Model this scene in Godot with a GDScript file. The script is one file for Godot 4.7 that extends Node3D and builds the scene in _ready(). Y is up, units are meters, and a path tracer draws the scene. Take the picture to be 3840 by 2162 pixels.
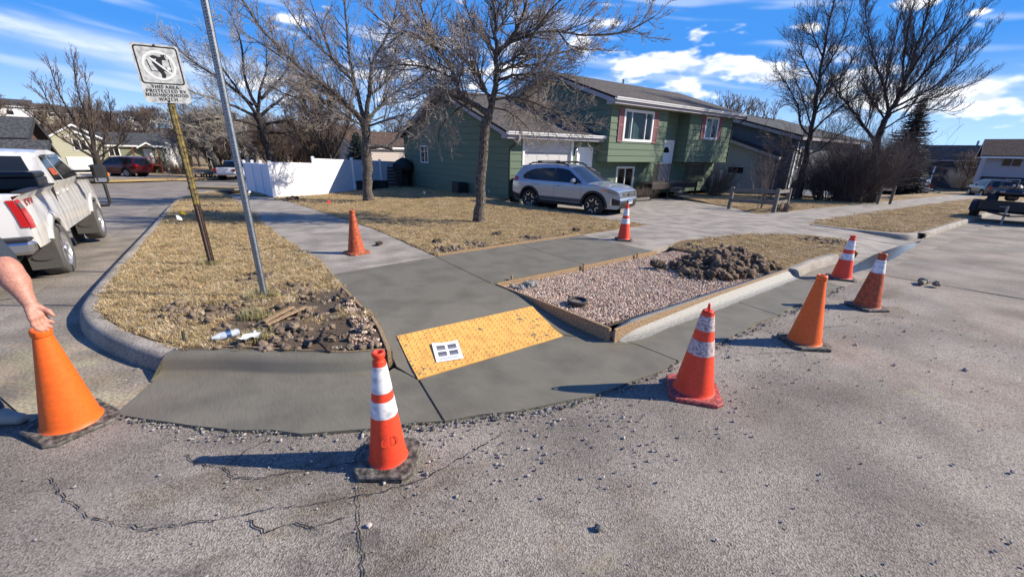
extends Node3D
# Street corner with freshly poured kerb ramp. x runs along the right-hand street, -z along the left-hand street, y is up; metres.

var M := {}
var used := {}
var lib := {}


func _ready() -> void:
	set_camera_and_light()
	make_materials()
	build_ground()
	build_concrete_works()
	build_green_house()
	build_neighbour_houses()
	build_fences()
	build_trees()
	build_vehicles()
	build_cones()
	build_signs()
	build_small_things()
	build_person()
	build_loose_matter()


# ------------------------------------------------------------------ camera, sky, sun, exposure
func set_camera_and_light() -> void:
	var cam := Camera3D.new()
	cam.name = "camera"
	add_child(cam)
	var yaw := deg_to_rad(36.0)
	var pitch := deg_to_rad(18.983)
	var roll := deg_to_rad(1.2)
	var fwd := Vector3(sin(yaw) * cos(pitch), -sin(pitch), -cos(yaw) * cos(pitch))
	var r0 := Vector3(cos(yaw), 0, sin(yaw))
	var u0 := r0.cross(fwd)
	var rt := r0 * cos(roll) + u0 * sin(roll)
	var up := u0 * cos(roll) - r0 * sin(roll)
	cam.transform = Transform3D(Basis(rt, up, -fwd), Vector3(0, 1.6, 0))
	cam.fov = 71.884
	cam.near = 0.05
	cam.far = 2000.0
	cam.current = true
	var env := Environment.new()
	env.background_mode = Environment.BG_SKY
	env.sky = Sky.new()
	env.sky.sky_material = make_sky()
	env.background_energy_multiplier = 1.0
	env.tonemap_mode = Environment.TONE_MAPPER_LINEAR
	env.tonemap_exposure = 1.55
	env.sdfgi_enabled = true
	env.ssao_enabled = true
	env.ssil_enabled = true
	var we := WorldEnvironment.new()
	we.name = "world_environment"
	we.environment = env
	add_child(we)
	var sun := DirectionalLight3D.new()
	sun.name = "sun"
	add_child(sun)
	sun.light_energy = 1.6
	sun.light_color = Color(1.0, 0.955, 0.89)
	sun.light_angular_distance = 0.5
	sun.shadow_enabled = true
	sun.sky_mode = DirectionalLight3D.SKY_MODE_LIGHT_AND_SKY
	sun.look_at_from_position(Vector3.ZERO, Vector3(-0.688, -0.545, -0.478))


func make_sky() -> PanoramaSkyMaterial:   # air and clouds only
	var w := 4096
	var h := 2048
	var im := Image.create(w, h, false, Image.FORMAT_RGBAF)
	var n := fnl(11, 1.0, 6)
	n.fractal_gain = 0.56
	var n2 := fnl(5, 1.0, 3)
	var zen := Color(0.020, 0.105, 0.40)
	var mid := Color(0.050, 0.225, 0.62)
	var low := Color(0.36, 0.56, 0.82)
	# cloud banks: azimuth, elevation, half width, half height (degrees), weight
	var banks := [[24, 11.5, 9, 4.5, 0.25], [31, 10.5, 5, 1.6, 0.4], [43, 12.5, 3.2, 1.6, 0.5], [53.5, 10.5, 5.5, 0.95, 0.62], [61, 9.9, 4.5, 0.9, 0.5], [57.2, 8.1, 2.0, 0.9, 0.8], [66, 8.3, 4.0, 1.6, 0.55], [72.5, 7.6, 4.0, 1.3, 0.6], [79, 5.6, 5.0, 1.1, 0.7], [85, 4.6, 5.0, 1.0, 0.6], [68.5, 12.6, 0.8, 0.35, 0.7], [76.5, 13.6, 1.0, 0.6, 0.75], [80.6, 12.1, 0.7, 0.3, 0.7], [9, 7.0, 5, 2.0, 0.3], [10, 13, 5, 2, 0.2], [-8, 10, 9, 9, -0.5]]
	for y in h / 2 + 2:
		var el := 90.0 - (y + 0.5) / h * 180.0
		var s := maxf(sin(deg_to_rad(el)), 0.0)
		var base := low.lerp(mid, smoothstep(0.0, 0.20, s)).lerp(zen, smoothstep(0.18, 0.62, s))
		var step := 1 if el < 22.0 else (4 if el < 45.0 else 16)
		if y % step != 0:
			continue
		for x in range(0, w, step):
			var az := fposmod((x + 0.5) / w * 360.0 + 180.0, 360.0) - 180.0   # column 0 looks along -z
			var ar := deg_to_rad(az)
			var cx := sin(ar)
			var cz := cos(ar)
			var k := 9.0
			var f := n.get_noise_3d(cx * k * 0.75, cz * k * 0.75, el * 0.36)
			var bias := 0.16 * exp(-pow((el - 8.0) / 5.5, 2.0)) - 0.05 + 0.10 * exp(-pow((el - 32.0) / 14.0, 2.0))
			for q in banks:
				var da: float = (az - q[0]) / q[2]
				var de: float = (el - q[1]) / q[3]
				var e := da * da + de * de
				if e < 6.0:
					bias += q[4] * exp(-e)
			var d := smoothstep(0.30, 0.62, f * 0.85 + bias)
			var f2 := n.get_noise_3d(cx * k * 0.75, cz * k * 0.75, (el + 0.55) * 0.36)
			var lit := clampf(0.62 + (f - f2) * 1.9, 0.0, 1.0)
			# long thin streaks of ice cloud, tilted
			var te := el + az * 0.115
			var st := n2.get_noise_3d(cx * 2.2, cz * 2.2, te * 0.42)
			var thin := smoothstep(0.10, 0.50, st + 0.05 * n.get_noise_3d(cx * 20.0, cz * 20.0, te * 1.2)) * 0.42
			var db := (el - (8.6 - (az + 8.0) * 0.13)) / (0.9 + 0.05 * maxf(az + 12.0, 0.0))
			thin = maxf(thin, 0.95 * exp(-db * db * 1.2) * smoothstep(10.0, -4.0, az) * smoothstep(-75.0, -15.0, az) * (0.8 + 0.5 * n.get_noise_3d(cx * 14.0, cz * 14.0, te * 1.6)))
			thin *= smoothstep(0.0, 3.0, el) * (1.0 - smoothstep(35.0, 60.0, el))
			var c := base.lerp(Color(0.56, 0.64, 0.80), clampf(thin, 0.0, 1.0))
			c = c.lerp(Color(0.50, 0.57, 0.70).lerp(Color(0.86, 0.87, 0.90), lit), d * 0.94)
			if step == 1:
				im.set_pixel(x, y, c)
			else:
				im.fill_rect(Rect2i(x, y, step, step), c)
	im.fill_rect(Rect2i(0, h / 2 + 2, w, h / 2 - 2), Color(0.20, 0.18, 0.15))
	var m := PanoramaSkyMaterial.new()
	m.panorama = ImageTexture.create_from_image(im)
	return m


# ------------------------------------------------------------------ ground heights
func G(x: float, z: float) -> float:   # the road plane: falls to the right and up the left-hand street
	return -0.025 * clampf(x, -60.0, 75.0) + 0.03 * clampf(z, -80.0, 40.0)


func P(x: float, z: float, off := 0.0) -> Vector3:
	return Vector3(x, G(x, z) + off, z)


# ------------------------------------------------------------------ naming and tagging
func numbered(called: String) -> String:
	var k: int = used.get(called, 0)
	used[called] = k + 1
	return called if k == 0 else "%s_%03d" % [called, k]


func tag(o: Node, label := "", category := "", group := "", kind := "") -> Node:
	if label:
		o.set_meta("label", label)
	if category:
		o.set_meta("category", category)
	if group:
		o.set_meta("group", group)
	if kind:
		o.set_meta("kind", kind)
	return o


func thing(called: String, label: String, category: String, at := Vector3.ZERO, turn := 0.0, group := "") -> Node3D:
	var o := Node3D.new()
	o.name = numbered(called)
	add_child(o, true)
	o.position = at
	o.rotation.y = turn
	tag(o, label, category, group)
	return o


func copy_of(src: Node3D, called: String, label: String, at: Vector3, turn := 0.0, scale3 := Vector3.ONE) -> Node3D:
	var o: Node3D = src.duplicate()
	o.name = numbered(called)
	add_child(o, true)
	o.transform = Transform3D(Basis(Vector3.UP, turn).scaled_local(scale3), at)
	o.set_meta("label", label)
	return o


func part(called: String, b: Buf, m: Material, parent: Node) -> MeshInstance3D:
	var o := MeshInstance3D.new()
	if parent == self:
		o.name = numbered(called)
	else:
		o.name = called
	o.mesh = b.mesh()
	o.material_override = null
	o.set_surface_override_material(0, m)
	parent.add_child(o, true)
	return o


func again(called: String, mesh: Mesh, m: Material, parent: Node, xf: Transform3D) -> MeshInstance3D:
	var o := MeshInstance3D.new()
	o.name = called
	o.mesh = mesh
	o.set_surface_override_material(0, m)
	o.transform = xf
	parent.add_child(o, true)
	return o


func struct(called: String, b: Buf, m: Material, label := "") -> MeshInstance3D:
	var o := part(called, b, m, self)
	tag(o, label, "", "", "structure")
	return o


func scatter(called: String, label: String, mesh: Mesh, m: Material, xfs: Array, cols: Array, parent: Node = null) -> MultiMeshInstance3D:
	var mm := MultiMesh.new()
	mm.transform_format = MultiMesh.TRANSFORM_3D
	mm.use_colors = cols.size() > 0
	mm.mesh = mesh
	mm.instance_count = xfs.size()
	for i in xfs.size():
		mm.set_instance_transform(i, xfs[i])
	if cols.size() > 0:
		for i in cols.size():
			mm.set_instance_color(i, cols[i])
	var o := MultiMeshInstance3D.new()
	o.multimesh = mm
	o.material_override = m
	if parent == null:
		o.name = numbered(called)
		add_child(o, true)
	else:
		o.name = called
		parent.add_child(o, true)
	tag(o, label, "", "", "stuff")
	return o


func rng_of(s: int) -> RandomNumberGenerator:
	var r := RandomNumberGenerator.new()
	r.seed = s
	return r


# ------------------------------------------------------------------ mesh buffer
class Buf:
	var v := PackedVector3Array()
	var n := PackedVector3Array()
	var c := PackedColorArray()
	var uv := PackedVector2Array()
	var ix := PackedInt32Array()
	var col := Color.WHITE
	var colored := false

	func mesh() -> ArrayMesh:
		var a := []
		a.resize(Mesh.ARRAY_MAX)
		a[Mesh.ARRAY_VERTEX] = v
		a[Mesh.ARRAY_NORMAL] = n
		if colored:
			a[Mesh.ARRAY_COLOR] = c
		if uv.size() == v.size() and uv.size() > 0:
			a[Mesh.ARRAY_TEX_UV] = uv
		a[Mesh.ARRAY_INDEX] = ix
		var m := ArrayMesh.new()
		m.add_surface_from_arrays(Mesh.PRIMITIVE_TRIANGLES, a)
		return m

	func vert(p: Vector3, nn: Vector3) -> int:
		v.push_back(p)
		n.push_back(nn)
		c.push_back(col)
		return v.size() - 1

	func tri(p: Vector3, q: Vector3, r: Vector3) -> void:   # counter-clockwise seen from outside
		var nn := (q - p).cross(r - p).normalized()
		var k := vert(p, nn)
		vert(q, nn)
		vert(r, nn)
		ix.append_array(PackedInt32Array([k, k + 2, k + 1]))

	func quad(p: Vector3, q: Vector3, r: Vector3, s: Vector3) -> void:
		var nn := (r - p).cross(s - q).normalized()
		var k := vert(p, nn)
		vert(q, nn)
		vert(r, nn)
		vert(s, nn)
		ix.append_array(PackedInt32Array([k, k + 2, k + 1, k, k + 3, k + 2]))

	func uvquad(p: Vector3, q: Vector3, r: Vector3, s: Vector3) -> void:
		quad(p, q, r, s)
		uv.append_array(PackedVector2Array([Vector2(0, 1), Vector2(1, 1), Vector2(1, 0), Vector2(0, 0)]))

	func box(xf: Transform3D, size: Vector3, bev := 0.0) -> void:   # chamfered box centred on xf
		var h := size * 0.5
		if bev <= 0.0:
			var p := []
			for i in 8:
				p.append(xf * Vector3(h.x if i & 1 else -h.x, h.y if i & 2 else -h.y, h.z if i & 4 else -h.z))
			quad(p[4], p[5], p[7], p[6])
			quad(p[1], p[0], p[2], p[3])
			quad(p[5], p[1], p[3], p[7])
			quad(p[0], p[4], p[6], p[2])
			quad(p[6], p[7], p[3], p[2])
			quad(p[0], p[1], p[5], p[4])
			return
		bev = minf(bev, minf(h.x, minf(h.y, h.z)) * 0.95)
		var ax := [Vector3(h.x, 0, 0), Vector3(0, h.y, 0), Vector3(0, 0, h.z)]
		# faces
		for a in 3:
			for sg in [-1.0, 1.0]:
				var b: int = (a + 1) % 3
				var d: int = (a + 2) % 3
				var o: Vector3 = ax[a] * sg
				var eb: Vector3 = ax[b].normalized() * (ax[b].length() - bev)
				var ed: Vector3 = ax[d].normalized() * (ax[d].length() - bev)
				if sg > 0:
					quad(xf * (o - eb - ed), xf * (o + eb - ed), xf * (o + eb + ed), xf * (o - eb + ed))
				else:
					quad(xf * (o - eb + ed), xf * (o + eb + ed), xf * (o + eb - ed), xf * (o - eb - ed))
		# edges
		for a in 3:
			var b2: int = (a + 1) % 3
			var d2: int = (a + 2) % 3
			var ea: Vector3 = ax[a].normalized() * (ax[a].length() - bev)
			for sb in [-1.0, 1.0]:
				for sd in [-1.0, 1.0]:
					var p1: Vector3 = ax[b2] * sb + ax[d2].normalized() * (ax[d2].length() - bev) * sd
					var p2: Vector3 = ax[b2].normalized() * (ax[b2].length() - bev) * sb + ax[d2] * sd
					if sb * sd > 0:
						quad(xf * (p1 - ea), xf * (p1 + ea), xf * (p2 + ea), xf * (p2 - ea))
					else:
						quad(xf * (p2 - ea), xf * (p2 + ea), xf * (p1 + ea), xf * (p1 - ea))
		for i in 8:
			var sx := 1.0 if i & 1 else -1.0
			var sy := 1.0 if i & 2 else -1.0
			var sz := 1.0 if i & 4 else -1.0
			var qx := xf * Vector3(h.x * sx, (h.y - bev) * sy, (h.z - bev) * sz)
			var qy := xf * Vector3((h.x - bev) * sx, h.y * sy, (h.z - bev) * sz)
			var qz := xf * Vector3((h.x - bev) * sx, (h.y - bev) * sy, h.z * sz)
			if sx * sy * sz > 0:
				tri(qx, qy, qz)
			else:
				tri(qx, qz, qy)

	func grid(rows: Array, close_u := false, flip := false) -> void:   # rows of equal length; smooth
		var nr := rows.size()
		var nc: int = rows[0].size()
		var k0 := v.size()
		for r in nr:
			for p in rows[r]:
				vert(p, Vector3.ZERO)
		var cc := nc if close_u else nc - 1
		for r in nr - 1:
			for q in cc:
				var a := k0 + r * nc + q
				var b := k0 + r * nc + (q + 1) % nc
				var d := k0 + (r + 1) * nc + q
				var e := k0 + (r + 1) * nc + (q + 1) % nc
				var nn := (v[e] - v[a]).cross(v[d] - v[b])
				if flip:
					nn = -nn
				n[a] += nn
				n[b] += nn
				n[d] += nn
				n[e] += nn
				if flip:
					ix.append_array(PackedInt32Array([a, b, e, a, e, d]))
				else:
					ix.append_array(PackedInt32Array([a, e, b, a, d, e]))
		for i in range(k0, v.size()):
			n[i] = n[i].normalized() if n[i].length_squared() > 1e-18 else Vector3.UP

	func tube(pts: PackedVector3Array, rad: PackedFloat32Array, sides := 6, cap := false) -> void:
		var k0 := v.size()
		var m := pts.size()
		var t := (pts[1] - pts[0]).normalized()
		var u := t.cross(Vector3.RIGHT if absf(t.x) < 0.8 else Vector3.BACK).normalized()
		for i in m:
			if i > 0:
				var nt := ((pts[i] - pts[i - 1]) if i == m - 1 else (pts[i + 1] - pts[i - 1])).normalized()
				u = (u - nt * u.dot(nt)).normalized()
				t = nt
			var w := t.cross(u)
			for s in sides:
				var a := TAU * s / sides
				var d := u * cos(a) + w * sin(a)
				vert(pts[i] + d * rad[i], d)
		for i in m - 1:
			for s in sides:
				var a := k0 + i * sides + s
				var b := k0 + i * sides + (s + 1) % sides
				ix.append_array(PackedInt32Array([a, b + sides, b, a, a + sides, b + sides]))
		if cap:
			for e in [0, m - 1]:
				var kc := vert(pts[e], -t if e == 0 else t)
				for s in sides:
					var a: int = k0 + e * sides + s
					var b: int = k0 + e * sides + (s + 1) % sides
					if e == 0:
						ix.append_array(PackedInt32Array([kc, a, b]))
					else:
						ix.append_array(PackedInt32Array([kc, b, a]))

	func lathe(prof: Array, sides: int, xf: Transform3D) -> void:   # prof: Vector2(radius, height) from bottom to top, smooth
		var rows := []
		for p in prof:
			var row := PackedVector3Array()
			for s in sides:
				var a := TAU * s / sides
				row.push_back(xf * Vector3(cos(a) * p.x, p.y, -sin(a) * p.x))
			rows.append(row)
		grid(rows, true, true)

	func prism(poly: PackedVector2Array, xf: Transform3D, depth: float, bev := 0.0) -> void:   # polygon in local xy, extruded along +z by depth
		var pp := poly
		if Geometry2D.is_polygon_clockwise(pp):
			pp.reverse()
		var tr := Geometry2D.triangulate_polygon(pp)
		for i in range(0, tr.size(), 3):
			var a := pp[tr[i]]
			var b := pp[tr[i + 1]]
			var d := pp[tr[i + 2]]
			if (b - a).cross(d - a) < 0:
				var tmp := b
				b = d
				d = tmp
			tri(xf * Vector3(a.x, a.y, depth), xf * Vector3(b.x, b.y, depth), xf * Vector3(d.x, d.y, depth))
			tri(xf * Vector3(a.x, a.y, 0), xf * Vector3(d.x, d.y, 0), xf * Vector3(b.x, b.y, 0))
		for i in pp.size():
			var a := pp[i]
			var b := pp[(i + 1) % pp.size()]
			quad(xf * Vector3(a.x, a.y, 0), xf * Vector3(b.x, b.y, 0), xf * Vector3(b.x, b.y, depth), xf * Vector3(a.x, a.y, depth))

	func flat(poly: PackedVector2Array, xf: Transform3D, z: float) -> void:
		var tr := Geometry2D.triangulate_polygon(poly)
		for i in range(0, tr.size(), 3):
			var a := poly[tr[i]]
			var b := poly[tr[i + 1]]
			var d := poly[tr[i + 2]]
			if (b - a).cross(d - a) < 0:
				var tmp := b
				b = d
				d = tmp
			tri(xf * Vector3(a.x, a.y, z), xf * Vector3(b.x, b.y, z), xf * Vector3(d.x, d.y, z))

	func merge(o: Buf, xf: Transform3D) -> void:
		var k0 := v.size()
		for i in o.v.size():
			v.push_back(xf * o.v[i])
			n.push_back((xf.basis * o.n[i]).normalized())
			c.push_back(o.c[i])
		for i in o.ix:
			ix.push_back(i + k0)


func poly2(a: Array) -> PackedVector2Array:
	var p := PackedVector2Array()
	for i in range(0, a.size(), 2):
		p.push_back(Vector2(a[i], a[i + 1]))
	return p


# a polygon in x,z cut into cells and laid on hf(x, z) (absolute height); cf gives vertex colours
func sheet(poly: PackedVector2Array, cell: float, hf: Callable, cf = null, skirt := 0.0) -> Buf:
	var b := Buf.new()
	b.colored = cf != null
	var lo := poly[0]
	var hi := poly[0]
	for p in poly:
		lo = lo.min(p)
		hi = hi.max(p)
	var x0 := int(floor(lo.x / cell))
	var x1 := int(ceil(hi.x / cell))
	var z0 := int(floor(lo.y / cell))
	var z1 := int(ceil(hi.y / cell))
	var at := {}
	var inside := {}
	for i in range(x0, x1 + 1):
		for j in range(z0, z1 + 1):
			inside[Vector2i(i, j)] = Geometry2D.is_point_in_polygon(Vector2(i, j) * cell, poly)
	for i in range(x0, x1):
		for j in range(z0, z1):
			var q := PackedVector2Array([Vector2(i, j) * cell, Vector2(i + 1, j) * cell, Vector2(i + 1, j + 1) * cell, Vector2(i, j + 1) * cell])
			var k := int(inside[Vector2i(i, j)]) + int(inside[Vector2i(i + 1, j)]) + int(inside[Vector2i(i + 1, j + 1)]) + int(inside[Vector2i(i, j + 1)])
			if k == 4:
				sheet_face(b, at, q, hf, cf)
			else:
				for piece in Geometry2D.intersect_polygons(poly, q):
					sheet_face(b, at, piece, hf, cf)
	for i in b.n.size():
		b.n[i] = b.n[i].normalized() if b.n[i].length_squared() > 1e-16 else Vector3.UP
	if skirt > 0.0:
		var m := poly.size()
		for i in m:
			var a := poly[i]
			var d := poly[(i + 1) % m]
			var steps := maxi(1, int(a.distance_to(d) / maxf(cell, 0.05)))
			for s in steps:
				var e := a.lerp(d, float(s) / steps)
				var f := a.lerp(d, float(s + 1) / steps)
				var ye: float = (hf as Callable).call(e.x, e.y)
				var yf: float = (hf as Callable).call(f.x, f.y)
				if cf != null:
					b.col = (cf as Callable).call(e.x, e.y)
				b.quad(Vector3(e.x, ye, e.y), Vector3(f.x, yf, f.y), Vector3(f.x, yf - skirt, f.y), Vector3(e.x, ye - skirt, e.y))
	return b


func sheet_face(b: Buf, at: Dictionary, q: PackedVector2Array, hf: Callable, cf) -> void:
	var id := PackedInt32Array()
	for p in q:
		var key := Vector2i(roundi(p.x * 2000.0), roundi(p.y * 2000.0))
		if not at.has(key):
			if cf != null:
				b.col = (cf as Callable).call(p.x, p.y)
			at[key] = b.vert(Vector3(p.x, (hf as Callable).call(p.x, p.y), p.y), Vector3.ZERO)
		id.push_back(at[key])
	var tr := PackedInt32Array([0, 1, 2, 0, 2, 3])
	if q.size() != 4:
		tr = Geometry2D.triangulate_polygon(q)
	for t in range(0, tr.size(), 3):
		var i := id[tr[t]]
		var j := id[tr[t + 1]]
		var k := id[tr[t + 2]]
		var nn := (b.v[k] - b.v[i]).cross(b.v[j] - b.v[i])
		if nn.y < 0:
			nn = -nn
			var tmp := j
			j = k
			k = tmp
		b.n[i] += nn
		b.n[j] += nn
		b.n[k] += nn
		b.ix.append_array(PackedInt32Array([i, j, k]))


# a cross-section (Vector2 out, up) swept along a ground path; out is to the left of travel
func sweep(path: Array, prof: Array, off := 0.0, caps := true) -> Buf:
	var b := Buf.new()
	var rows := []
	var m := path.size()
	for i in m:
		var p: Vector2 = path[i]
		var d: Vector2 = (path[mini(i + 1, m - 1)] - path[maxi(i - 1, 0)]).normalized()
		var o := Vector2(-d.y, d.x)
		var row := PackedVector3Array()
		for q in prof:
			var w: Vector2 = p + o * q.x
			row.push_back(Vector3(w.x, G(w.x, w.y) + off + q.y, w.y))
		rows.append(row)
	b.grid(rows)
	if caps:
		for e in [0, m - 1]:
			var row: PackedVector3Array = rows[e]
			for k in range(1, row.size() - 1):
				b.tri(row[0], row[k], row[k + 1])
	return b


func smooth_path(pts: Array, per := 4) -> Array:
	var out := []
	for i in pts.size() - 1:
		var a: Vector2 = pts[maxi(i - 1, 0)]
		var b: Vector2 = pts[i]
		var c: Vector2 = pts[i + 1]
		var d: Vector2 = pts[mini(i + 2, pts.size() - 1)]
		for k in per:
			out.append(b.cubic_interpolate(c, a, d, float(k) / per))
	out.append(pts[pts.size() - 1])
	return out


func fnl(s: int, freq: float, oct := 4, type := FastNoiseLite.TYPE_SIMPLEX_SMOOTH) -> FastNoiseLite:
	var n := FastNoiseLite.new()
	n.seed = s
	n.frequency = freq
	n.noise_type = type
	n.fractal_octaves = oct
	return n


# ------------------------------------------------------------------ materials
func lin(r: float, g: float, b: float) -> Color:
	return Color(r, g, b).linear_to_srgb()


func flat_mat(called: String, c: Color, rough := 0.8, metal := 0.0) -> StandardMaterial3D:   # c is a linear base colour
	var m := StandardMaterial3D.new()
	m.resource_name = called
	m.albedo_color = c.linear_to_srgb()
	m.roughness = rough
	m.metallic = metal
	m.cull_mode = BaseMaterial3D.CULL_DISABLED
	M[called] = m
	return m


# a seamless texture from two noises: grey levels lo..hi (sRGB multipliers), so the material's colour stays the mean
func noise_tex(s: int, size: int, freq: float, oct: int, lo: float, hi: float, type := FastNoiseLite.TYPE_SIMPLEX_SMOOTH, speck := 0.0) -> ImageTexture:
	var n := fnl(s, freq, oct, type)
	if type == FastNoiseLite.TYPE_CELLULAR:
		n.cellular_return_type = FastNoiseLite.RETURN_CELL_VALUE
	var im := n.get_seamless_image(size, size)
	im.convert(Image.FORMAT_RGB8)
	var r := rng_of(s)
	for y in size:
		for x in size:
			var k := lerpf(lo, hi, im.get_pixel(x, y).r)
			if speck > 0.0:
				k += (r.randf() - 0.5) * speck
			k = clampf(k, 0.0, 1.0)
			im.set_pixel(x, y, Color(k, k, k))
	im.generate_mipmaps()
	return ImageTexture.create_from_image(im)


func height_tex(s: int, size: int, freq: float, oct: int, type := FastNoiseLite.TYPE_SIMPLEX_SMOOTH) -> ImageTexture:
	var n := fnl(s, freq, oct, type)
	return ImageTexture.create_from_image(n.get_seamless_image(size, size))


func surfaced(m: StandardMaterial3D, metres: float, albedo: Texture2D, bump: Texture2D = null, cm := 0.0, own_axes := false) -> StandardMaterial3D:
	m.uv1_triplanar = true
	m.uv1_world_triplanar = not own_axes
	m.uv1_scale = Vector3.ONE / metres
	m.uv1_triplanar_sharpness = 4.0
	m.albedo_texture = albedo
	if bump:
		m.heightmap_enabled = true
		m.heightmap_texture = bump
		m.heightmap_scale = cm
	return m


func layered(m: StandardMaterial3D, metres: float, over: Texture2D, mode := BaseMaterial3D.BLEND_MODE_MUL) -> StandardMaterial3D:
	m.detail_enabled = true
	m.detail_albedo = over
	m.detail_blend_mode = mode
	m.detail_uv_layer = BaseMaterial3D.DETAIL_UV_2
	m.uv2_triplanar = true
	m.uv2_world_triplanar = true
	m.uv2_scale = Vector3.ONE / metres
	return m


func make_materials() -> void:
	var fine := noise_tex(1, 512, 0.09, 3, 0.62, 1.25, FastNoiseLite.TYPE_SIMPLEX_SMOOTH, 0.22)
	var agg := noise_tex(2, 1024, 0.21, 2, 0.58, 1.18, FastNoiseLite.TYPE_CELLULAR, 0.34)
	var patch := noise_tex(3, 512, 0.012, 5, 0.72, 1.12)
	var patch2 := noise_tex(4, 512, 0.03, 5, 0.78, 1.12)
	var agg_h := height_tex(2, 1024, 0.21, 2, FastNoiseLite.TYPE_CELLULAR)
	var fine_h := height_tex(1, 512, 0.09, 3)
	var rough_h := height_tex(6, 512, 0.03, 5)
	var v := true
	var m := flat_mat("asphalt", Color(0.375, 0.328, 0.268), 0.92)
	surfaced(m, 1.7, agg, agg_h, 0.45)
	layered(m, 9.0, patch)
	m.vertex_color_use_as_albedo = v
	m = flat_mat("old_concrete", Color(0.43, 0.385, 0.32), 0.9)
	surfaced(m, 1.3, fine, fine_h, 0.12)
	layered(m, 5.0, patch)
	m.vertex_color_use_as_albedo = v
	m = flat_mat("fresh_concrete", Color(0.178, 0.163, 0.118), 0.62)
	surfaced(m, 0.9, noise_tex(8, 512, 0.05, 4, 0.91, 1.05, FastNoiseLite.TYPE_SIMPLEX_SMOOTH, 0.08), fine_h, 0.05)
	m.uv1_scale = Vector3(2.6, 1.0, 0.22)   # broom strokes
	layered(m, 2.6, noise_tex(9, 256, 0.02, 5, 0.86, 1.08))
	m = flat_mat("kerb_fresh", Color(0.25, 0.245, 0.215), 0.6)
	surfaced(m, 0.5, noise_tex(10, 512, 0.03, 5, 0.72, 1.12), rough_h, 0.15)
	m = flat_mat("earth", Color(0.105, 0.078, 0.052), 1.0)
	surfaced(m, 0.6, fine, rough_h, 2.2)
	m.vertex_color_use_as_albedo = v
	m = flat_mat("lawn_soil", Color(1, 1, 1), 1.0)
	surfaced(m, 0.5, noise_tex(12, 512, 0.12, 3, 0.55, 1.25, FastNoiseLite.TYPE_SIMPLEX_SMOOTH, 0.25), fine_h, 1.0)
	m.vertex_color_use_as_albedo = v
	m = flat_mat("straw", Color(1, 1, 1), 0.9)
	m.vertex_color_use_as_albedo = v
	m = flat_mat("stone", Color(1, 1, 1), 0.9)
	m.vertex_color_use_as_albedo = v
	m = flat_mat("form_wood", Color(0.42, 0.28, 0.15), 0.85)
	surfaced(m, 0.35, noise_tex(14, 256, 0.05, 4, 0.55, 1.15), fine_h, 0.1)
	m = flat_mat("grey_wood", Color(0.20, 0.175, 0.15), 0.9)
	surfaced(m, 0.5, noise_tex(15, 256, 0.05, 4, 0.6, 1.2), fine_h, 0.2)
	flat_mat("dark_wood", Color(0.035, 0.026, 0.022), 0.8)
	flat_mat("red_wood", Color(0.16, 0.035, 0.022), 0.8)
	m = flat_mat("cone_orange", Color(0.86, 0.135, 0.012), 0.5)
	surfaced(m, 0.5, noise_tex(16, 256, 0.05, 5, 0.90, 1.04, FastNoiseLite.TYPE_SIMPLEX_SMOOTH, 0.05), null, 0.0, true)
	m = flat_mat("cone_red", Color(0.88, 0.062, 0.020), 0.5)
	surfaced(m, 0.5, M.cone_orange.albedo_texture, null, 0.0, true)
	m = flat_mat("cone_old", Color(0.58, 0.105, 0.03), 0.6)
	surfaced(m, 0.5, noise_tex(17, 256, 0.03, 5, 0.62, 1.08), null, 0.0, true)
	m = flat_mat("band_white", Color(0.78, 0.76, 0.75), 0.45)
	var scuff := noise_tex(18, 256, 0.035, 5, 0.70, 1.22)
	surfaced(m, 0.6, scuff, null, 0.0, true)
	m = flat_mat("band_dirty", Color(0.64, 0.50, 0.47), 0.6)
	surfaced(m, 0.35, noise_tex(19, 256, 0.05, 5, 0.45, 1.35), null, 0.0, true)
	m = flat_mat("rubber", Color(0.055, 0.052, 0.048), 0.8)
	surfaced(m, 0.4, noise_tex(20, 256, 0.03, 5, 0.25, 1.0), rough_h, 0.3, true)
	m.albedo_color = lin(0.25, 0.22, 0.18)
	m = flat_mat("rubber_red", Color(0.52, 0.10, 0.085), 0.7)
	surfaced(m, 0.4, noise_tex(21, 256, 0.04, 5, 0.5, 1.12), rough_h, 0.2, true)
	m = flat_mat("rubber_orange", Color(0.50, 0.13, 0.05), 0.7)
	surfaced(m, 0.4, M.rubber_red.albedo_texture, rough_h, 0.2, true)
	m = flat_mat("tactile_yellow", Color(0.80, 0.43, 0.10), 0.7)
	surfaced(m, 0.9, noise_tex(22, 512, 0.012, 4, 0.84, 1.08, FastNoiseLite.TYPE_SIMPLEX_SMOOTH, 0.1), rough_h, 0.1)
	m = flat_mat("galvanised", Color(0.30, 0.33, 0.36), 0.5, 0.6)
	surfaced(m, 0.3, noise_tex(23, 256, 0.05, 4, 0.7, 1.1), null, 0.0, true)
	m = flat_mat("rusty_post", Color(0.32, 0.235, 0.055), 0.85)
	surfaced(m, 0.55, noise_tex(24, 256, 0.03, 5, 0.25, 1.15), rough_h, 0.1, true)
	m = flat_mat("rust_brown", Color(0.085, 0.045, 0.026), 0.9)
	surfaced(m, 0.3, M.rusty_post.albedo_texture, rough_h, 0.1, true)
	m = flat_mat("sign_white", Color(0.56, 0.565, 0.53), 0.5)
	surfaced(m, 0.4, noise_tex(25, 256, 0.02, 5, 0.72, 1.1), null, 0.0, true)
	flat_mat("sign_pale", Color(0.70, 0.71, 0.67), 0.5)
	flat_mat("print_black", Color(0.012, 0.012, 0.014), 0.6)
	flat_mat("hole_black", Color(0.01, 0.01, 0.012), 0.9)
	m = flat_mat("siding_green", Color(0.135, 0.188, 0.125), 0.85)
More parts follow.
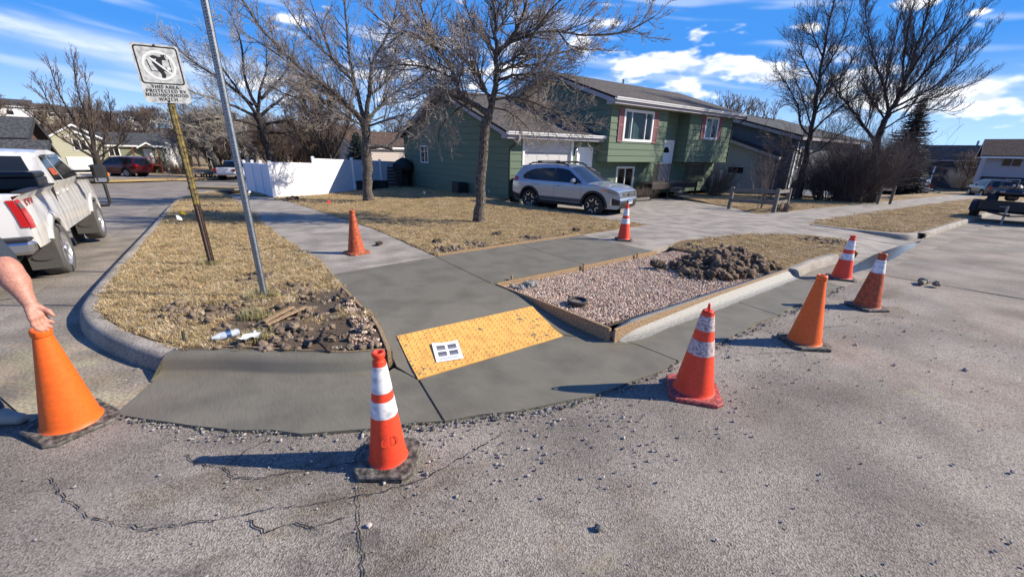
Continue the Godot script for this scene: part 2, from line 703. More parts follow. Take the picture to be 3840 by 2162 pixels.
	surfaced(m, 0.8, noise_tex(26, 256, 0.08, 4, 0.84, 1.08, FastNoiseLite.TYPE_SIMPLEX_SMOOTH, 0.08), fine_h, 0.08)
	m = flat_mat("trim_white", Color(0.74, 0.74, 0.72), 0.5)
	m = flat_mat("gutter_white", Color(0.78, 0.78, 0.76), 0.35)
	m = flat_mat("fascia_grey", Color(0.33, 0.31, 0.33), 0.6)
	m = flat_mat("garage_door", Color(0.52, 0.51, 0.50), 0.6)
	m = flat_mat("shutter_mauve", Color(0.27, 0.115, 0.125), 0.7)
	flat_mat("foundation", Color(0.16, 0.17, 0.15), 0.95)
	m = flat_mat("shingle_brown", Color(0.125, 0.108, 0.092), 0.95)
	shingle(m, 31)
	m = flat_mat("shingle_grey", Color(0.085, 0.09, 0.092), 0.95)
	shingle(m, 32)
	m = flat_mat("shingle_tan", Color(0.135, 0.085, 0.062), 0.95)
	shingle(m, 33)
	m = flat_mat("vinyl_white", Color(0.76, 0.78, 0.82), 0.45)
	for e in [["siding_tan", 0.42, 0.41, 0.29], ["siding_sage", 0.20, 0.21, 0.14], ["siding_slate", 0.085, 0.11, 0.145], ["siding_pale", 0.30, 0.31, 0.31], ["siding_white", 0.72, 0.72, 0.72], ["siding_dark", 0.032, 0.034, 0.04], ["siding_brown", 0.10, 0.062, 0.045], ["siding_beige", 0.48, 0.42, 0.37], ["brick_pale", 0.42, 0.36, 0.35]]:
		lap(flat_mat(e[0], Color(e[1], e[2], e[3]), 0.8), 0.2 if e[0] != "brick_pale" else 0.08)
	m = flat_mat("glass_dark", Color(0.012, 0.015, 0.018), 0.04)
	m = flat_mat("glass_tint", Color(0.02, 0.03, 0.045), 0.05)
	var g := StandardMaterial3D.new()
	g.resource_name = "window_pane"
	g.transparency = BaseMaterial3D.TRANSPARENCY_ALPHA
	g.albedo_color = Color(0.02, 0.03, 0.03, 0.45)
	g.roughness = 0.02
	g.cull_mode = BaseMaterial3D.CULL_DISABLED
	M["window_pane"] = g
	flat_mat("room_dark", Color(0.03, 0.028, 0.026), 0.9)
	m = flat_mat("curtain_teal", Color(0.20, 0.36, 0.31), 0.9)
	for e in [["bark_ash", 0.24, 0.20, 0.165], ["bark_dark", 0.085, 0.068, 0.062], ["bark_pale", 0.30, 0.27, 0.23], ["bark_brown", 0.10, 0.072, 0.055]]:
		m = flat_mat(e[0], Color(e[1], e[2], e[3]), 0.95)
		surfaced(m, 0.45, M.rusty_post.albedo_texture, rough_h, 1.6, true)
		m.uv1_scale = Vector3(2.6, 0.9, 2.6)
	flat_mat("twig_ash", Color(0.27, 0.23, 0.20), 0.8)
	flat_mat("twig_dark", Color(0.115, 0.088, 0.080), 0.85)
	flat_mat("twig_pale", Color(0.36, 0.325, 0.265), 0.8)
	flat_mat("twig_brown", Color(0.135, 0.098, 0.075), 0.85)
	m = flat_mat("needles", Color(1, 1, 1), 0.8)
	m.vertex_color_use_as_albedo = v
	m = flat_mat("skin", Color(0.50, 0.235, 0.165), 0.55)
	surfaced(m, 0.12, noise_tex(40, 256, 0.03, 4, 0.82, 1.06), fine_h, 0.03)
	m.subsurf_scatter_enabled = true
	m.subsurf_scatter_strength = 0.15
	m = flat_mat("shirt_navy", Color(0.032, 0.044, 0.062), 0.95)
	surfaced(m, 0.25, fine, rough_h, 0.3)
	m = flat_mat("denim", Color(0.045, 0.07, 0.125), 0.95)
	surfaced(m, 0.25, fine, rough_h, 0.3)
	flat_mat("shoe", Color(0.34, 0.31, 0.26), 0.8)
	flat_mat("hair", Color(0.03, 0.02, 0.014), 0.7)
	# vehicles
	m = paint("paint_silver", Color(0.31, 0.37, 0.45), 0.6)
	m = paint("paint_white", Color(0.66, 0.65, 0.62), 0.0)
	surfaced(m, 1.4, noise_tex(41, 256, 0.02, 5, 0.80, 1.14), null, 0.0, true)
	m.uv1_scale = Vector3(0.9, 0.16, 0.9)
	paint("paint_clean_white", Color(0.70, 0.70, 0.70), 0.0)
	paint("paint_red", Color(0.11, 0.008, 0.010), 0.2)
	paint("paint_grey", Color(0.20, 0.21, 0.21), 0.1)
	paint("paint_dark", Color(0.014, 0.015, 0.018), 0.0)
	flat_mat("plastic_black", Color(0.016, 0.016, 0.017), 0.6)
	flat_mat("tyre", Color(0.02, 0.02, 0.02), 0.85)
	m = flat_mat("tyre_dusty", Color(0.10, 0.095, 0.085), 0.95)
	surfaced(m, 0.3, fine, rough_h, 0.3, true)
	flat_mat("alloy", Color(0.62, 0.62, 0.63), 0.3, 0.75)
	flat_mat("chrome", Color(0.62, 0.62, 0.62), 0.28, 1.0)
	flat_mat("lamp_red", Color(0.42, 0.010, 0.012), 0.15)
	flat_mat("lamp_clear", Color(0.30, 0.31, 0.33), 0.08, 0.6)
	flat_mat("lamp_amber", Color(0.75, 0.22, 0.02), 0.2)
	flat_mat("seam", Color(0.01, 0.01, 0.01), 0.9)
	flat_mat("flag_white", Color(0.72, 0.74, 0.75), 0.5)
	flat_mat("flag_red", Color(0.70, 0.02, 0.015), 0.5)
	flat_mat("flag_yellow", Color(0.80, 0.55, 0.02), 0.5)
	flat_mat("bin_blue", Color(0.012, 0.055, 0.17), 0.5)
	flat_mat("cover_black", Color(0.014, 0.015, 0.016), 0.7)
	flat_mat("iron", Color(0.05, 0.043, 0.036), 0.8)


func paint(called: String, c: Color, metal: float) -> StandardMaterial3D:
	var m := flat_mat(called, c, 0.34, metal)
	m.clearcoat_enabled = true
	m.clearcoat = 0.8
	m.clearcoat_roughness = 0.06
	return m


func shingle(m: StandardMaterial3D, s: int) -> void:   # tabs in courses: 0.14 m courses, laid through uv (u along the eave, v up the slope), in metres
	var w := 512
	var im := Image.create(w, w, false, Image.FORMAT_RGB8)
	var hm := Image.create(w, w, false, Image.FORMAT_L8)
	var r := rng_of(s)
	var n := fnl(s, 0.08, 3)
	var rows := 16
	for y in rows:
		var tones := []
		for k in 24:
			tones.append(0.72 + r.randf() * 0.5)
		var sh := r.randf() * 30.0
		for yy in w / rows:
			for x in w:
				var t: float = tones[int((x + sh) / 21.4) % 24] if r.randf() < 0.97 else 1.0
				var k: float = t * (0.88 + 0.24 * r.randf()) * (1.0 + 0.2 * n.get_noise_2d(x, y * 32 + yy))
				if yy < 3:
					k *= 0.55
				k = clampf(k * 0.82, 0, 1)
				im.set_pixel(x, y * (w / rows) + yy, Color(k, k, k))
				hm.set_pixel(x, y * (w / rows) + yy, Color(1, 1, 1) * (1.0 - float(yy) / (w / rows)))
	m.albedo_texture = ImageTexture.create_from_image(im)
	m.heightmap_enabled = true
	m.heightmap_texture = ImageTexture.create_from_image(hm)
	m.heightmap_scale = 1.0
	m.uv1_scale = Vector3(1.0 / 2.24, 1.0 / 2.24, 1)


func lap(m: StandardMaterial3D, course: float) -> void:   # far walls: lap boards as relief only
	if not lib.has("lap_h"):
		var hm := Image.create(64, 256, false, Image.FORMAT_L8)
		for y in 256:
			var k := float(y % 32) / 31.0
			for x in 64:
				hm.set_pixel(x, y, Color(k, k, k))
		lib["lap_h"] = ImageTexture.create_from_image(hm)
	m.uv1_triplanar = true
	m.uv1_world_triplanar = true
	m.uv1_scale = Vector3.ONE / (course * 8.0)
	m.heightmap_enabled = true
	m.heightmap_texture = lib.lap_h
	m.heightmap_scale = 2.0


# ------------------------------------------------------------------ ground, roads, walks, lawns
var grass_polys := []   # polygon, offset function, density weight


func smoothlaw(a: float, b: float, x: float) -> float:
	return smoothstep(a, b, x)


func lawn_off(x: float, z: float) -> float:   # how far the lawns stand above the road plane
	var o := 0.145
	o += 0.16 * smoothstep(-9.0, -14.5, z) * smoothstep(4.0, 9.0, x)
	return o


var relief := fnl(77, 0.9, 4)
var relief_fine := fnl(78, 4.0, 3)
# dug-up earth: x, z, radius, how bare
var dug := [[0.62, -3.45, 0.62, 1.0], [0.1, -3.7, 0.4, 0.9], [0.15, -4.15, 0.5, 0.9], [0.85, -4.5, 0.5, 1.0], [-0.25, -4.75, 0.35, 0.75], [0.45, -5.2, 0.3, 0.6], [-0.6, -5.0, 0.22, 0.6], [0.2, -6.0, 0.25, 0.5], [3.2, -6.45, 0.32, 0.9], [4.0, -6.65, 0.3, 0.75], [5.4, -6.75, 0.35, 0.8], [3.1, -17.6, 0.7, 0.8], [3.9, -17.2, 0.6, 0.7], [2.4, -18.4, 0.5, 0.7], [-0.2, -17.0, 0.7, 0.55], [-0.3, -15.2, 0.6, 0.5], [7.4, -4.4, 0.5, 0.6], [11.2, -3.2, 0.5, 0.55], [16.4, -6.6, 0.8, 0.5], [14.9, -3.0, 0.4, 0.7], [14.6, -2.4, 0.4, 0.6], [5.8, -4.1, 0.7, 0.9]]


func bareness(x: float, z: float) -> float:
	var k := 0.0
	for d in dug:
		var r: float = Vector2(x - d[0], z - d[1]).length() / d[2]
		if r < 1.6:
			k = maxf(k, d[3] * (1.0 - smoothstep(0.55, 1.25, r + 0.5 * relief.get_noise_2d(x * 3.0, z * 3.0))))
	return k


func lawn_h(x: float, z: float) -> float:
	var k := bareness(x, z)
	return G(x, z) + lawn_off(x, z) + 0.02 * relief.get_noise_2d(x, z) + k * (0.05 * relief_fine.get_noise_2d(x, z) - 0.015)


func lawn_c(x: float, z: float) -> Color:
	var k := bareness(x, z)
	var g := 0.5 + 0.5 * relief.get_noise_2d(x * 0.7 + 30.0, z * 0.7)
	var c := Color(0.37, 0.262, 0.13).lerp(Color(0.47, 0.345, 0.185), g)
	c = c.lerp(Color(0.25, 0.21, 0.10), 0.35 * smoothstep(0.15, 0.6, relief.get_noise_2d(x * 1.7, z * 1.7 + 50.0)))
	return c.lerp(Color(0.135, 0.098, 0.066), k)


# marks on the road: x, z, radius x, radius z, colour, strength
var marks := []


func mark_at(px: float, pz: float, rx: float, rz: float, c: Color, s: float) -> void:
	marks.append([px, pz, rx, rz, c, s])


var road_n := fnl(90, 0.55, 5)
var road_f := fnl(91, 3.2, 4)


func road_c(x: float, z: float) -> Color:
	var a := road_n.get_noise_2d(x, z)
	var b := road_f.get_noise_2d(x, z)
	var c := Color(1, 1, 1).lerp(Color(1.10, 1.02, 0.98), smoothstep(0.0, 6.0, x))
	c = c.lerp(Color(1.18, 1.12, 1.04), smoothstep(-1.0, -2.2, x) * smoothstep(-4.0, -7.0, z))
	c = c * (1.0 + 0.30 * a + 0.16 * b)
	# drag marks along the turning traffic
	var s := road_f.get_noise_2d((x * 0.75 + z * 0.65) * 0.5, (x * 0.65 - z * 0.75) * 2.2)
	c = c.lerp(c * Color(0.50, 0.51, 0.53), 0.8 * smoothstep(0.06, 0.34, s) * smoothstep(2.0, -0.5, x) * smoothstep(-3.2, -1.6, z))
	c = c.lerp(c * Color(1.5, 1.42, 1.22), 0.6 * smoothstep(0.14, 0.36, -s) * smoothstep(2.5, 0.0, x) * smoothstep(-3.2, -1.6, z))
	# cement dust beside the new work
	var d := z + 1.7 - 0.45 * smoothstep(2.5, 0.0, x) * 1.6
	var dust := smoothstep(1.0, 0.0, absf(z + 1.35 - 0.55 * smoothstep(1.4, -0.6, x) * -1.0) - 0.1) * smoothstep(8.5, 6.5, x) * smoothstep(-1.2, 0.4, x)
	c = c.lerp(Color(1.30, 1.32, 1.30), 0.75 * dust * smoothstep(-0.3, 0.3, b + a * 0.7))
	return stained(c, x, z)


func stained(c: Color, x: float, z: float) -> Color:
	var b := road_f.get_noise_2d(x * 1.7, z * 1.7)
	for m in marks:
		var r := Vector2((x - m[0]) / m[2], (z - m[1]) / m[3]).length()
		if r < 1.8:
			c = c.lerp(m[4], m[5] * (1.0 - smoothstep(0.45, 1.15, r + 0.75 * b)))
	return c


func hills(x: float, z: float) -> float:
	var d := Vector2(x, z).length()
	var az := rad_to_deg(atan2(x, -z))
	var k := smoothstep(60.0, 190.0, d) * smoothstep(48.0, 5.0, az) * smoothstep(-120.0, -60.0, az)
	return k * (8.0 + 3.0 * relief.get_noise_2d(x * 0.012, z * 0.012)) + 1.6 * smoothstep(60.0, 300.0, d)


func ground_h(x: float, z: float) -> float:
	var d := Vector2(x, z).length()
	return G(x, z) - 0.10 + hills(x, z) + 0.16 * smoothstep(30.0, 55.0, d) * relief.get_noise_2d(x * 0.1, z * 0.1)


func build_ground() -> void:
	# far terrain: one sheet to the horizon
	var xs := []
	var t := 0.0
	while t < 900.0:
		xs.append(t)
		t += 2.5 + t * 0.09
	var line := []
	for i in range(xs.size() - 1, 0, -1):
		line.append(-xs[i])
	line.append_array(xs)
	var b := Buf.new()
	b.colored = true
	var rows := []
	for z in line:
		var row := PackedVector3Array()
		for x in line:
			row.push_back(Vector3(x, ground_h(x, z), z))
		rows.append(row)
	b.grid(rows)
	for i in b.v.size():
		var p := b.v[i]
		var g := 0.5 + 0.5 * relief.get_noise_2d(p.x * 0.08, p.z * 0.08)
		b.c[i] = Color(0.30, 0.22, 0.12).lerp(Color(0.42, 0.31, 0.165), g).lerp(Color(0.115, 0.085, 0.062), smoothstep(0.6, 3.0, hills(p.x, p.z)) * 0.9)
	struct("ground", b, M.lawn_soil, "dry tan ground and hillside reaching the horizon")

	# marks from the photograph, on the near road
	for e in [[1.01, -0.86, 0.09, 0.12], [1.18, -0.69, 0.12, 0.09], [1.44, -0.88, 0.13, 0.06], [1.88, -0.56, 0.24, 0.07], [3.8, -0.22, 0.6, 0.2], [0.65, -0.99, 0.1, 0.06], [2.3, -0.72, 0.3, 0.09], [0.2, -1.35, 0.1, 0.06], [-0.35, -1.1, 0.12, 0.05], [0.45, -0.75, 0.1, 0.05], [2.75, -0.2, 0.25, 0.1], [1.6, -1.3, 0.25, 0.08]]:
		mark_at(e[0], e[1], e[2], e[3], Color(1.75, 1.50, 1.06), 0.75)
	for e in [[-1.2, -3.8, 0.4, 0.3], [-1.5, -4.7, 0.3, 0.35], [-1.3, -4.3, 0.3, 0.25], [-0.9, -3.5, 0.25, 0.15], [-2.0, -4.2, 0.4, 0.2]]:
		mark_at(e[0], e[1], e[2], e[3], Color(1.35, 1.12, 0.80), 0.7)
	for e in [[0.3, -1.72, 0.6, 0.10], [0.0, -2.05, 0.35, 0.12], [-0.45, -2.25, 0.3, 0.12], [0.75, -1.55, 0.5, 0.07], [0.45, -1.25, 0.3, 0.05], [6.6, -0.95, 0.5, 0.16], [7.6, -1.2, 0.8, 0.12], [0.1, -1.0, 0.22, 0.07]]:
		mark_at(e[0], e[1], e[2], e[3], Color(0.62, 0.58, 0.50), 0.7)
	for e in [[2.1, -1.35, 0.5, 0.2], [2.9, -1.25, 0.5, 0.2], [1.3, -1.55, 0.4, 0.14], [3.6, -1.4, 0.5, 0.14], [4.8, -1.45, 0.6, 0.12], [3.3, -0.95, 0.35, 0.1]]:
		mark_at(e[0], e[1], e[2], e[3], Color(1.42, 1.42, 1.36), 0.65)

	var hf := func(x, z): return G(x, z)
	var wear := func(x, z): return G(x, z) + 0.006 * road_n.get_noise_2d(x * 2.0, z * 2.0) - 0.005
	# near road, finely divided for its stains; then the rest
	b = sheet(poly2([-3.2, 0.8, 9.0, 0.8, 9.0, -2.15, 2.9, -2.15, -0.4, -3.3, -0.55, -3.9, -1.0, -4.5, -1.2, -4.9, -1.4, -5.6, -1.44, -7.0, -3.2, -7.0]), 0.05, wear, road_c)
	struct("road", b, M.asphalt, "grey worn asphalt of the street corner in the foreground")
	b = sheet(poly2([9.0, -2.15, 120, -2.15, 120, 12, -40, 12, -40, 0.8, -3.2, 0.8, 9.0, 0.8]), 1.0, hf, road_c)
	struct("road", b, M.asphalt, "asphalt street leading away on the right")
	b = sheet(poly2([-40, 0.8, -40, -7.0, -10.5, -7.0, -10.5, -22, -9.6, -30, -7, -37, -3, -43, 2, -46.5, 40, -46, 40, -33, 6, -30.8, 2.6, -29.6, 0.2, -27.2, -0.9, -24.8, -1.46, -20, -1.44, -7.0, -3.2, -7.0, -3.2, 0.8]), 1.0, hf, road_c)
	struct("road", b, M.asphalt, "asphalt side street running away on the left and bending right")
	b = sheet(poly2([36, -9, 44, -8.7, 75, -14, 110, -14, 110, -22, 70, -22, 42, -16, 36, -14]), 1.0, func(x, z): return G(x, z) - 0.05, road_c)
	struct("road", b, M.asphalt, "far asphalt street beyond the bare shrubs")

	# cracks in the asphalt: narrow open slits
	b = Buf.new()
	var r := rng_of(4)
	for path in [[-0.42, -2.55, -0.36, -2.42, -0.24, -2.3, -0.2, -2.18, -0.05, -2.1, 0.16, -2.02, 0.34, -1.95], [-0.24, -2.3, -0.14, -2.4, -0.02, -2.44], [0.34, -1.95, 0.42, -2.05, 0.5, -2.14], [-0.98, -2.72, -0.86, -2.45, -0.74, -2.25, -0.55, -2.05, -0.3, -1.93, -0.08, -1.86, 0.18, -1.74, 0.4, -1.66, 0.62, -1.62, 0.95, -1.66, 1.2, -1.7], [-0.16, -1.84, -0.1, -1.72, 0.02, -1.7, 0.08, -1.62, 0.22, -1.6], [0.36, -1.95, 0.3, -1.7, 0.24, -1.45, 0.2, -1.2, 0.14, -0.95, 0.1, -0.7], [3.7, -1.4, 4.0, -1.22, 4.25, -1.1], [5.0, -1.3, 5.5, -1.1], [-1.9, -3.9, -1.62, -3.75, -1.45, -3.55]]:
		for k in range(0, path.size() - 2, 2):
			var a := Vector2(path[k], path[k + 1])
			var e := Vector2(path[k + 2], path[k + 3])
			var segs := int(a.distance_to(e) / 0.03) + 1
			var prev := a
			for s in range(1, segs + 1):
				var q := a.lerp(e, float(s) / segs) + Vector2(r.randf() - 0.5, r.randf() - 0.5) * 0.018
				var o := (q - prev).orthogonal().normalized() * (0.0008 + r.randf() * 0.0028)
				var y := 0.0045
				b.quad(P(prev.x + o.x, prev.y + o.y, y), P(prev.x - o.x, prev.y - o.y, y), P(q.x - o.x, q.y - o.y, y), P(q.x + o.x, q.y + o.y, y))
				prev = q
	var ck := part("cracks", b, M.hole_black, self)
	tag(ck, "dark open cracks in the worn asphalt", "", "", "stuff")

	# old concrete gutter beside the left kerb, and along the right-hand street
	var oc := func(x, z): return stained(Color(0.84, 0.81, 0.76) * (0.9 + 0.26 * road_n.get_noise_2d(x * 1.3, z * 1.3) + 0.14 * road_f.get_noise_2d(x, z)), x, z)
	b = sheet(poly2([-2.05, -26, -1.2, -24, -1.46, -20, -1.44, -7, -1.40, -5.6, -1.2, -4.95, -1.0, -4.5, -0.62, -3.75, -0.82, -3.24, -1.2, -3.4, -1.6, -4.2, -2.0, -5.4, -2.05, -7]), 0.1, func(x, z): return G(x, z) + 0.006, oc)
	struct("gutter", b, M.old_concrete, "old concrete gutter pan along the left kerb")
	b = sheet(poly2([7.4, -2.35, 7.42, -1.66, 9.5, -1.66, 60, -1.5, 60, -2.2, 16.5, -2.15, 14.6, -2.35, 12.0, -2.35, 10.4, -2.1, 8.6, -2.35]), 0.4, func(x, z): return G(x, z) + 0.006, oc)
	struct("gutter", b, M.old_concrete, "old concrete gutter along the right-hand street")
	b = sheet(poly2([8.0, -1.95, 9.4, -2.08, 11.2, -2.2, 13.4, -2.2, 15.0, -2.1, 13.6, -1.98, 11.5, -1.86, 9.6, -1.82]), 0.3, func(x, z): return G(x, z) + 0.010)
	var wet := flat_mat("wet_gutter", Color(0.075, 0.08, 0.085), 0.12)
	struct("water", b, wet, "shallow water lying in the right-hand gutter")

	# kerbs
	var prof := [Vector2(0.0, -0.02), Vector2(0.012, 0.03), Vector2(0.03, 0.105), Vector2(0.055, 0.138), Vector2(0.085, 0.148), Vector2(0.165, 0.15), Vector2(0.19, 0.10)]
	var rev := []
	for q in prof:
		rev.append(Vector2(-q.x, q.y))
	var left_path := smooth_path([Vector2(-0.57, -3.785), Vector2(-0.66, -3.86), Vector2(-0.84, -4.14), Vector2(-1.03, -4.50), Vector2(-1.22, -4.93), Vector2(-1.37, -5.43), Vector2(-1.44, -6.0), Vector2(-1.47, -7.5), Vector2(-1.48, -12.5), Vector2(-1.49, -19.5), Vector2(-1.2, -23.6), Vector2(-0.3, -26.4), Vector2(1.8, -28.9), Vector2(5.5, -30.5), Vector2(14, -31.5)], 5)
	b = sweep(left_path, prof)
	b.colored = true
	for i in b.c.size():
		var p := b.v[i]
		b.c[i] = Color(1, 1, 1) * (0.9 + 0.25 * road_f.get_noise_2d(p.x * 1.5, p.z * 1.5))
	struct("kerb", b, M.old_concrete, "old rounded kerb of the left-hand corner")
	b = sweep([Vector2(7.34, -2.28), Vector2(8.4, -2.36), Vector2(9.6, -2.36)], rev)
	struct("kerb", b, M.old_concrete, "old kerb before the driveway apron")
	b = sweep(smooth_path([Vector2(14.7, -4.6), Vector2(14.62, -3.2), Vector2(14.9, -2.5), Vector2(15.9, -2.2), Vector2(20, -2.15), Vector2(60, -2.15)], 4), rev)
	struct("kerb", b, M.old_concrete, "old kerb of the grass strip beyond the driveway")

	# walks and driveway: slabs with joints
	var w1 := poly2([1.07, -5.75, 2.80, -6.10, 2.86, -9.6, 2.52, -14.2, 2.28, -17.5, 1.85, -19.7, 1.75, -21, 0.3, -23.5, 0.40, -20.2, 0.70, -13.7, 0.85, -9.6, 1.10, -6.6])
	slabs("left_pavement", w1, [Vector2(0, 1)], [-7.8, -9.6, -11.4, -13.2, -15.0, -16.8, -18.6, -20.4], true, 0.138, "old concrete footpath running away on the left")
	var w2 := poly2([6.78, -6.6, 6.64, -4.55, 8.0, -4.85, 9.3, -4.85, 10.95, -4.6, 12.0, -3.9, 12.1, -2.9, 11.0, -2.42, 9.7, -2.2, 14.6, -2.2, 14.45, -3.4, 14.7, -4.75, 16.5, -5.0, 60, -5.1, 60, -7.1, 16.7, -7.0, 18.9, -9.0, 21.7, -13.7, 22.6, -15.0, 9.55, -15.0, 9.9, -7.0])
	slabs("driveway", w2, [Vector2(1, 0)], [10.0, 13.4, 16.9, 21, 25, 29, 33, 37, 41, 46, 52], false, 0.132, "broad concrete driveway and footpath in front of the green house")

	# lawns
	lawn(poly2([1.03, -5.75, 1.05, -3.86, 0.93, -2.94, 0.60, -3.08, 0.25, -3.33, -0.1, -3.6, -0.46, -3.88, -0.66, -4.22, -0.86, -4.58, -1.05, -5.0, -1.19, -5.48, -1.26, -6.02, -1.28, -7.5, -1.29, -12.5, -1.30, -19.5, -1.0, -23.5, -0.12, -26.1, 0.3, -23.5, 0.39, -20.2, 0.69, -13.7, 0.84, -9.6, 1.09, -6.6]), 0.14, 1.0, "dry tan verge between the left kerb and the footpath")
	lawn(poly2([2.84, -6.22, 6.82, -6.68, 9.88, -7.02, 9.53, -15.0, 10.6, -15.02, 10.6, -27.4, 2.0, -21.0, 1.9, -19.8, 2.31, -17.5, 2.55, -14.2, 2.89, -9.6]), 0.25, 0.8, "dry tan lawn in front of the white fence and green house")
	lawn(poly2([7.25, -4.52, 8.0, -4.82, 9.3, -4.82, 10.9, -4.57, 11.95, -3.88, 12.05, -2.95, 11.0, -2.5, 9.6, -2.57, 8.4, -2.57, 7.3, -2.5]), 0.15, 1.0, "small patch of dry grass beside the earth mound")
	lawn(poly2([16.75, -7.05, 60, -7.2, 60, -9.2, 36, -9.2, 34, -14.4, 22.6, -14.8, 21.75, -13.7, 18.95, -9.0]), 0.4, 0.6, "dry lawn to the right of the driveway behind the rail fence")
	lawn(poly2([14.85, -4.6, 14.8, -3.2, 15.1, -2.65, 16.0, -2.4, 20, -2.35, 60, -2.35, 60, -5.05, 16.5, -4.95]), 0.25, 0.7, "dry grass strip between footpath and right-hand street")
	lawn(poly2([-13, -34, -9, -38.5, -4, -44.5, 2, -48, 40, -47.6, 40, -60, -20, -72, -40, -60]), 1.2, 0.1, "tan lawns across the far bend of the left street")
	lawn(poly2([-1.5, -30.8, 6, -31.2, 40, -33.4, 40, -31, 11, -28.2, 2, -22, 1.2, -24.0, 2.6, -27.8]), 0.6, 0.15, "narrow dry verge behind the white fence")
	b = sheet(poly2([-7.8, -41.2, -5.0, -44.4, -3.4, -52.5, -9.5, -57.5, -12.5, -52]), 1.0, func(x, z): return G(x, z) + 0.17)
	struct("driveway", b, M.old_concrete, "concrete drive where the dark red vehicle stands")
	b = sheet(poly2([27.8, -15, 31.5, -8.9, 37, -8.9, 39, -24, 30, -24]), 1.0, func(x, z): return G(x, z) + 0.16)
	struct("driveway", b, M.old_concrete, "concrete drive of the blue grey house")


func lawn(poly: PackedVector2Array, cell: float, weight: float, label: String) -> void:
	var b := sheet(poly, cell, lawn_h, lawn_c, 0.16)
	struct("lawn", b, M.lawn_soil, label)
	grass_polys.append([poly, weight])


func slab_off(x: float, z: float, off: float) -> float:   # the apron dips to the gutter
	return lerpf(0.012, off, smoothstep(-2.25, -3.7, z)) if x > 9.0 and x < 15.5 else off


func slabs(called: String, poly: PackedVector2Array, axis: Array, cuts: Array, along_z: bool, off: float, label: String) -> void:
	var root := Node3D.new()
	root.name = numbered(called)
	add_child(root, true)
	tag(root, label, "", "", "structure")
	var all: Array = cuts.duplicate()
	all.append(-900.0 if along_z else 900.0)
	var prev := 900.0 if along_z else -900.0
	var r := rng_of(called.hash())
	var k := 0
	for c in all:
		var lo := minf(prev, c) + 0.006
		var hi := maxf(prev, c) - 0.006
		var band := PackedVector2Array([Vector2(-900, lo), Vector2(900, lo), Vector2(900, hi), Vector2(-900, hi)]) if along_z else PackedVector2Array([Vector2(lo, -900), Vector2(hi, -900), Vector2(hi, 900), Vector2(lo, 900)])
		var pieces := Geometry2D.intersect_polygons(poly, band)
		for piece in pieces:
			var todo := [piece]
			if not along_z:   # a second set of joints across
				todo = []
				for zz in [[-1.5, -4.78], [-4.79, -6.95], [-6.96, -10.9], [-10.91, -15.5]]:
					todo.append_array(Geometry2D.intersect_polygons(piece, PackedVector2Array([Vector2(-900, zz[1]), Vector2(900, zz[1]), Vector2(900, zz[0]), Vector2(-900, zz[0])])))
			for p in todo:
				var tone := 0.9 + r.randf() * 0.16
				var dz := (r.randf() - 0.5) * 0.008
				var cf := func(x, z): return Color(tone, tone, tone) * (0.96 + 0.16 * road_n.get_noise_2d(x * 0.8, z * 0.8) + 0.07 * road_f.get_noise_2d(x, z))
				var b := sheet(p, 0.5, func(x, z): return G(x, z) + slab_off(x, z, off) + dz, cf, 0.12)
				part("slab", b, M.old_concrete, root)
		prev = c
	# dark soil in the joints
	var jb := sheet(poly, 1.0, func(x, z): return G(x, z) + slab_off(x, z, off) - 0.02)
	part("joint_bed", jb, M.earth, root)


# ------------------------------------------------------------------ the fresh concrete, its form boards, gravel bed
func work_h(x: float, z: float) -> float:
	var t := clampf((-z - 2.62) / 1.25, 0.0, 1.0)
	var o := 0.018 + 0.125 * t * t * (3.0 - 2.0 * t)
	return G(x, z) + o


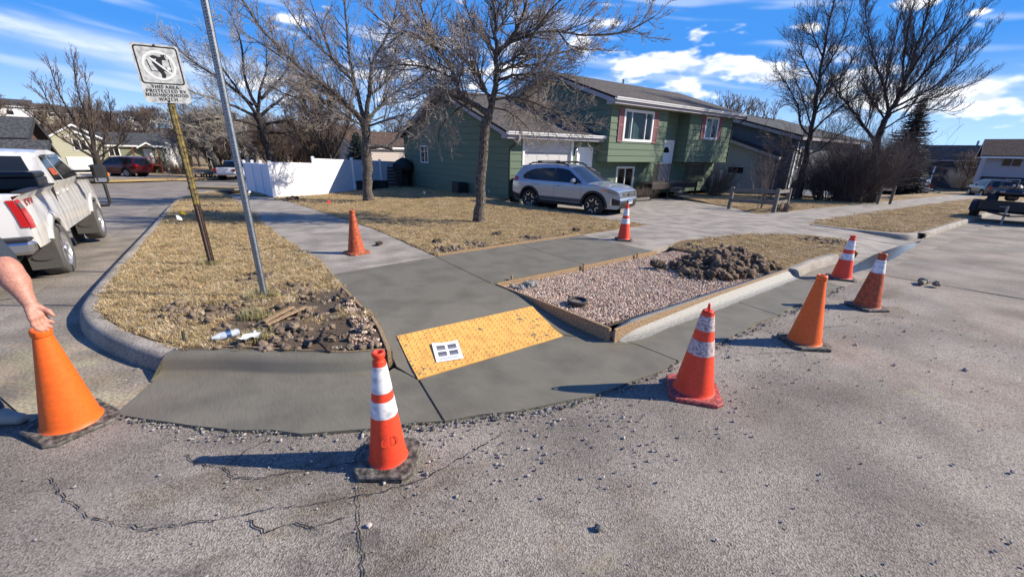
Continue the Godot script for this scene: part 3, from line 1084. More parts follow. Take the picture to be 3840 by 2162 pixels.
func build_concrete_works() -> void:
	var root := Node3D.new()
	root.name = "fresh_pavement"
	add_child(root)
	tag(root, "freshly poured dark grey concrete ramp, walk and gutter", "", "", "structure")
	var side := func(x, z): return G(x, z) + 0.143
	var pan := func(x, z): return G(x, z) + 0.016 + 0.004 * relief.get_noise_2d(x * 2.0, z * 2.0)
	var list := [
		[poly2([1.06, -5.72, 2.785, -6.05, 2.70, -4.215, 1.05, -3.86]), side],
		[poly2([2.80, -6.06, 4.73, -6.30, 4.575, -4.35, 2.715, -4.22]), side],
		[poly2([4.745, -6.30, 6.75, -6.55, 6.60, -4.50, 4.59, -4.35]), side],
		[poly2([1.05, -3.845, 2.70, -4.2, 2.77, -2.98, 2.80, -2.20, 2.98, -2.10, 2.56, -2.615, 1.0, -2.60, 0.93, -2.86]), work_h],
		[poly2([1.012, -2.588, 2.555, -2.60, 2.985, -2.09, 3.012, -1.66, 2.72, -1.62, 2.43, -1.65, 2.18, -1.66, 1.93, -1.69, 1.64, -1.77, 1.39, -1.83, 1.15, -1.94, 0.935, -2.0]), pan],
		[poly2([0.995, -2.60, 0.92, -2.01, 0.75, -2.1, 0.55, -2.17, 0.33, -2.28, 0.15, -2.37, 0.0, -2.52, -0.16, -2.62, -0.4, -2.84, -0.65, -3.09, -0.8, -3.25, -0.6, -3.78, -0.23, -3.47, 0.11, -3.2, 0.49, -2.94, 0.78, -2.80, 0.915, -2.88]), pan],
		[poly2([3.0, -2.09, 3.027, -1.65, 3.4, -1.68, 3.75, -1.64, 4.08, -1.67, 4.6, -1.70, 5.105, -1.68, 5.205, -2.24, 2.95, -2.2]), pan],
		[poly2([5.22, -2.24, 5.12, -1.68, 5.6, -1.72, 6.1, -1.67, 6.7, -1.73, 7.36, -1.70, 7.32, -2.30]), pan]]
	for e in list:
		var b := sheet(e[0], 0.12, e[1], null, 0.05)
		part("slab", b, M.fresh_concrete, root)
	# left kerb and its flowing face
	var prof := [Vector2(-0.10, 0.014), Vector2(0.0, 0.022), Vector2(0.025, 0.045), Vector2(0.045, 0.10), Vector2(0.075, 0.138), Vector2(0.12, 0.148), Vector2(0.185, 0.148), Vector2(0.19, 0.05)]
	var p1 := smooth_path([Vector2(0.80, -2.84), Vector2(0.49, -2.98), Vector2(0.11, -3.23), Vector2(-0.23, -3.5), Vector2(-0.615, -3.745)], 5)
	part("kerb", sweep(p1, prof, 0.002), M.fresh_concrete, root)
	# right kerb, broad S-shaped face
	var prof2 := [Vector2(0.04, 0.012), Vector2(-0.02, 0.022), Vector2(-0.07, 0.06), Vector2(-0.11, 0.115), Vector2(-0.15, 0.142), Vector2(-0.20, 0.148), Vector2(-0.205, 0.05)]
	var b2 := Buf.new()
	var rows := []
	for i in 26:
		var t := i / 25.0
		var p := Vector2(2.86, -2.165).lerp(Vector2(7.33, -2.285), t)
		var rise := smoothstep(0.0, 0.06, t) * 0.75 + 0.25
		var row := PackedVector3Array()
		for q in prof2:
			var zz: float = p.y + 0.03 + q.x
			row.push_back(Vector3(p.x + (1.0 - rise) * 0.05, G(p.x, zz) + q.y * rise, zz))
		rows.append(row)
	b2.grid(rows, false, true)
	b2.tri(rows[0][0], rows[0][3], rows[0][6])
	b2.tri(rows[0][3], rows[0][4], rows[0][5])
	part("kerb", b2, M.kerb_fresh, root)

	# yellow warning plate with rows of small domes
	var plate := thing("tactile_plate", "yellow orange tactile warning plate smeared with cement in the ramp", "tactile paving")
	var tp := poly2([1.0, -2.595, 2.525, -2.60, 2.69, -3.30, 1.10, -3.31])
	var bp := sheet(tp, 0.25, func(x, z): return work_h(x, z) + 0.007, null, 0.012)
	part("plate", bp, M.tactile_yellow, plate)
	var dome := Buf.new()
	dome.lathe([Vector2(0.012, 0.0), Vector2(0.010, 0.004), Vector2(0.006, 0.0055), Vector2(0.0, 0.006)], 8, Transform3D())
	var xs := []
	for i in 28:
		for j in 12:
			var u := (i + 0.5) / 28.0
			var w := (j + 0.5) / 12.0
			var q := tp[0].lerp(tp[1], u).lerp(tp[3].lerp(tp[2], u), w)
			xs.append(Transform3D(Basis(), Vector3(q.x, work_h(q.x, q.y) + 0.0068, q.y)))
	scatter("domes", "", dome.mesh(), M.tactile_yellow, xs, [], plate)
	var smear := Buf.new()
	var r := rng_of(8)
	for i in 60:
		var u := r.randf()
		if i < 34:
			u = 0.80 + r.randf() * 0.16
		elif i < 48:
			u = r.randf() * 0.08
		var w := clampf(r.randf() * 0.9 + 0.05, 0, 1)
		var q := tp[0].lerp(tp[1], u).lerp(tp[3].lerp(tp[2], u), w)
		blot(smear, q, 0.006 + 0.018 * r.randf() * r.randf(), r, func(x, z): return work_h(x, z) + 0.009)
	part("cement_spots", smear, M.fresh_concrete, plate).set_meta("kind", "stuff")

	# gravel bed
	var bed := poly2([2.82, -2.40, 7.2, -2.50, 7.3, -4.45, 6.5, -4.46, 4.45, -4.28, 2.80, -4.18])
	struct("gravel_bed", sheet(bed, 0.08, bed_h, func(x, z): return Color(3.2, 2.9, 2.5).lerp(Color(1.0, 0.95, 0.9), smoothstep(0.01, 0.09, mound(x, z)) * 0.9 + 0.1 * smoothstep(0.1, 0.4, relief.get_noise_2d(x * 3.0, z * 3.0)))), M.earth, "bed of pinkish gravel inside the form boards")
	var bed2 := poly2([0.66, -3.16, 0.89, -3.04, 1.0, -3.86, 1.01, -4.5, 0.84, -4.3, 0.80, -3.7, 0.68, -3.4])
	struct("gravel_bed", sheet(bed2, 0.08, func(x, z): return lawn_h(x, z) + 0.012 * relief_fine.get_noise_2d(x * 2.0, z * 2.0), func(_x, _z): return Color(1.7, 1.5, 1.4)), M.earth, "strip of pinkish gravel left of the ramp")

	# form boards
	board("form_board", "weathered form board along the left edge of the new walk", [Vector2(1.035, -5.76), Vector2(1.03, -4.62)], 0.152, 0.036)
	board("form_board", "short form board with a steel stake beside the landing", [Vector2(1.03, -4.60), Vector2(1.025, -3.84)], 0.150, 0.036)
	board("form_board", "bent form board at the flared left side of the ramp", [Vector2(1.03, -3.82), Vector2(0.99, -3.45), Vector2(0.90, -2.93)], 0.150, 0.03)
	board("form_board", "thin form strip behind the new left kerb", [Vector2(0.88, -2.98), Vector2(0.6, -3.10), Vector2(0.25, -3.38), Vector2(-0.08, -3.66), Vector2(-0.44, -3.9)], 0.158, 0.016)
	board("form_board", "long form board behind the new walk along the lawn", [Vector2(2.86, -6.15), Vector2(4.8, -6.40), Vector2(6.8, -6.64)], 0.165, 0.035)
	board("form_board", "pale form board between the new walk and the gravel", [Vector2(2.76, -4.13), Vector2(4.42, -4.25)], 0.156, 0.036)
	board("form_board", "second pale form board running to the driveway", [Vector2(4.44, -4.26), Vector2(6.62, -4.42)], 0.156, 0.036)
	board("form_board", "form board between the ramp and the gravel bed", [Vector2(2.735, -4.12), Vector2(2.80, -2.95), Vector2(2.82, -2.26)], 0.158, 0.03)
	board("form_board", "long pale form board behind the new right kerb", [Vector2(2.84, -2.225), Vector2(5.0, -2.32), Vector2(7.3, -2.40)], 0.158, 0.022)
	for e in [[0.985, -4.35, "steel stake holding the left form board"], [0.985, -3.95, "steel stake by the joint of two left form boards"], [3.05, -4.205, "wooden stake at the near end of the pale form board"], [4.43, -4.20, "wooden stake where two pale form boards meet"], [5.9, -4.31, "wooden stake near the driveway end of the form board"], [6.3, -6.68, "steel pin behind the long form board at the lawn"]]:
		var s := Buf.new()
		s.box(Transform3D(Basis(), Vector3(0, 0.02, 0)), Vector3(0.03, 0.32, 0.025), 0.004)
		var o := thing("form_stake", e[2], "stake", Vector3(e[0], G(e[0], e[1]) + 0.03, e[1]), 0.0, "stakes holding the form boards")
		part("stake", s, M.form_wood if e[2].begins_with("wood") else M.iron, o)


func bed_h(x: float, z: float) -> float:
	return G(x, z) + 0.085 + 0.018 * relief.get_noise_2d(x * 1.6, z * 1.6) + 0.30 * mound(x, z)


func mound(x: float, z: float) -> float:
	var e := Vector2((x - 6.55) / 1.05, (z + 3.1) / 0.55).length()
	var k := (1.0 - smoothstep(0.2, 1.25, e + 0.30 * relief.get_noise_2d(x * 2.2, z * 2.2)))
	return k * (0.85 + 0.3 * relief_fine.get_noise_2d(x, z))


func blot(b: Buf, at: Vector2, rad: float, r: RandomNumberGenerator, hf: Callable) -> void:
	var m := 7
	var pts := []
	for i in m:
		var a := TAU * i / m
		var q := at + Vector2(cos(a), sin(a)) * rad * (0.6 + 0.7 * r.randf())
		pts.append(Vector3(q.x, (hf as Callable).call(q.x, q.y), q.y))
	var c := Vector3(at.x, (hf as Callable).call(at.x, at.y) + rad * 0.15, at.y)
	for i in m:
		b.tri(c, pts[(i + 1) % m], pts[i])


func board(called: String, label: String, path: Array, top: float, thick: float) -> void:
	var o := thing(called, label, "form board")
	var b := sweep(path, [Vector2(thick * 0.5, top - 0.16), Vector2(thick * 0.5, top - 0.003), Vector2(thick * 0.5 - 0.003, top), Vector2(-thick * 0.5 + 0.003, top), Vector2(-thick * 0.5, top - 0.003), Vector2(-thick * 0.5, top - 0.16)])
	part("board", b, M.form_wood, o)


# ------------------------------------------------------------------ houses
func wall_xf(origin: Vector3, u: Vector3) -> Transform3D:   # local x along the wall, y up, z outwards
	return Transform3D(Basis(u, Vector3.UP, u.cross(Vector3.UP)), origin)


# a wall of lap boards: a thin backing with openings, and every board a piece of its own
func board_wall(parent: Node, xf: Transform3D, poly: PackedVector2Array, holes: Array, course: float, y0: float, m: Material) -> Node3D:
	var back := Buf.new()
	var rest := [poly]
	for h in holes:
		rest = cut(rest, h)
	for p in rest:
		back.flat(p, xf, 0.0)
	var w := part("wall", back, M.siding_dark, parent)
	var hi := poly[0].y
	var lo := poly[0].y
	for p in poly:
		hi = maxf(hi, p.y)
		lo = minf(lo, p.y)
	var y := y0
	while y < hi:
		var band := PackedVector2Array([Vector2(-900, y + 0.010), Vector2(900, y + 0.010), Vector2(900, y + course), Vector2(-900, y + course)])
		for p in rest:
			for q in Geometry2D.intersect_polygons(p, band):
				var b := Buf.new()
				lap_piece(b, q, xf, y, course)
				part("siding_board", b, m, w)
		y += course
	return w


func cut(list: Array, hole: PackedVector2Array) -> Array:   # minus a rectangle, in pieces without inner holes
	var lo := hole[0]
	var hi := hole[0]
	for p in hole:
		lo = lo.min(p)
		hi = hi.max(p)
	var out := []
	for p in list:
		for band in [[-900.0, lo.y, -900.0, 900.0], [hi.y, 900.0, -900.0, 900.0], [lo.y, hi.y, -900.0, lo.x], [lo.y, hi.y, hi.x, 900.0]]:
			for q in Geometry2D.intersect_polygons(p, PackedVector2Array([Vector2(band[2], band[0]), Vector2(band[3], band[0]), Vector2(band[3], band[1]), Vector2(band[2], band[1])])):
				out.append(q)
	return out


func lap_piece(b: Buf, q: PackedVector2Array, xf: Transform3D, y: float, course: float) -> void:
	if Geometry2D.is_polygon_clockwise(q):
		q.reverse()
	var depth := func(p: Vector2) -> float: return 0.030 - 0.022 * clampf((p.y - y) / course, 0.0, 1.0)
	var tr := Geometry2D.triangulate_polygon(q)
	for i in range(0, tr.size(), 3):
		var a := q[tr[i]]
		var c := q[tr[i + 1]]
		var d := q[tr[i + 2]]
		if (c - a).cross(d - a) < 0:
			var t := c
			c = d
			d = t
		b.tri(xf * Vector3(a.x, a.y, depth.call(a)), xf * Vector3(c.x, c.y, depth.call(c)), xf * Vector3(d.x, d.y, depth.call(d)))
	for i in q.size():
		var a := q[i]
		var c := q[(i + 1) % q.size()]
		b.quad(xf * Vector3(a.x, a.y, 0.001), xf * Vector3(c.x, c.y, 0.001), xf * Vector3(c.x, c.y, depth.call(c)), xf * Vector3(a.x, a.y, depth.call(a)))


func rect(x0: float, y0: float, x1: float, y1: float) -> PackedVector2Array:
	return PackedVector2Array([Vector2(x0, y0), Vector2(x1, y0), Vector2(x1, y1), Vector2(x0, y1)])


func bar(b: Buf, xf: Transform3D, x0: float, y0: float, x1: float, y1: float, z0: float, z1: float, bev := 0.004) -> void:
	b.box(xf * Transform3D(Basis(), Vector3((x0 + x1) * 0.5, (y0 + y1) * 0.5, (z0 + z1) * 0.5)), Vector3(absf(x1 - x0), absf(y1 - y0), absf(z1 - z0)), bev)


# a window set into a wall: frame with mullions, clear panes, a dark room behind, curtain if asked
func window_in(parent: Node, xf: Transform3D, x0: float, y0: float, x1: float, y1: float, fr: float, mull: Array, curtain := "", trim := "trim_white") -> Node3D:
	var b := Buf.new()
	bar(b, xf, x0, y0, x0 + fr, y1, -0.06, 0.05)
	bar(b, xf, x1 - fr, y0, x1, y1, -0.06, 0.05)
	bar(b, xf, x0 + fr, y1 - fr, x1 - fr, y1, -0.06, 0.05)
	bar(b, xf, x0 + fr, y0, x1 - fr, y0 + fr, -0.06, 0.055)
	for q in mull:
		var xm: float = lerpf(x0 + fr, x1 - fr, q)
		bar(b, xf, xm - 0.028, y0 + fr, xm + 0.028, y1 - fr, -0.05, 0.03)
	var w := part("window", b, M[trim], parent)
	var cuts := [0.0]
	cuts.append_array(mull)
	cuts.append(1.0)
	for i in cuts.size() - 1:
		var a: float = lerpf(x0 + fr, x1 - fr, cuts[i]) + (0.03 if i > 0 else 0.0)
		var e: float = lerpf(x0 + fr, x1 - fr, cuts[i + 1]) - (0.03 if i < cuts.size() - 2 else 0.0)
		var p := Buf.new()
		p.quad(xf * Vector3(a, y0 + fr, 0.0), xf * Vector3(e, y0 + fr, 0.0), xf * Vector3(e, y1 - fr, 0.0), xf * Vector3(a, y1 - fr, 0.0))
		part("pane", p, M.window_pane, w)
	var room := Buf.new()
	var c := [Vector3(x0, y0, -0.065), Vector3(x1, y0, -0.065), Vector3(x1, y1, -0.065), Vector3(x0, y1, -0.065)]
	for i in 4:
		var p: Vector3 = c[i]
		var q: Vector3 = c[(i + 1) % 4]
		room.quad(xf * p, xf * q, xf * (q + Vector3(0, 0, -0.9)), xf * (p + Vector3(0, 0, -0.9)))
	room.quad(xf * (c[0] + Vector3(0, 0, -0.9)), xf * (c[1] + Vector3(0, 0, -0.9)), xf * (c[2] + Vector3(0, 0, -0.9)), xf * (c[3] + Vector3(0, 0, -0.9)))
	part("room_behind", room, M.room_dark, w)
	if curtain:
		var cur := Buf.new()
		var rows := []
		for j in 2:
			var row := PackedVector3Array()
			for i in 24:
				var t := i / 23.0
				var wide := lerpf(0.34, 0.12, t if curtain == "swept" else 0.5)
				row.push_back(xf * Vector3(lerpf(x0 + fr + (x1 - x0) * 0.22, x0 + fr + (x1 - x0) * 0.55, t), lerpf(y0 + fr, y1 - fr - 0.05, float(j) * (1.0 - 0.55 * t)), -0.16 + 0.03 * sin(t * 40.0) + wide * 0.0))
			rows.append(row)
		cur.grid(rows, false, true)
		part("curtain", cur, M.curtain_teal, w)
	return w


# a roof slope from the eave line e0-e1 up to r0-r1 (seen from outside e0 is left), with shingle uv
func roof_slope(parent: Node, e0: Vector3, e1: Vector3, r0: Vector3, r1: Vector3, m: Material, thick := 0.09) -> MeshInstance3D:
	var b := Buf.new()
	var nn := (e1 - e0).cross(r0 - e0).normalized()
	var u := (e1 - e0).normalized()
	var vdir := nn.cross(u)
	b.quad(e0, e1, r1, r0)
	for p in [e0, e1, r1, r0]:
		b.uv.push_back(Vector2((p - e0).dot(u), -(p - e0).dot(vdir)))
	var d := -nn * thick
	b.quad(e0 + d, r0 + d, r1 + d, e1 + d)
	b.quad(e0 + d, e1 + d, e1, e0)
	b.quad(e1 + d, r1 + d, r1, e1)
	b.quad(r0 + d, e0 + d, e0, r0)
	b.quad(r1 + d, r0 + d, r0, r1)
	while b.uv.size() < b.v.size():
		b.uv.push_back(Vector2(0.01, 0.01))
	return part("roof", b, m, parent)


func gutter_run(parent: Node, a: Vector3, e: Vector3, out: Vector3) -> Node3D:
	var b := Buf.new()
	var prof := [Vector2(0.0, 0.0), Vector2(0.09, -0.005), Vector2(0.095, 0.03), Vector2(0.125, 0.075), Vector2(0.13, 0.12), Vector2(0.115, 0.122), Vector2(0.09, 0.05), Vector2(0.01, 0.03), Vector2(0.0, 0.12)]
	var rows := []
	for p in [a, e]:
		var row := PackedVector3Array()
		for q in prof:
			row.push_back(p + out * q.x + Vector3.UP * q.y)
		rows.append(row)
	for k in prof.size() - 1:
		b.quad(rows[0][k], rows[1][k], rows[1][k + 1], rows[0][k + 1])
	for r in rows:
		for k in range(1, prof.size() - 1):
			b.tri(r[0], r[k], r[k + 1])
	return part("gutter", b, M.gutter_white, parent)


func build_green_house() -> void:
	var h := thing("green_house", "green split level house with attached garage, brown shingle roof and mauve shutters", "house")
	var gm: Material = M.siding_green
	var front := wall_xf(Vector3(0, 0, -15.0), Vector3.RIGHT)
	var side := wall_xf(Vector3(10.63, 0, 0), Vector3.BACK)      # u = z
	var up1 := wall_xf(Vector3(0, 0, -14.25), Vector3.RIGHT)
	# garage
	board_wall(h, side, poly2([-27.3, -1.15, -15.0, -0.72, -15.0, 2.42, -20.95, 4.46, -27.3, 2.34]), [rect(-24.6, 0.84, -23.48, 1.84)], 0.305, -0.94, gm)
	board_wall(h, front, poly2([10.63, -0.72, 16.13, -0.85, 16.13, 2.5, 10.63, 2.5]), [rect(11.34, -0.9, 14.37, 2.2), rect(14.67, -0.9, 15.75, 1.86)], 0.305, -0.33, gm)
	window_in(h, side, -24.6, 0.84, -23.48, 1.84, 0.06, [0.5])
	var b := Buf.new()
	bar(b, side, -27.28, -1.3, -15.0, -0.94, 0.0, -0.05, 0.0)
	bar(b, front, 10.65, -1.2, 11.34, -0.33, 0.0, -0.05, 0.0)
	bar(b, front, 16.13, -1.3, 27.6, -0.62, 0.0, -0.05, 0.0)
	part("foundation", b, M.foundation, h)
	b = Buf.new()
	b.box(Transform3D(Basis(), Vector3(10.63, 0.95, -14.99)), Vector3(0.07, 3.0, 0.07), 0.005)
	part("corner_board", b, gm, h)
	# garage door of five sections
	b = Buf.new()
	bar(b, front, 11.30, -0.62, 11.43, 2.24, -0.10, 0.045)
	bar(b, front, 14.28, -0.66, 14.41, 2.24, -0.10, 0.045)
	bar(b, front, 11.43, 2.12, 14.28, 2.24, -0.10, 0.045)
	var gd := part("garage_door_frame", b, M.trim_white, h)
	for i in 5:
		b = Buf.new()
		var y0 := -0.66 + i * 0.557
		bar(b, front, 11.43, y0 + 0.006, 14.28, y0 + 0.551, -0.12, -0.075, 0.012)
		for q in 4:
			bar(b, front, 11.52 + q * 0.69, y0 + 0.09, 12.09 + q * 0.69, y0 + 0.46, -0.09, -0.066, 0.014)
		part("panel", b, M.garage_door, gd)
	# side door
	b = Buf.new()
	bar(b, front, 14.66, -0.68, 14.77, 1.88, -0.06, 0.045)
	bar(b, front, 15.66, -0.68, 15.77, 1.88, -0.06, 0.045)
	bar(b, front, 14.77, 1.77, 15.66, 1.88, -0.06, 0.045)
	var fd := part("door_frame", b, M.trim_white, h)
	b = Buf.new()
	bar(b, front, 14.77, -0.68, 15.66, 1.77, -0.08, -0.03)
	part("door", b, M.trim_white, fd)
	b = Buf.new()
	b.lathe([Vector2(0, 0), Vector2(0.03, 0.01), Vector2(0.034, 0.03), Vector2(0.0, 0.05)], 10, front * Transform3D(Basis(Vector3.RIGHT, PI / 2), Vector3(14.86, 0.42, -0.03)))
	part("handle", b, M.chrome, fd)
	b = Buf.new()
	bar(b, front, 14.49, 1.50, 14.57, 1.62, 0.02, 0.10)
	b.lathe([Vector2(0.02, -0.06), Vector2(0.07, 0.0), Vector2(0.075, 0.12), Vector2(0.02, 0.17)], 10, front * Transform3D(Basis(), Vector3(14.53, 1.62, 0.11)))
	part("porch_lamp", b, M.chrome, h)
	# garage roof
	var sl := 0.345
	var ye := 2.40
	var rg := Vector3(0, ye + 6.47 * sl, -20.95)
	var e0 := Vector3(10.12, ye, -14.48)
	roof_slope(h, e0, Vector3(16.1, ye, -14.48), Vector3(10.12, rg.y, rg.z), Vector3(16.1, rg.y, rg.z), M.shingle_brown)
	roof_slope(h, Vector3(16.1, ye, -27.42), Vector3(10.12, ye, -27.42), Vector3(16.1, rg.y, rg.z), Vector3(10.12, rg.y, rg.z), M.shingle_brown)
	rake(h, Vector3(10.13, ye - 0.09, -14.5), Vector3(10.13, rg.y - 0.09, rg.z), 0.16)
	rake(h, Vector3(10.13, ye - 0.09, -27.4), Vector3(10.13, rg.y - 0.09, rg.z), 0.16)
	b = Buf.new()
	b.box(Transform3D(Basis(), Vector3(10.40, ye - 0.20, -14.74)), Vector3(0.50, 0.16, 0.46), 0.0)
	b.box(Transform3D(Basis(), Vector3(13.37, ye - 0.17, -14.52)), Vector3(5.44, 0.17, 0.025), 0.0)
	b.box(Transform3D(Basis(), Vector3(13.37, ye - 0.26, -14.76)), Vector3(5.44, 0.012, 0.47), 0.0)
	part("soffit", b, M.fascia_grey, h)
	gutter_run(h, Vector3(10.10, ye - 0.12, -14.50), Vector3(16.32, ye - 0.10, -14.50), Vector3.BACK)
	b = Buf.new()
	b.tube(PackedVector3Array([Vector3(10.72, ye - 0.11, -14.43), Vector3(10.72, ye - 0.28, -14.43), Vector3(10.70, ye - 0.42, -14.55)]), PackedFloat32Array([0.04, 0.045, 0.045]), 8)
	part("downspout_elbow", b, M.gutter_white, h)
	b = Buf.new()
	b.tube(PackedVector3Array([Vector3(10.70, ye - 0.42, -14.55), Vector3(10.58, 1.75, -14.92), Vector3(10.57, 1.5, -14.94), Vector3(10.57, -0.3, -14.93), Vector3(10.5, -0.42, -14.8), Vector3(10.25, -0.47, -14.5)]), PackedFloat32Array([0.04, 0.04, 0.04, 0.04, 0.045, 0.05]), 8)
	part("downspout", b, flat_mat("downspout_green", Color(0.03, 0.045, 0.035), 0.7), h)

	# main part: lower walls
	board_wall(h, front, poly2([16.13, -0.95, 27.6, -1.1, 27.6, 1.25, 22.84, 1.25, 22.84, 4.0, 20.66, 4.0, 20.66, 1.25, 16.13, 1.25]), [rect(17.72, -0.30, 19.24, 0.95), rect(21.50, -0.2, 22.56, 2.36)], 0.305, -0.62, gm)
	window_in(h, front, 17.72, -0.30, 19.24, 0.95, 0.11, [0.5])
	# jutting upper storey, two bays
	for bay in [[16.08, 20.66], [22.84, 27.62]]:
		var holes := [rect(17.03, 2.2, 19.43, 3.73)] if bay[0] < 20 else [rect(24.47, 2.54, 25.96, 3.82)]
		board_wall(h, up1, rect(bay[0], 1.2, bay[1], 4.05), holes, 0.305, 1.2, gm)
		b = Buf.new()
		b.quad(Vector3(bay[0], 1.2, -15.0), Vector3(bay[1], 1.2, -15.0), Vector3(bay[1], 1.2, -14.25), Vector3(bay[0], 1.2, -14.25))
		part("underside", b, M.foundation, h)
	board_wall(h, wall_xf(Vector3(22.84, 0, 0), Vector3.BACK), rect(-15.0, 1.2, -14.25, 4.0), [], 0.305, 1.2, gm)
	board_wall(h, wall_xf(Vector3(20.66, 0, 0), Vector3.FORWARD), rect(14.25, 1.2, 15.0, 4.0), [], 0.305, 1.2, gm)
	# gable walls of the main part
	board_wall(h, wall_xf(Vector3(16.08, 0, 0), Vector3.BACK), poly2([-23.6, 1.2, -14.25, 1.2, -14.25, 4.0, -18.95, 5.66, -23.6, 4.0]), [], 0.305, 1.2, gm)
	board_wall(h, wall_xf(Vector3(27.62, 0, 0), Vector3.FORWARD), poly2([23.6, -1.4, 15.0, -1.2, 15.0, 1.2, 14.25, 1.2, 14.25, 4.0, 18.95, 5.66, 23.6, 4.0]), [], 0.305, -1.24, gm)
	b = Buf.new()
	b.quad(Vector3(27.6, -1.4, -23.6), Vector3(10.63, -1.4, -23.6), Vector3(10.63, 4.2, -23.6), Vector3(27.6, 4.2, -23.6))
	b.quad(Vector3(16.1, -1.4, -27.3), Vector3(10.63, -1.4, -27.3), Vector3(10.63, 2.4, -27.3), Vector3(16.1, 2.4, -27.3))
	b.quad(Vector3(16.1, -1.4, -23.6), Vector3(16.1, -1.4, -27.3), Vector3(16.1, 3.5, -27.3), Vector3(16.1, 3.5, -23.6))
	part("rear_wall", b, gm, h)
	# front windows with shutters
	window_in(h, up1, 17.03, 2.2, 19.43, 3.73, 0.13, [0.235, 0.765], "swept")
	window_in(h, up1, 24.47, 2.54, 25.96, 3.82, 0.12, [0.5], "swept")
	for s in [[16.63, 17.0, 2.17, 3.75], [19.46, 19.83, 2.17, 3.75], [24.08, 24.44, 2.52, 3.83], [25.99, 26.35, 2.52, 3.83]]:
		b = Buf.new()
		bar(b, up1, s[0], s[2], s[1], s[3], 0.02, 0.05, 0.004)
		bar(b, up1, s[0], s[2], s[0] + 0.05, s[3], 0.045, 0.066, 0.004)
		bar(b, up1, s[1] - 0.05, s[2], s[1], s[3], 0.045, 0.066, 0.004)
		for yy in [s[2], (s[2] + s[3]) * 0.5 - 0.04, s[3] - 0.07]:
			bar(b, up1, s[0] + 0.05, yy, s[1] - 0.05, yy + 0.07, 0.045, 0.064, 0.004)
		var sh := part("shutter", b, M.shutter_mauve, h)
		b = Buf.new()
		var y: float = s[2] + 0.1
		while y < s[3] - 0.1:
			b.box(up1 * Transform3D(Basis(Vector3.RIGHT, 0.6), Vector3((s[0] + s[1]) * 0.5, y, 0.052)), Vector3(s[1] - s[0] - 0.1, 0.036, 0.007))
			y += 0.045
		part("louvres", b, M.shutter_mauve, sh).set_meta("kind", "stuff")
	# front door
	b = Buf.new()
	bar(b, front, 21.46, -0.05, 21.58, 2.42, -0.06, 0.09)
	bar(b, front, 22.46, -0.05, 22.62, 2.42, -0.06, 0.09)
	bar(b, front, 21.58, 2.28, 22.46, 2.42, -0.06, 0.09)
	fd = part("door_frame", b, M.trim_white, h)
	b = Buf.new()
	bar(b, front, 21.58, -0.05, 22.46, 2.28, -0.06, 0.0)
	part("door", b, M.trim_white, fd)
	b = Buf.new()
	var arc := PackedVector2Array()
	for i in 13:
		arc.push_back(Vector2(22.02 + 0.32 * cos(PI * i / 12.0), 1.72 + 0.32 * sin(PI * i / 12.0)))
	b.prism(arc, front, 0.006)
	part("fan_light", b, M.glass_dark, fd)
	# main roof
	ye = 4.12
	rg = Vector3(0, ye + 5.2 * 0.335, -18.95)
	var xl := 15.72
	var xr := 28.42
	roof_slope(h, Vector3(xl, ye, -13.75), Vector3(xr, ye, -13.75), Vector3(xl, rg.y, rg.z), Vector3(xr, rg.y, rg.z), M.shingle_brown)
	roof_slope(h, Vector3(xr, ye, -24.15), Vector3(xl, ye, -24.15), Vector3(xr, rg.y, rg.z), Vector3(xl, rg.y, rg.z), M.shingle_brown)
	for x in [xl + 0.012, xr - 0.012]:
		rake(h, Vector3(x, ye - 0.09, -13.78), Vector3(x, rg.y - 0.09, rg.z), 0.19)
		rake(h, Vector3(x, ye - 0.09, -24.1), Vector3(x, rg.y - 0.09, rg.z), 0.19)
	b = Buf.new()
	b.box(Transform3D(Basis(), Vector3((xl + xr) * 0.5, ye - 0.27, -14.02)), Vector3(xr - xl - 0.05, 0.014, 0.5))
	b.box(Transform3D(Basis(), Vector3((xl + xr) * 0.5, ye - 0.17, -13.79)), Vector3(xr - xl - 0.05, 0.19, 0.025))
	b.box(Transform3D(Basis(), Vector3(xl + 0.19, ye - 0.2, -14.05)), Vector3(0.34, 0.18, 0.5))
	part("soffit", b, M.fascia_grey, h)
	gutter_run(h, Vector3(xl, ye - 0.12, -13.77), Vector3(xr + 0.03, ye - 0.12, -13.77), Vector3.BACK)
	b = Buf.new()
	b.tube(PackedVector3Array([Vector3(28.2, ye - 0.1, -13.7), Vector3(28.2, ye - 0.28, -13.7), Vector3(27.72, 3.35, -14.2), Vector3(27.7, 3.1, -14.22), Vector3(27.7, 1.2, -14.22)]), PackedFloat32Array([0.04, 0.04, 0.04, 0.04, 0.04]), 8)
	part("downspout", b, M["downspout_green"], h)
	b = Buf.new()
	b.lathe([Vector2(0.06, -0.2), Vector2(0.06, 0.45), Vector2(0.09, 0.46), Vector2(0.09, 0.5), Vector2(0.0, 0.5)], 10, Transform3D(Basis(), Vector3(23.0, 5.75, -19.6)))
	part("roof_vent", b, M.galvanised, h)

	# porch deck with dark railing
	var d := thing("porch_deck", "dark timber porch deck with baluster railing before the front door", "deck", Vector3(21.6, -0.75, -14.0))
	b = Buf.new()
	for k in 8:
		b.box(Transform3D(Basis(), Vector3(0.05, 0.84, -0.86 + k * 0.145)), Vector3(4.5, 0.035, 0.138), 0.004)
	part("deck_boards", b, M.grey_wood, d)
	b = Buf.new()
	b.box(Transform3D(Basis(), Vector3(0.05, 0.66, 0.2)), Vector3(4.5, 0.3, 0.04), 0.004)
	for x in [-2.15, -0.6, 0.3, 2.25]:
		b.box(Transform3D(Basis(), Vector3(x, 0.4, 0.16)), Vector3(0.09, 0.85, 0.09), 0.004)
	part("deck_frame", b, M.dark_wood, d)
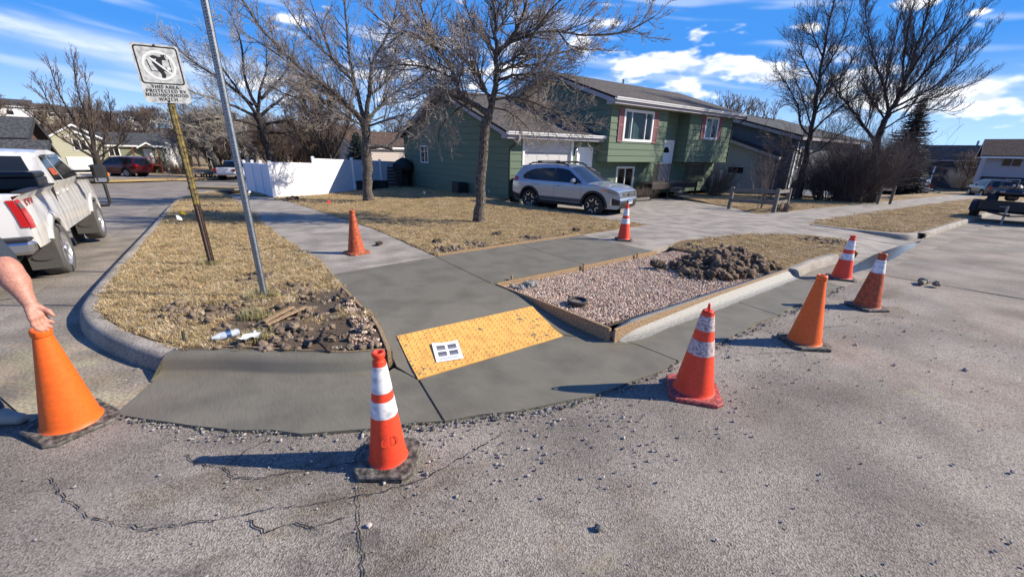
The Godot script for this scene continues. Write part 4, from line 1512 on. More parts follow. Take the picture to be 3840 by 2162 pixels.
	for rail in [[-2.2, -0.55, 0.16], [0.28, 2.3, 0.5]]:
		b = Buf.new()
		b.box(Transform3D(Basis(), Vector3((rail[0] + rail[1]) * 0.5, 1.86, rail[2])), Vector3(rail[1] - rail[0], 0.05, 0.10), 0.006)
		b.box(Transform3D(Basis(), Vector3((rail[0] + rail[1]) * 0.5, 0.92, rail[2])), Vector3(rail[1] - rail[0], 0.07, 0.04), 0.004)
		var rl := part("railing", b, M.dark_wood, d)
		var bm := Buf.new()
		bm.box(Transform3D(), Vector3(0.04, 0.95, 0.035), 0.003)
		var mesh := bm.mesh()
		var x: float = rail[0] + 0.05
		while x < rail[1]:
			again("baluster", mesh, M.dark_wood, rl, Transform3D(Basis(), Vector3(x, 1.38, rail[2])))
			x += 0.118
	b = Buf.new()
	for k in 3:
		b.box(Transform3D(Basis(), Vector3(-0.12, 0.58 - k * 0.22, 0.42 + k * 0.27)), Vector3(0.85, 0.04, 0.28), 0.004)
		b.box(Transform3D(Basis(), Vector3(-0.12, 0.46 - k * 0.22, 0.30 + k * 0.27)), Vector3(0.85, 0.20, 0.03), 0.0)
	part("steps", b, M.grey_wood, d)
	for e in [[16.9, -13.1, 3.0, 0.04, "pale landscape timber along the house bed behind the parked vehicle"], [25.2, -12.9, 3.2, -0.06, "pale landscape timber below the bare shrub right of the porch"]]:
		b = Buf.new()
		b.box(Transform3D(), Vector3(e[2], 0.14, 0.14), 0.02)
		var o := thing("landscape_timber", e[4], "timber", Vector3(e[0], G(e[0], e[1]) + 0.22, e[1]), e[3])
		part("timber", b, M.grey_wood, o)


func rake(parent: Node, a: Vector3, r: Vector3, deep: float) -> void:
	var b := Buf.new()
	var dx := Vector3(0.012, 0, 0)
	var dn := Vector3(0, -deep, 0)
	b.quad(a + dn - dx, r + dn - dx, r - dx, a - dx)
	b.quad(a + dn + dx, r + dn + dx, r + dx, a + dx)
	b.quad(a + dn - dx, a + dn + dx, r + dn + dx, r + dn - dx)
	part("rake_board", b, M.fascia_grey, parent)


# a plain house: box with a gable roof along u (or across), windows on the faces that show
func simple_house(called: String, label: String, at: Vector3, turn: float, size: Vector3, rise: float, wall_m: String, roof_m: String, along := true, trim := "trim_white", over := 0.4) -> Node3D:
	var h := thing(called, label, "house", at, turn)
	var x := size.x * 0.5
	var y := size.y
	var z := size.z * 0.5
	var b := Buf.new()
	for f in [[wall_xf(Vector3(0, 0, z), Vector3.RIGHT), x, not along], [wall_xf(Vector3(0, 0, -z), Vector3.LEFT), x, not along], [wall_xf(Vector3(-x, 0, 0), Vector3.BACK), z, along], [wall_xf(Vector3(x, 0, 0), Vector3.FORWARD), z, along]]:
		var poly := rect(-f[1], -1.5, f[1], y)
		if f[2]:
			poly = PackedVector2Array([Vector2(-f[1], -1.5), Vector2(f[1], -1.5), Vector2(f[1], y), Vector2(0, y + rise), Vector2(-f[1], y)])
		b.flat(poly, f[0], 0.0)
	part("wall", b, M[wall_m], h)
	var o := over
	if along:
		var drop := rise / z * o
		roof_slope(h, Vector3(-x - o, y - drop + 0.1, z + o), Vector3(x + o, y - drop + 0.1, z + o), Vector3(-x - o, y + rise + 0.1, 0), Vector3(x + o, y + rise + 0.1, 0), M[roof_m], 0.12)
		roof_slope(h, Vector3(x + o, y - drop + 0.1, -z - o), Vector3(-x - o, y - drop + 0.1, -z - o), Vector3(x + o, y + rise + 0.1, 0), Vector3(-x - o, y + rise + 0.1, 0), M[roof_m], 0.12)
	else:
		var drop := rise / x * o
		roof_slope(h, Vector3(-x - o, y - drop + 0.1, -z - o), Vector3(-x - o, y - drop + 0.1, z + o), Vector3(0, y + rise + 0.1, -z - o), Vector3(0, y + rise + 0.1, z + o), M[roof_m], 0.12)
		roof_slope(h, Vector3(x + o, y - drop + 0.1, z + o), Vector3(x + o, y - drop + 0.1, -z - o), Vector3(0, y + rise + 0.1, z + o), Vector3(0, y + rise + 0.1, -z - o), M[roof_m], 0.12)
	# white trim along eaves and rakes
	b = Buf.new()
	if along:
		var drop := rise / z * o
		for s in [-1.0, 1.0]:
			b.box(Transform3D(Basis(), Vector3(0, y - drop - 0.08, s * (z + o - 0.01))), Vector3(2 * (x + o), 0.17, 0.03))
			for e in [-1.0, 1.0]:
				slanted(b, Vector3(e * (x + o - 0.012), y - drop - 0.02, s * (z + o)), Vector3(e * (x + o - 0.012), y + rise - 0.02, 0), 0.2)
	else:
		var drop := rise / x * o
		for s in [-1.0, 1.0]:
			b.box(Transform3D(Basis(), Vector3(s * (x + o - 0.01), y - drop - 0.08, 0)), Vector3(0.03, 0.17, 2 * (z + o)))
			for e in [-1.0, 1.0]:
				slanted(b, Vector3(s * (x + o), y - drop - 0.02, e * (z + o - 0.012)), Vector3(0, y + rise - 0.02, e * (z + o - 0.012)), 0.2)
	part("trim", b, M[trim], h)
	return h


func slanted(b: Buf, a: Vector3, r: Vector3, deep: float) -> void:
	var dn := Vector3(0, -deep, 0)
	var side := (r - a).cross(Vector3.UP).normalized() * 0.015
	b.quad(a + dn - side, r + dn - side, r - side, a - side)
	b.quad(a + dn + side, r + dn + side, r + side, a + side)
	b.quad(a + dn - side, a + dn + side, r + dn + side, r + dn - side)


func far_window(h: Node, xf: Transform3D, x0: float, y0: float, x1: float, y1: float, fr := 0.1, mull := 0.5, trim := "trim_white") -> void:
	var b := Buf.new()
	bar(b, xf, x0, y0, x0 + fr, y1, 0.0, 0.05, 0.0)
	bar(b, xf, x1 - fr, y0, x1, y1, 0.0, 0.05, 0.0)
	bar(b, xf, x0 + fr, y1 - fr, x1 - fr, y1, 0.0, 0.05, 0.0)
	bar(b, xf, x0 + fr, y0, x1 - fr, y0 + fr, 0.0, 0.05, 0.0)
	if mull > 0.0:
		var xm := lerpf(x0, x1, mull)
		bar(b, xf, xm - 0.03, y0 + fr, xm + 0.03, y1 - fr, 0.0, 0.04, 0.0)
	var w := part("window", b, M[trim], h)
	b = Buf.new()
	b.quad(xf * Vector3(x0 + fr, y0 + fr, 0.012), xf * Vector3(x1 - fr, y0 + fr, 0.012), xf * Vector3(x1 - fr, y1 - fr, 0.012), xf * Vector3(x0 + fr, y1 - fr, 0.012))
	part("pane", b, M.glass_dark, w)


func far_door(h: Node, xf: Transform3D, x0: float, y0: float, x1: float, y1: float, m := "trim_white", called := "door") -> void:
	var b := Buf.new()
	bar(b, xf, x0, y0, x1, y1, 0.0, 0.06, 0.01)
	var n := 4 if called == "garage_door" else 0
	var d := part(called, b, M[m], h)
	for k in n:
		b = Buf.new()
		var yy := lerpf(y0, y1, (k + 0.5) / n)
		bar(b, xf, x0 + 0.12, yy - 0.18, x1 - 0.12, yy + 0.18, 0.055, 0.075, 0.01)
		part("panel", b, M[m], d)


# ------------------------------------------------------------------ trees and shrubs
class Grower:
	var wood := Buf.new()
	var twigs := Buf.new()
	var r := RandomNumberGenerator.new()
	var levels := 3
	var spread := 0.75
	var up := 0.10
	var wander := 0.22
	var twig_r := 0.0045
	var per_m := 5.0
	var shrink := 0.52
	var flat_z := 1.0

	func turn(d: Vector3, angle: float) -> Vector3:
		var s := d.cross(Vector3(r.randf() - 0.5, r.randf() - 0.5, r.randf() - 0.5)).normalized()
		return (d * cos(angle) + s * sin(angle)).normalized()

	# a limb through given points; side branches grow from it
	func limb(pts: PackedVector3Array, r0: float, r1: float, reach: float, sides := 8, from := 0.15, count := -1) -> void:
		var fine := PackedVector3Array()
		var rad := PackedFloat32Array()
		var m := pts.size()
		for i in m - 1:
			var a := pts[maxi(i - 1, 0)]
			var d := pts[mini(i + 2, m - 1)]
			for k in 4:
				var p := pts[i].cubic_interpolate(pts[i + 1], a, d, k / 4.0)
				if i + k > 0:
					p += Vector3(r.randf() - 0.5, r.randf() - 0.5, r.randf() - 0.5) * r0 * 0.55
				fine.push_back(p)
		fine.push_back(pts[m - 1])
		var n := fine.size()
		for i in n:
			var t := float(i) / (n - 1)
			rad.push_back(lerpf(r0, r1, pow(t, 0.8)) * (0.93 + 0.14 * r.randf()))
		wood.tube(fine, rad, sides)
		if reach <= 0.0:
			return
		var total := 0.0
		for i in n - 1:
			total += fine[i].distance_to(fine[i + 1])
		var k := int(total * per_m) if count < 0 else count
		for i in k:
			var t := lerpf(from, 1.0, (i + r.randf()) / k)
			var f := t * (n - 1)
			var j := mini(int(f), n - 2)
			var p := fine[j].lerp(fine[j + 1], f - j)
			var d := (fine[j + 1] - fine[j]).normalized()
			var rr: float = minf(rad[j] * 0.6, 0.012 + 0.016 * r.randf())
			grow(p, turn(d, spread * (0.6 + 0.7 * r.randf())), reach * (1.15 - 0.6 * t) * (0.5 + 0.8 * r.randf()), rr, levels)
		grow(fine[n - 1], (fine[n - 1] - fine[n - 2]).normalized(), reach * 0.55, r1, levels)

	func grow(p: Vector3, d: Vector3, length: float, rad: float, level: int) -> void:
		if length < 0.06:
			return
		d.z *= flat_z
		d = d.normalized()
		var segs := 4 if level >= 2 else 3
		var pts := PackedVector3Array([p])
		var rs := PackedFloat32Array([maxf(rad, twig_r)])
		var dirs := [d]
		for i in segs:
			d = (d + Vector3(r.randf() - 0.5, r.randf() - 0.5, r.randf() - 0.5) * wander * 2.0 + Vector3(0, up, 0)).normalized()
			p += d * length / segs
			pts.push_back(p)
			rs.push_back(maxf(lerpf(rad, twig_r * 0.7, float(i + 1) / segs), twig_r * 0.7))
			dirs.append(d)
		var big := rad > 0.013
		(wood if big else twigs).tube(pts, rs, 5 if big else 3)
		if level <= 0:
			return
		var kids := 3 + int(length * per_m * 0.75)
		if level == 1:
			kids = 2 + int(length * per_m * 0.8)
		for i in kids:
			var t := lerpf(0.18, 1.0, (i + r.randf()) / kids)
			var f := t * segs
			var j := mini(int(f), segs - 1)
			grow(pts[j].lerp(pts[j + 1], f - j), turn(dirs[j + 1], spread * (0.55 + 0.7 * r.randf())), length * shrink * (0.45 + 0.75 * r.randf()) * (1.2 - 0.5 * t), rs[j] * 0.55, level - 1)


func limb_pts(flat: Array, zs: float, r: RandomNumberGenerator, start_z := 0.0) -> PackedVector3Array:
	var p := PackedVector3Array()
	var m := flat.size() / 2
	for i in m:
		p.push_back(Vector3(flat[i * 2], flat[i * 2 + 1], start_z + zs * i / maxf(m - 1, 1)))
	return p


func finish_tree(t: Grower, called: String, label: String, at: Vector3, turn: float, bark: String, twig: String, group := "") -> Node3D:
	var o := thing(called, label, "tree", at, turn, group)
	part("trunk", t.wood, M[bark], o)
	if t.twigs.v.size() > 0:
		part("twigs", t.twigs, M[twig], o)
	return o


# trunk first, then limbs: each [points, base radius, depth it leans to]
func limb_tree(seed: int, trunk: Array, r0: float, r1: float, limbs: Array, reach: float, per_m: float, levels := 2) -> Grower:
	var t := Grower.new()
	t.r.seed = seed
	t.levels = levels
	t.per_m = per_m
	t.twig_r = 0.0068
	var tp := limb_pts(trunk, 0.0, t.r)
	t.limb(tp, r0, r1, 0.0, 14)
	var root := PackedVector3Array([tp[0] + Vector3(0, -0.15, 0), tp[0] + Vector3(0, 0.05, 0), tp[0] + Vector3(0, 0.35, 0)])
	t.wood.tube(root, PackedFloat32Array([r0 * 1.55, r0 * 1.3, r0 * 0.98]), 12)
	for l in limbs:
		t.limb(limb_pts(l[0], l[2], t.r), l[1], 0.012, reach, 8)
	return t


func build_trees() -> void:
	# the ash in the middle of the lawn
	var t := limb_tree(101, [0.0, -0.05, 0.04, 0.74, 0.1, 1.79, 0.21, 2.46, 0.26, 2.85], 0.145, 0.12, [
		[[0.26, 2.8, 0.4, 3.2, 0.46, 3.69, 0.44, 4.23, 0.42, 4.75, 0.39, 5.3, 0.4, 6.4], 0.095, 0.3],
		[[0.24, 2.8, -0.09, 3.0, -0.43, 3.17, -0.58, 3.66, -0.9, 4.06, -1.12, 4.4, -1.31, 5.09, -1.45, 5.9], 0.085, 0.5],
		[[0.44, 4.11, 0.76, 4.45, 1.01, 4.83, 1.2, 5.34, 1.35, 6.1], 0.06, 0.4],
		[[0.50, 3.57, 0.87, 3.68, 1.32, 3.68, 1.88, 3.62, 2.35, 3.38], 0.04, 0.6],
		[[0.47, 3.76, 0.77, 3.89, 1.3, 4.14, 1.94, 4.31, 2.62, 4.46, 3.3, 4.51], 0.045, -0.7],
		[[0.76, 4.42, 1.29, 4.58, 1.89, 4.63, 2.61, 4.54, 3.47, 4.61, 4.06, 4.89], 0.04, 0.8],
		[[0.42, 4.2, 0.22, 4.48, 0.06, 4.68, -0.23, 5.11, -0.38, 5.9], 0.045, -0.6],
		[[0.29, 3.2, 0.02, 3.44, -0.11, 3.67, -0.2, 4.1], 0.03, 0.5],
		[[-0.55, 3.54, -1.08, 3.73, -1.74, 3.8, -2.4, 3.66], 0.035, 0.5],
		[[0.42, 3.14, 0.95, 3.17, 1.55, 3.01, 2.14, 2.77, 2.58, 2.55], 0.032, 0.7],
		[[-0.43, 3.14, -0.95, 2.94, -1.44, 2.64, -1.66, 2.3], 0.03, 0.4],
		[[-0.55, 3.6, -0.83, 3.41, -1.07, 3.28, -1.61, 3.0], 0.028, 0.7],
		[[-1.0, 4.21, -1.53, 4.53, -2.09, 4.7, -2.6, 5.05], 0.035, -0.4],
		[[0.43, 4.61, 0.68, 5.04, 0.85, 5.9], 0.04, -0.5],
		[[0.36, 3.2, 0.16, 3.44, -0.08, 4.15, -0.49, 4.7], 0.028, -1.0],
		[[0.40, 3.3, 0.8, 3.3, 1.3, 3.2, 1.8, 3.25], 0.03, -1.3],
		[[0.2, 2.9, -0.3, 3.1, -0.9, 3.3, -1.5, 3.4], 0.03, -1.2],
		[[0.3, 3.0, 0.1, 3.5, -0.5, 4.0, -1.2, 4.4], 0.03, 1.3], [[0.45, 3.9, 1.0, 4.1, 1.6, 4.9, 2.3, 5.4], 0.035, 1.0], [[0.3, 2.95, 0.7, 2.9, 1.1, 2.7, 1.5, 2.35], 0.024, -0.4], [[-0.2, 3.05, -0.6, 2.85, -1.0, 2.5, -1.1, 2.1], 0.024, -0.6]], 1.0, 9.5)
	finish_tree(t, "ash_tree", "bare ash tree with a forked trunk standing mid lawn before the garage", Vector3(5.8, -0.28, -9.63), deg_to_rad(-31.05), "bark_ash", "twig_ash")
	# the one behind it with the broken limb
	t = limb_tree(102, [0.0, -0.05, 0.01, 0.27, 0.05, 1.33, 0.07, 2.11, 0.12, 2.82, 0.13, 3.2], 0.20, 0.17, [
		[[0.12, 3.05, -0.38, 3.58, -0.68, 3.89, -1.24, 4.32, -2.06, 4.92, -2.86, 5.82, -3.35, 6.75, -3.6, 7.6], 0.12, 0.6],
		[[0.13, 3.1, -0.01, 3.88, -0.16, 4.71, -0.23, 5.86, -0.16, 7.14, -0.12, 8.0], 0.10, -0.5],
		[[0.15, 3.15, 0.44, 4.38, 0.66, 5.28, 1.16, 6.0, 1.58, 6.92, 1.9, 8.0], 0.10, 0.6],
		[[0.14, 3.05, 0.78, 3.73, 1.6, 4.41, 2.47, 4.85, 3.23, 5.05], 0.07, -0.8],
		[[-0.18, 4.53, -0.69, 5.03, -0.97, 5.79, -1.26, 6.8], 0.06, 0.9],
		[[-0.69, 3.84, -1.41, 3.71, -2.3, 3.84, -3.04, 4.15], 0.06, 0.8],
		[[0.14, 2.8, -0.28, 3.1, -1.0, 3.16, -1.91, 3.36, -2.58, 3.47], 0.05, 1.0],
		[[0.16, 2.9, 0.88, 3.15, 1.53, 3.37, 2.19, 3.81], 0.05, 0.9],
		[[-0.38, 3.58, -0.9, 4.02, -1.79, 4.33, -2.64, 4.53], 0.05, -1.0],
		[[0.66, 5.28, 1.41, 5.34, 2.2, 5.63], 0.05, -0.6],
		[[0.1, 2.7, 0.5, 3.4, 0.9, 3.9, 1.2, 4.9], 0.05, -1.6],
		[[0.1, 2.9, -0.5, 3.3, -1.3, 3.9, -2.0, 4.0], 0.05, -1.7],
		[[-0.2, 3.6, -1.2, 4.0, -2.4, 5.0, -3.4, 5.6], 0.06, 1.0], [[0.3, 4.0, 1.0, 4.6, 1.4, 5.6, 2.2, 6.6], 0.06, -1.2], [[-0.2, 4.8, -1.0, 5.4, -1.9, 6.4, -2.4, 7.4], 0.05, -0.8]], 1.3, 6.5)
	var dead := Buf.new()
	dead.tube(PackedVector3Array([Vector3(0.12, 2.14, 0.1), Vector3(0.65, 2.2, 0.15), Vector3(1.0, 2.14, 0.2), Vector3(1.14, 2.02, 0.2)]), PackedFloat32Array([0.10, 0.085, 0.08, 0.05]), 8, true)
	dead.tube(PackedVector3Array([Vector3(0.98, 2.15, 0.2), Vector3(1.25, 2.39, 0.2), Vector3(1.49, 2.76, 0.2), Vector3(1.95, 3.2, 0.2)]), PackedFloat32Array([0.09, 0.07, 0.055, 0.035]), 8, true)
	var o := finish_tree(t, "lawn_tree", "thick bare tree with a broken stub limb before the white fence", Vector3(5.03, -0.49, -17.29), deg_to_rad(-16.2), "bark_ash", "twig_ash")
	tag(part("broken_limb", dead, M.bark_pale, o), "pale broken limb bent upwards")
	# right-hand pair
	t = limb_tree(103, [0.02, -0.05, -0.06, 1.89, -0.09, 3.71], 0.20, 0.15, [
		[[-0.09, 3.6, -0.19, 5.13, -0.32, 6.66, -0.45, 8.14, -0.5, 9.55, -0.56, 10.92, -0.62, 12.2], 0.14, 0.3],
		[[-0.09, 3.75, -0.76, 4.51, -1.12, 5.56, -1.95, 6.77, -2.73, 7.75], 0.07, 0.8],
		[[-0.07, 4.0, 0.32, 4.65, 1.02, 5.39, 1.81, 6.09, 2.4, 7.0], 0.07, 0.8],
		[[-0.16, 4.97, 0.15, 6.33, 0.87, 7.44, 1.2, 9.4], 0.07, -0.8],
		[[-0.32, 6.51, -1.09, 7.69, -1.63, 8.62, -2.07, 9.6], 0.06, -0.6],
		[[-0.35, 6.96, -0.01, 7.95, 0.25, 9.05, 0.31, 10.8], 0.06, 0.5],
		[[-0.06, 2.56, -0.65, 2.97, -1.55, 3.37, -2.26, 3.88], 0.05, 0.5],
		[[-0.02, 2.73, 0.54, 3.06, 1.08, 3.7, 1.6, 4.3], 0.05, 0.3],
		[[-0.16, 4.34, -0.92, 5.94, -1.85, 7.68], 0.055, -1.2],
		[[-0.2, 5.0, 0.6, 5.8, 1.5, 7.2], 0.05, 1.2],
		[[-0.45, 8.14, -1.16, 9.29, -1.64, 10.4], 0.045, 0.5]], 1.55, 7.0)
	finish_tree(t, "street_tree", "tall bare tree with one straight leader beyond the rail fence", Vector3(30.2, -0.95, -10.5), deg_to_rad(-70.8), "bark_dark", "twig_dark")
	t = Grower.new()
	t.r.seed = 104
	t.levels = 2
	t.twig_r = 0.0075
	t.per_m = 7.0
	t.up = 0.22
	t.spread = 0.55
	t.limb(limb_pts([0.51, 0.0, 0.22, 1.82, 0.01, 3.34, 0.03, 4.23, 0.11, 4.87, 0.26, 5.64, 0.44, 6.71, 0.43, 7.83, 0.39, 9.41, 0.34, 11.0], 0.0, t.r), 0.24, 0.02, 1.5, 12, 0.4)
	for l in [[[-0.01, 3.1, -0.72, 4.1, -1.5, 5.02, -2.44, 6.04, -3.02, 6.89], 0.11, 0.5], [[0.09, 4.9, -0.42, 6.11, -1.09, 7.41, -1.71, 8.78, -2.1, 9.9], 0.08, 0.8], [[0.24, 5.5, 0.84, 6.41, 1.37, 7.4, 1.84, 8.45, 2.6, 9.6], 0.08, 0.6], [[0.17, 5.08, 0.94, 5.6, 1.68, 6.21, 2.3, 7.11, 2.8, 8.2], 0.07, -0.7], [[0.13, 4.8, 0.88, 5.19, 1.86, 5.54, 3.0, 6.1], 0.06, 0.7], [[0.44, 6.71, 0.75, 7.79, 1.11, 8.99, 1.4, 10.5], 0.07, -0.5], [[-0.39, 5.96, -0.48, 7.28, -0.59, 8.62, -0.67, 10.2], 0.06, -0.8], [[0.35, 6.18, 0.01, 7.56, -0.19, 9.2, -0.26, 10.8], 0.06, 0.9], [[-0.72, 4.1, -0.66, 5.13, -0.97, 6.5], 0.05, -0.9], [[0.1, 4.0, 0.7, 4.6, 1.6, 5.0, 2.6, 4.9], 0.05, -1.0], [[0.05, 4.5, -0.5, 5.2, -1.2, 6.2, -1.9, 7.6], 0.06, -1.4]]:
		t.limb(limb_pts(l[0], l[2], t.r), l[1], 0.012, 1.45, 8)
	finish_tree(t, "street_tree", "bare tree with upswept fanning boughs rising from the brown thicket", Vector3(31.1, -0.8, -7.5), deg_to_rad(-76.4), "bark_dark", "twig_dark")

	# a spreading cottonwood behind the fence, and a pale drooping one in front of it
	t = Grower.new()
	t.r.seed = 105
	t.levels = 2
	t.per_m = 3.4
	t.twig_r = 0.015
	t.wander = 0.30
	t.limb(PackedVector3Array([Vector3(0.6, -0.3, 0), Vector3(0.4, 2.0, 0), Vector3(0.1, 4.2, 0), Vector3(-0.1, 5.8, 0)]), 0.42, 0.34, 0.0, 12)
	for l in [[-0.1, 5.6, -1.2, 7.4, -2.2, 9.4, -2.6, 11.6], [-0.1, 5.8, 0.4, 7.6, 1.2, 9.6, 1.4, 12.0], [0.0, 5.5, 1.6, 6.8, 3.4, 8.2, 5.0, 9.2], [-0.1, 5.4, -1.8, 6.2, -3.8, 6.9, -5.8, 7.4], [0.1, 4.8, 1.8, 5.2, 3.8, 5.8, 5.6, 6.0], [0.1, 4.6, -1.6, 5.0, -3.6, 5.0, -5.6, 4.4], [-0.4, 6.4, -2.2, 8.2, -4.2, 9.6, -5.6, 11.2], [0.3, 7.0, 1.8, 8.4, 3.2, 10.2, 3.8, 12.0], [0.0, 6.0, -0.6, 8.4, -0.4, 11.2, -0.8, 13.0], [0.1, 4.0, 1.4, 4.2, 3.0, 3.6, 4.4, 2.8], [0.1, 4.2, -1.2, 4.2, -2.8, 3.4, -4.4, 2.4]]:
		t.limb(limb_pts(l, (t.r.randf() - 0.5) * 5.0, t.r), 0.17, 0.02, 2.6, 8)
	finish_tree(t, "cottonwood_tree", "big spreading bare cottonwood with dark crooked limbs behind the two sign posts", Vector3(4.2, -1.3, -46.0), deg_to_rad(-5.0), "bark_dark", "twig_pale")
	t = Grower.new()
	t.r.seed = 106
	t.levels = 2
	t.per_m = 4.0
	t.twig_r = 0.014
	t.up = -0.16
	t.wander = 0.34
	t.limb(PackedVector3Array([Vector3(0.3, -0.4, 0), Vector3(0.1, 1.0, 0), Vector3(-0.15, 2.2, 0), Vector3(-0.3, 3.0, 0)]), 0.34, 0.26, 0.0, 12)
	for l in [[-0.3, 2.9, -1.2, 4.2, -2.4, 4.8, -3.4, 4.3], [-0.25, 3.0, 0.5, 4.4, 1.6, 5.2, 2.8, 4.8], [-0.3, 2.8, -0.5, 4.4, -0.6, 5.6, -0.9, 6.6], [-0.2, 2.6, 0.9, 3.4, 2.2, 3.6, 3.4, 2.6], [-0.25, 2.7, -1.4, 3.2, -2.6, 3.0, -3.4, 2.0], [-0.3, 3.0, 0.2, 4.6, 0.6, 5.8, 1.2, 6.6], [-0.3, 2.9, -1.0, 4.6, -1.8, 5.8, -2.6, 6.2]]:
		t.limb(limb_pts(l, (t.r.randf() - 0.5) * 4.0, t.r), 0.13, 0.02, 2.0, 7)
	finish_tree(t, "willow_tree", "pale trunked bare tree with drooping branches near the far flat trailer", Vector3(0.1, -1.1, -50.0), 0.0, "bark_pale", "twig_pale")
	# left-hand round tree by the dark red vehicle
	t = Grower.new()
	t.r.seed = 107
	t.levels = 2
	t.per_m = 3.6
	t.twig_r = 0.015
	t.up = 0.16
	t.spread = 0.5
	t.limb(PackedVector3Array([Vector3(0, -0.3, 0), Vector3(0.05, 1.0, 0), Vector3(0.0, 2.2, 0)]), 0.26, 0.24, 0.0, 12)
	for l in [[0.0, 1.0, 0.5, 1.8, 0.7, 2.6, 1.0, 3.6], [0.0, 2.0, -0.9, 3.4, -1.8, 5.2, -2.2, 6.8], [0.0, 2.1, -0.3, 4.0, -0.7, 6.4, -0.6, 8.4], [0.0, 2.1, 0.5, 4.0, 0.9, 6.0, 1.2, 8.2], [0.0, 1.9, 1.0, 3.2, 1.9, 4.6, 2.4, 6.2], [0.0, 1.7, -1.2, 2.6, -2.2, 3.4, -2.9, 4.4], [0.0, 1.7, 1.2, 2.4, 2.2, 3.0, 2.9, 3.8], [0.0, 2.2, 0.1, 4.4, 0.0, 6.8, 0.2, 9.0]]:
		t.limb(limb_pts(l, (t.r.randf() - 0.5) * 2.6, t.r), 0.11, 0.02, 1.7, 7)
	finish_tree(t, "round_tree", "round bare tree on the far lawn beside the dark red vehicle", Vector3(-7.9, -1.35, -48.5), 0.6, "bark_dark", "twig_brown")

	# one pattern for thickets, copied
	t = Grower.new()
	t.r.seed = 108
	t.levels = 2
	t.per_m = 3.0
	t.twig_r = 0.02
	t.up = 0.14
	t.spread = 0.6
	t.limb(PackedVector3Array([Vector3(0, -0.6, 0), Vector3(0.1, 1.6, 0), Vector3(0, 3.0, 0)]), 0.2, 0.16, 0.0, 8)
	for k in 9:
		var a := TAU * k / 9.0 + t.r.randf() * 0.5
		var q := 0.9 + 2.0 * t.r.randf()
		t.limb(PackedVector3Array([Vector3(0, 1.4 + 0.2 * k, 0), Vector3(cos(a) * q * 0.5, 3.2 + 0.25 * k, sin(a) * q * 0.5), Vector3(cos(a) * q * 0.9, 5.0 + 0.3 * k, sin(a) * q * 0.9), Vector3(cos(a) * q, 6.6 + 0.4 * t.r.randf(), sin(a) * q)]), 0.09, 0.02, 1.8, 6)
	var proto := finish_tree(t, "bare_tree", "brown bare tree in the thicket behind the white fence", P(8.0, -38.0, -0.2), 0.3, "bark_brown", "twig_brown", "bare trees behind the white fence")
	var r := rng_of(21)
	for k in 70:
		var x := -1.0 + r.randf() * 24.0
		var z := -37.0 - r.randf() * 40.0
		if x < 5.0 and z > -56.0:
			z -= 20.0
		if k >= 54:
			x = -16.0 + r.randf() * 18.0
			z = -74.0 - r.randf() * 16.0
		var s := 0.55 + 0.4 * r.randf()
		var c := copy_of(proto, "bare_tree", "brown bare tree in the thicket behind the white fence" if k < 54 else "brown bare tree among the houses beyond the bend", Vector3(x, ground_h(x, z), z), r.randf() * TAU, Vector3(s, s * (0.8 + 0.3 * r.randf()), s))
		if k >= 54:
			c.set_meta("group", "bare trees among the far left houses")
	for k in 150:   # the wooded hillside
		var az := deg_to_rad(-24.0 + 66.0 * r.randf())
		var d := 95.0 + 95.0 * r.randf()
		var x := sin(az) * d
		var z := -cos(az) * d
		var s := 0.5 + 0.35 * r.randf()
		var c := copy_of(proto, "hillside_tree", "brown bare tree on the far wooded hillside", Vector3(x, ground_h(x, z) - 0.3, z), r.randf() * TAU, Vector3(s * 1.3, s, s * 1.3))
		c.set_meta("group", "bare trees on the far hillside")
	for e in [[40.2, -20.0, 1.05, 1.05, -0.4, "bare tree with thin fanning boughs behind the blue grey house"], [27.0, -33.0, 1.15, 1.15, 0.8, "bare treetop showing over the brown shingle ridge"], [80.0, -9.0, 0.7, 0.62, 1.4, "small pale treetop behind the dark far house"], [58.0, -14.5, 0.7, 0.6, 2.0, "grey branching tree behind the white pickup with a topper"], [63.5, -13.0, 0.75, 0.62, 2.6, "bare tree before the dark far house"], [40, -15, 0.72, 0.62, 3.0, "slim bare tree right of the blue grey house"]]:
		copy_of(proto, "bare_tree", e[5], Vector3(e[0], G(e[0], e[1]) - 0.2, e[1]), e[4], Vector3(e[2], e[3], e[2])).remove_meta("group")

	# spruces
	spruce("spruce_tree", "tall dark spruce behind the thicket on the right", Vector3(57.6, -1.7, -11.4), 9.4, 3.3, 7, Color(0.028, 0.036, 0.026))
	spruce("spruce_tree", "dark spruce behind the brown roof at the right edge", Vector3(84.5, -1.6, -1.2), 7.8, 2.2, 9, Color(0.026, 0.034, 0.022))
	spruce("spruce_tree", "low blue green spruce behind the thick lawn tree", Vector3(7.6, -1.0, -27.5), 3.6, 1.6, 12, Color(0.085, 0.11, 0.095))

	# thickets and shrubs
	bush("lilac_thicket", "tangled brown leafless thicket at the lawn edge on the right", Vector3(30.9, -0.85, -7.9), 1.6, 3.9, 210, 31, "twig_dark", 2)
	bush("lilac_thicket", "lower spread of brown leafless thicket beside the old parked vehicle", Vector3(30.4, -0.85, -9.0), 1.2, 2.7, 110, 32, "twig_dark", 2)
	bush("house_shrub", "bare brown shrub at the right corner of the green house", Vector3(24.9, -0.75, -13.2), 0.75, 1.7, 80, 33, "twig_brown", 2)
	bush("house_shrub", "low bare shrub under the basement window", Vector3(18.9, -0.75, -13.7), 0.45, 0.75, 45, 34, "twig_brown", 2)
	bush("house_shrub", "low bare shrub between parked vehicle and porch", Vector3(17.9, -0.72, -13.6), 0.4, 0.65, 40, 35, "twig_brown", 2)
	bush("sapling_clump", "thin bare saplings before the blue grey house", Vector3(28.4, -0.85, -11.6), 0.6, 3.2, 20, 36, "twig_dark", 2)
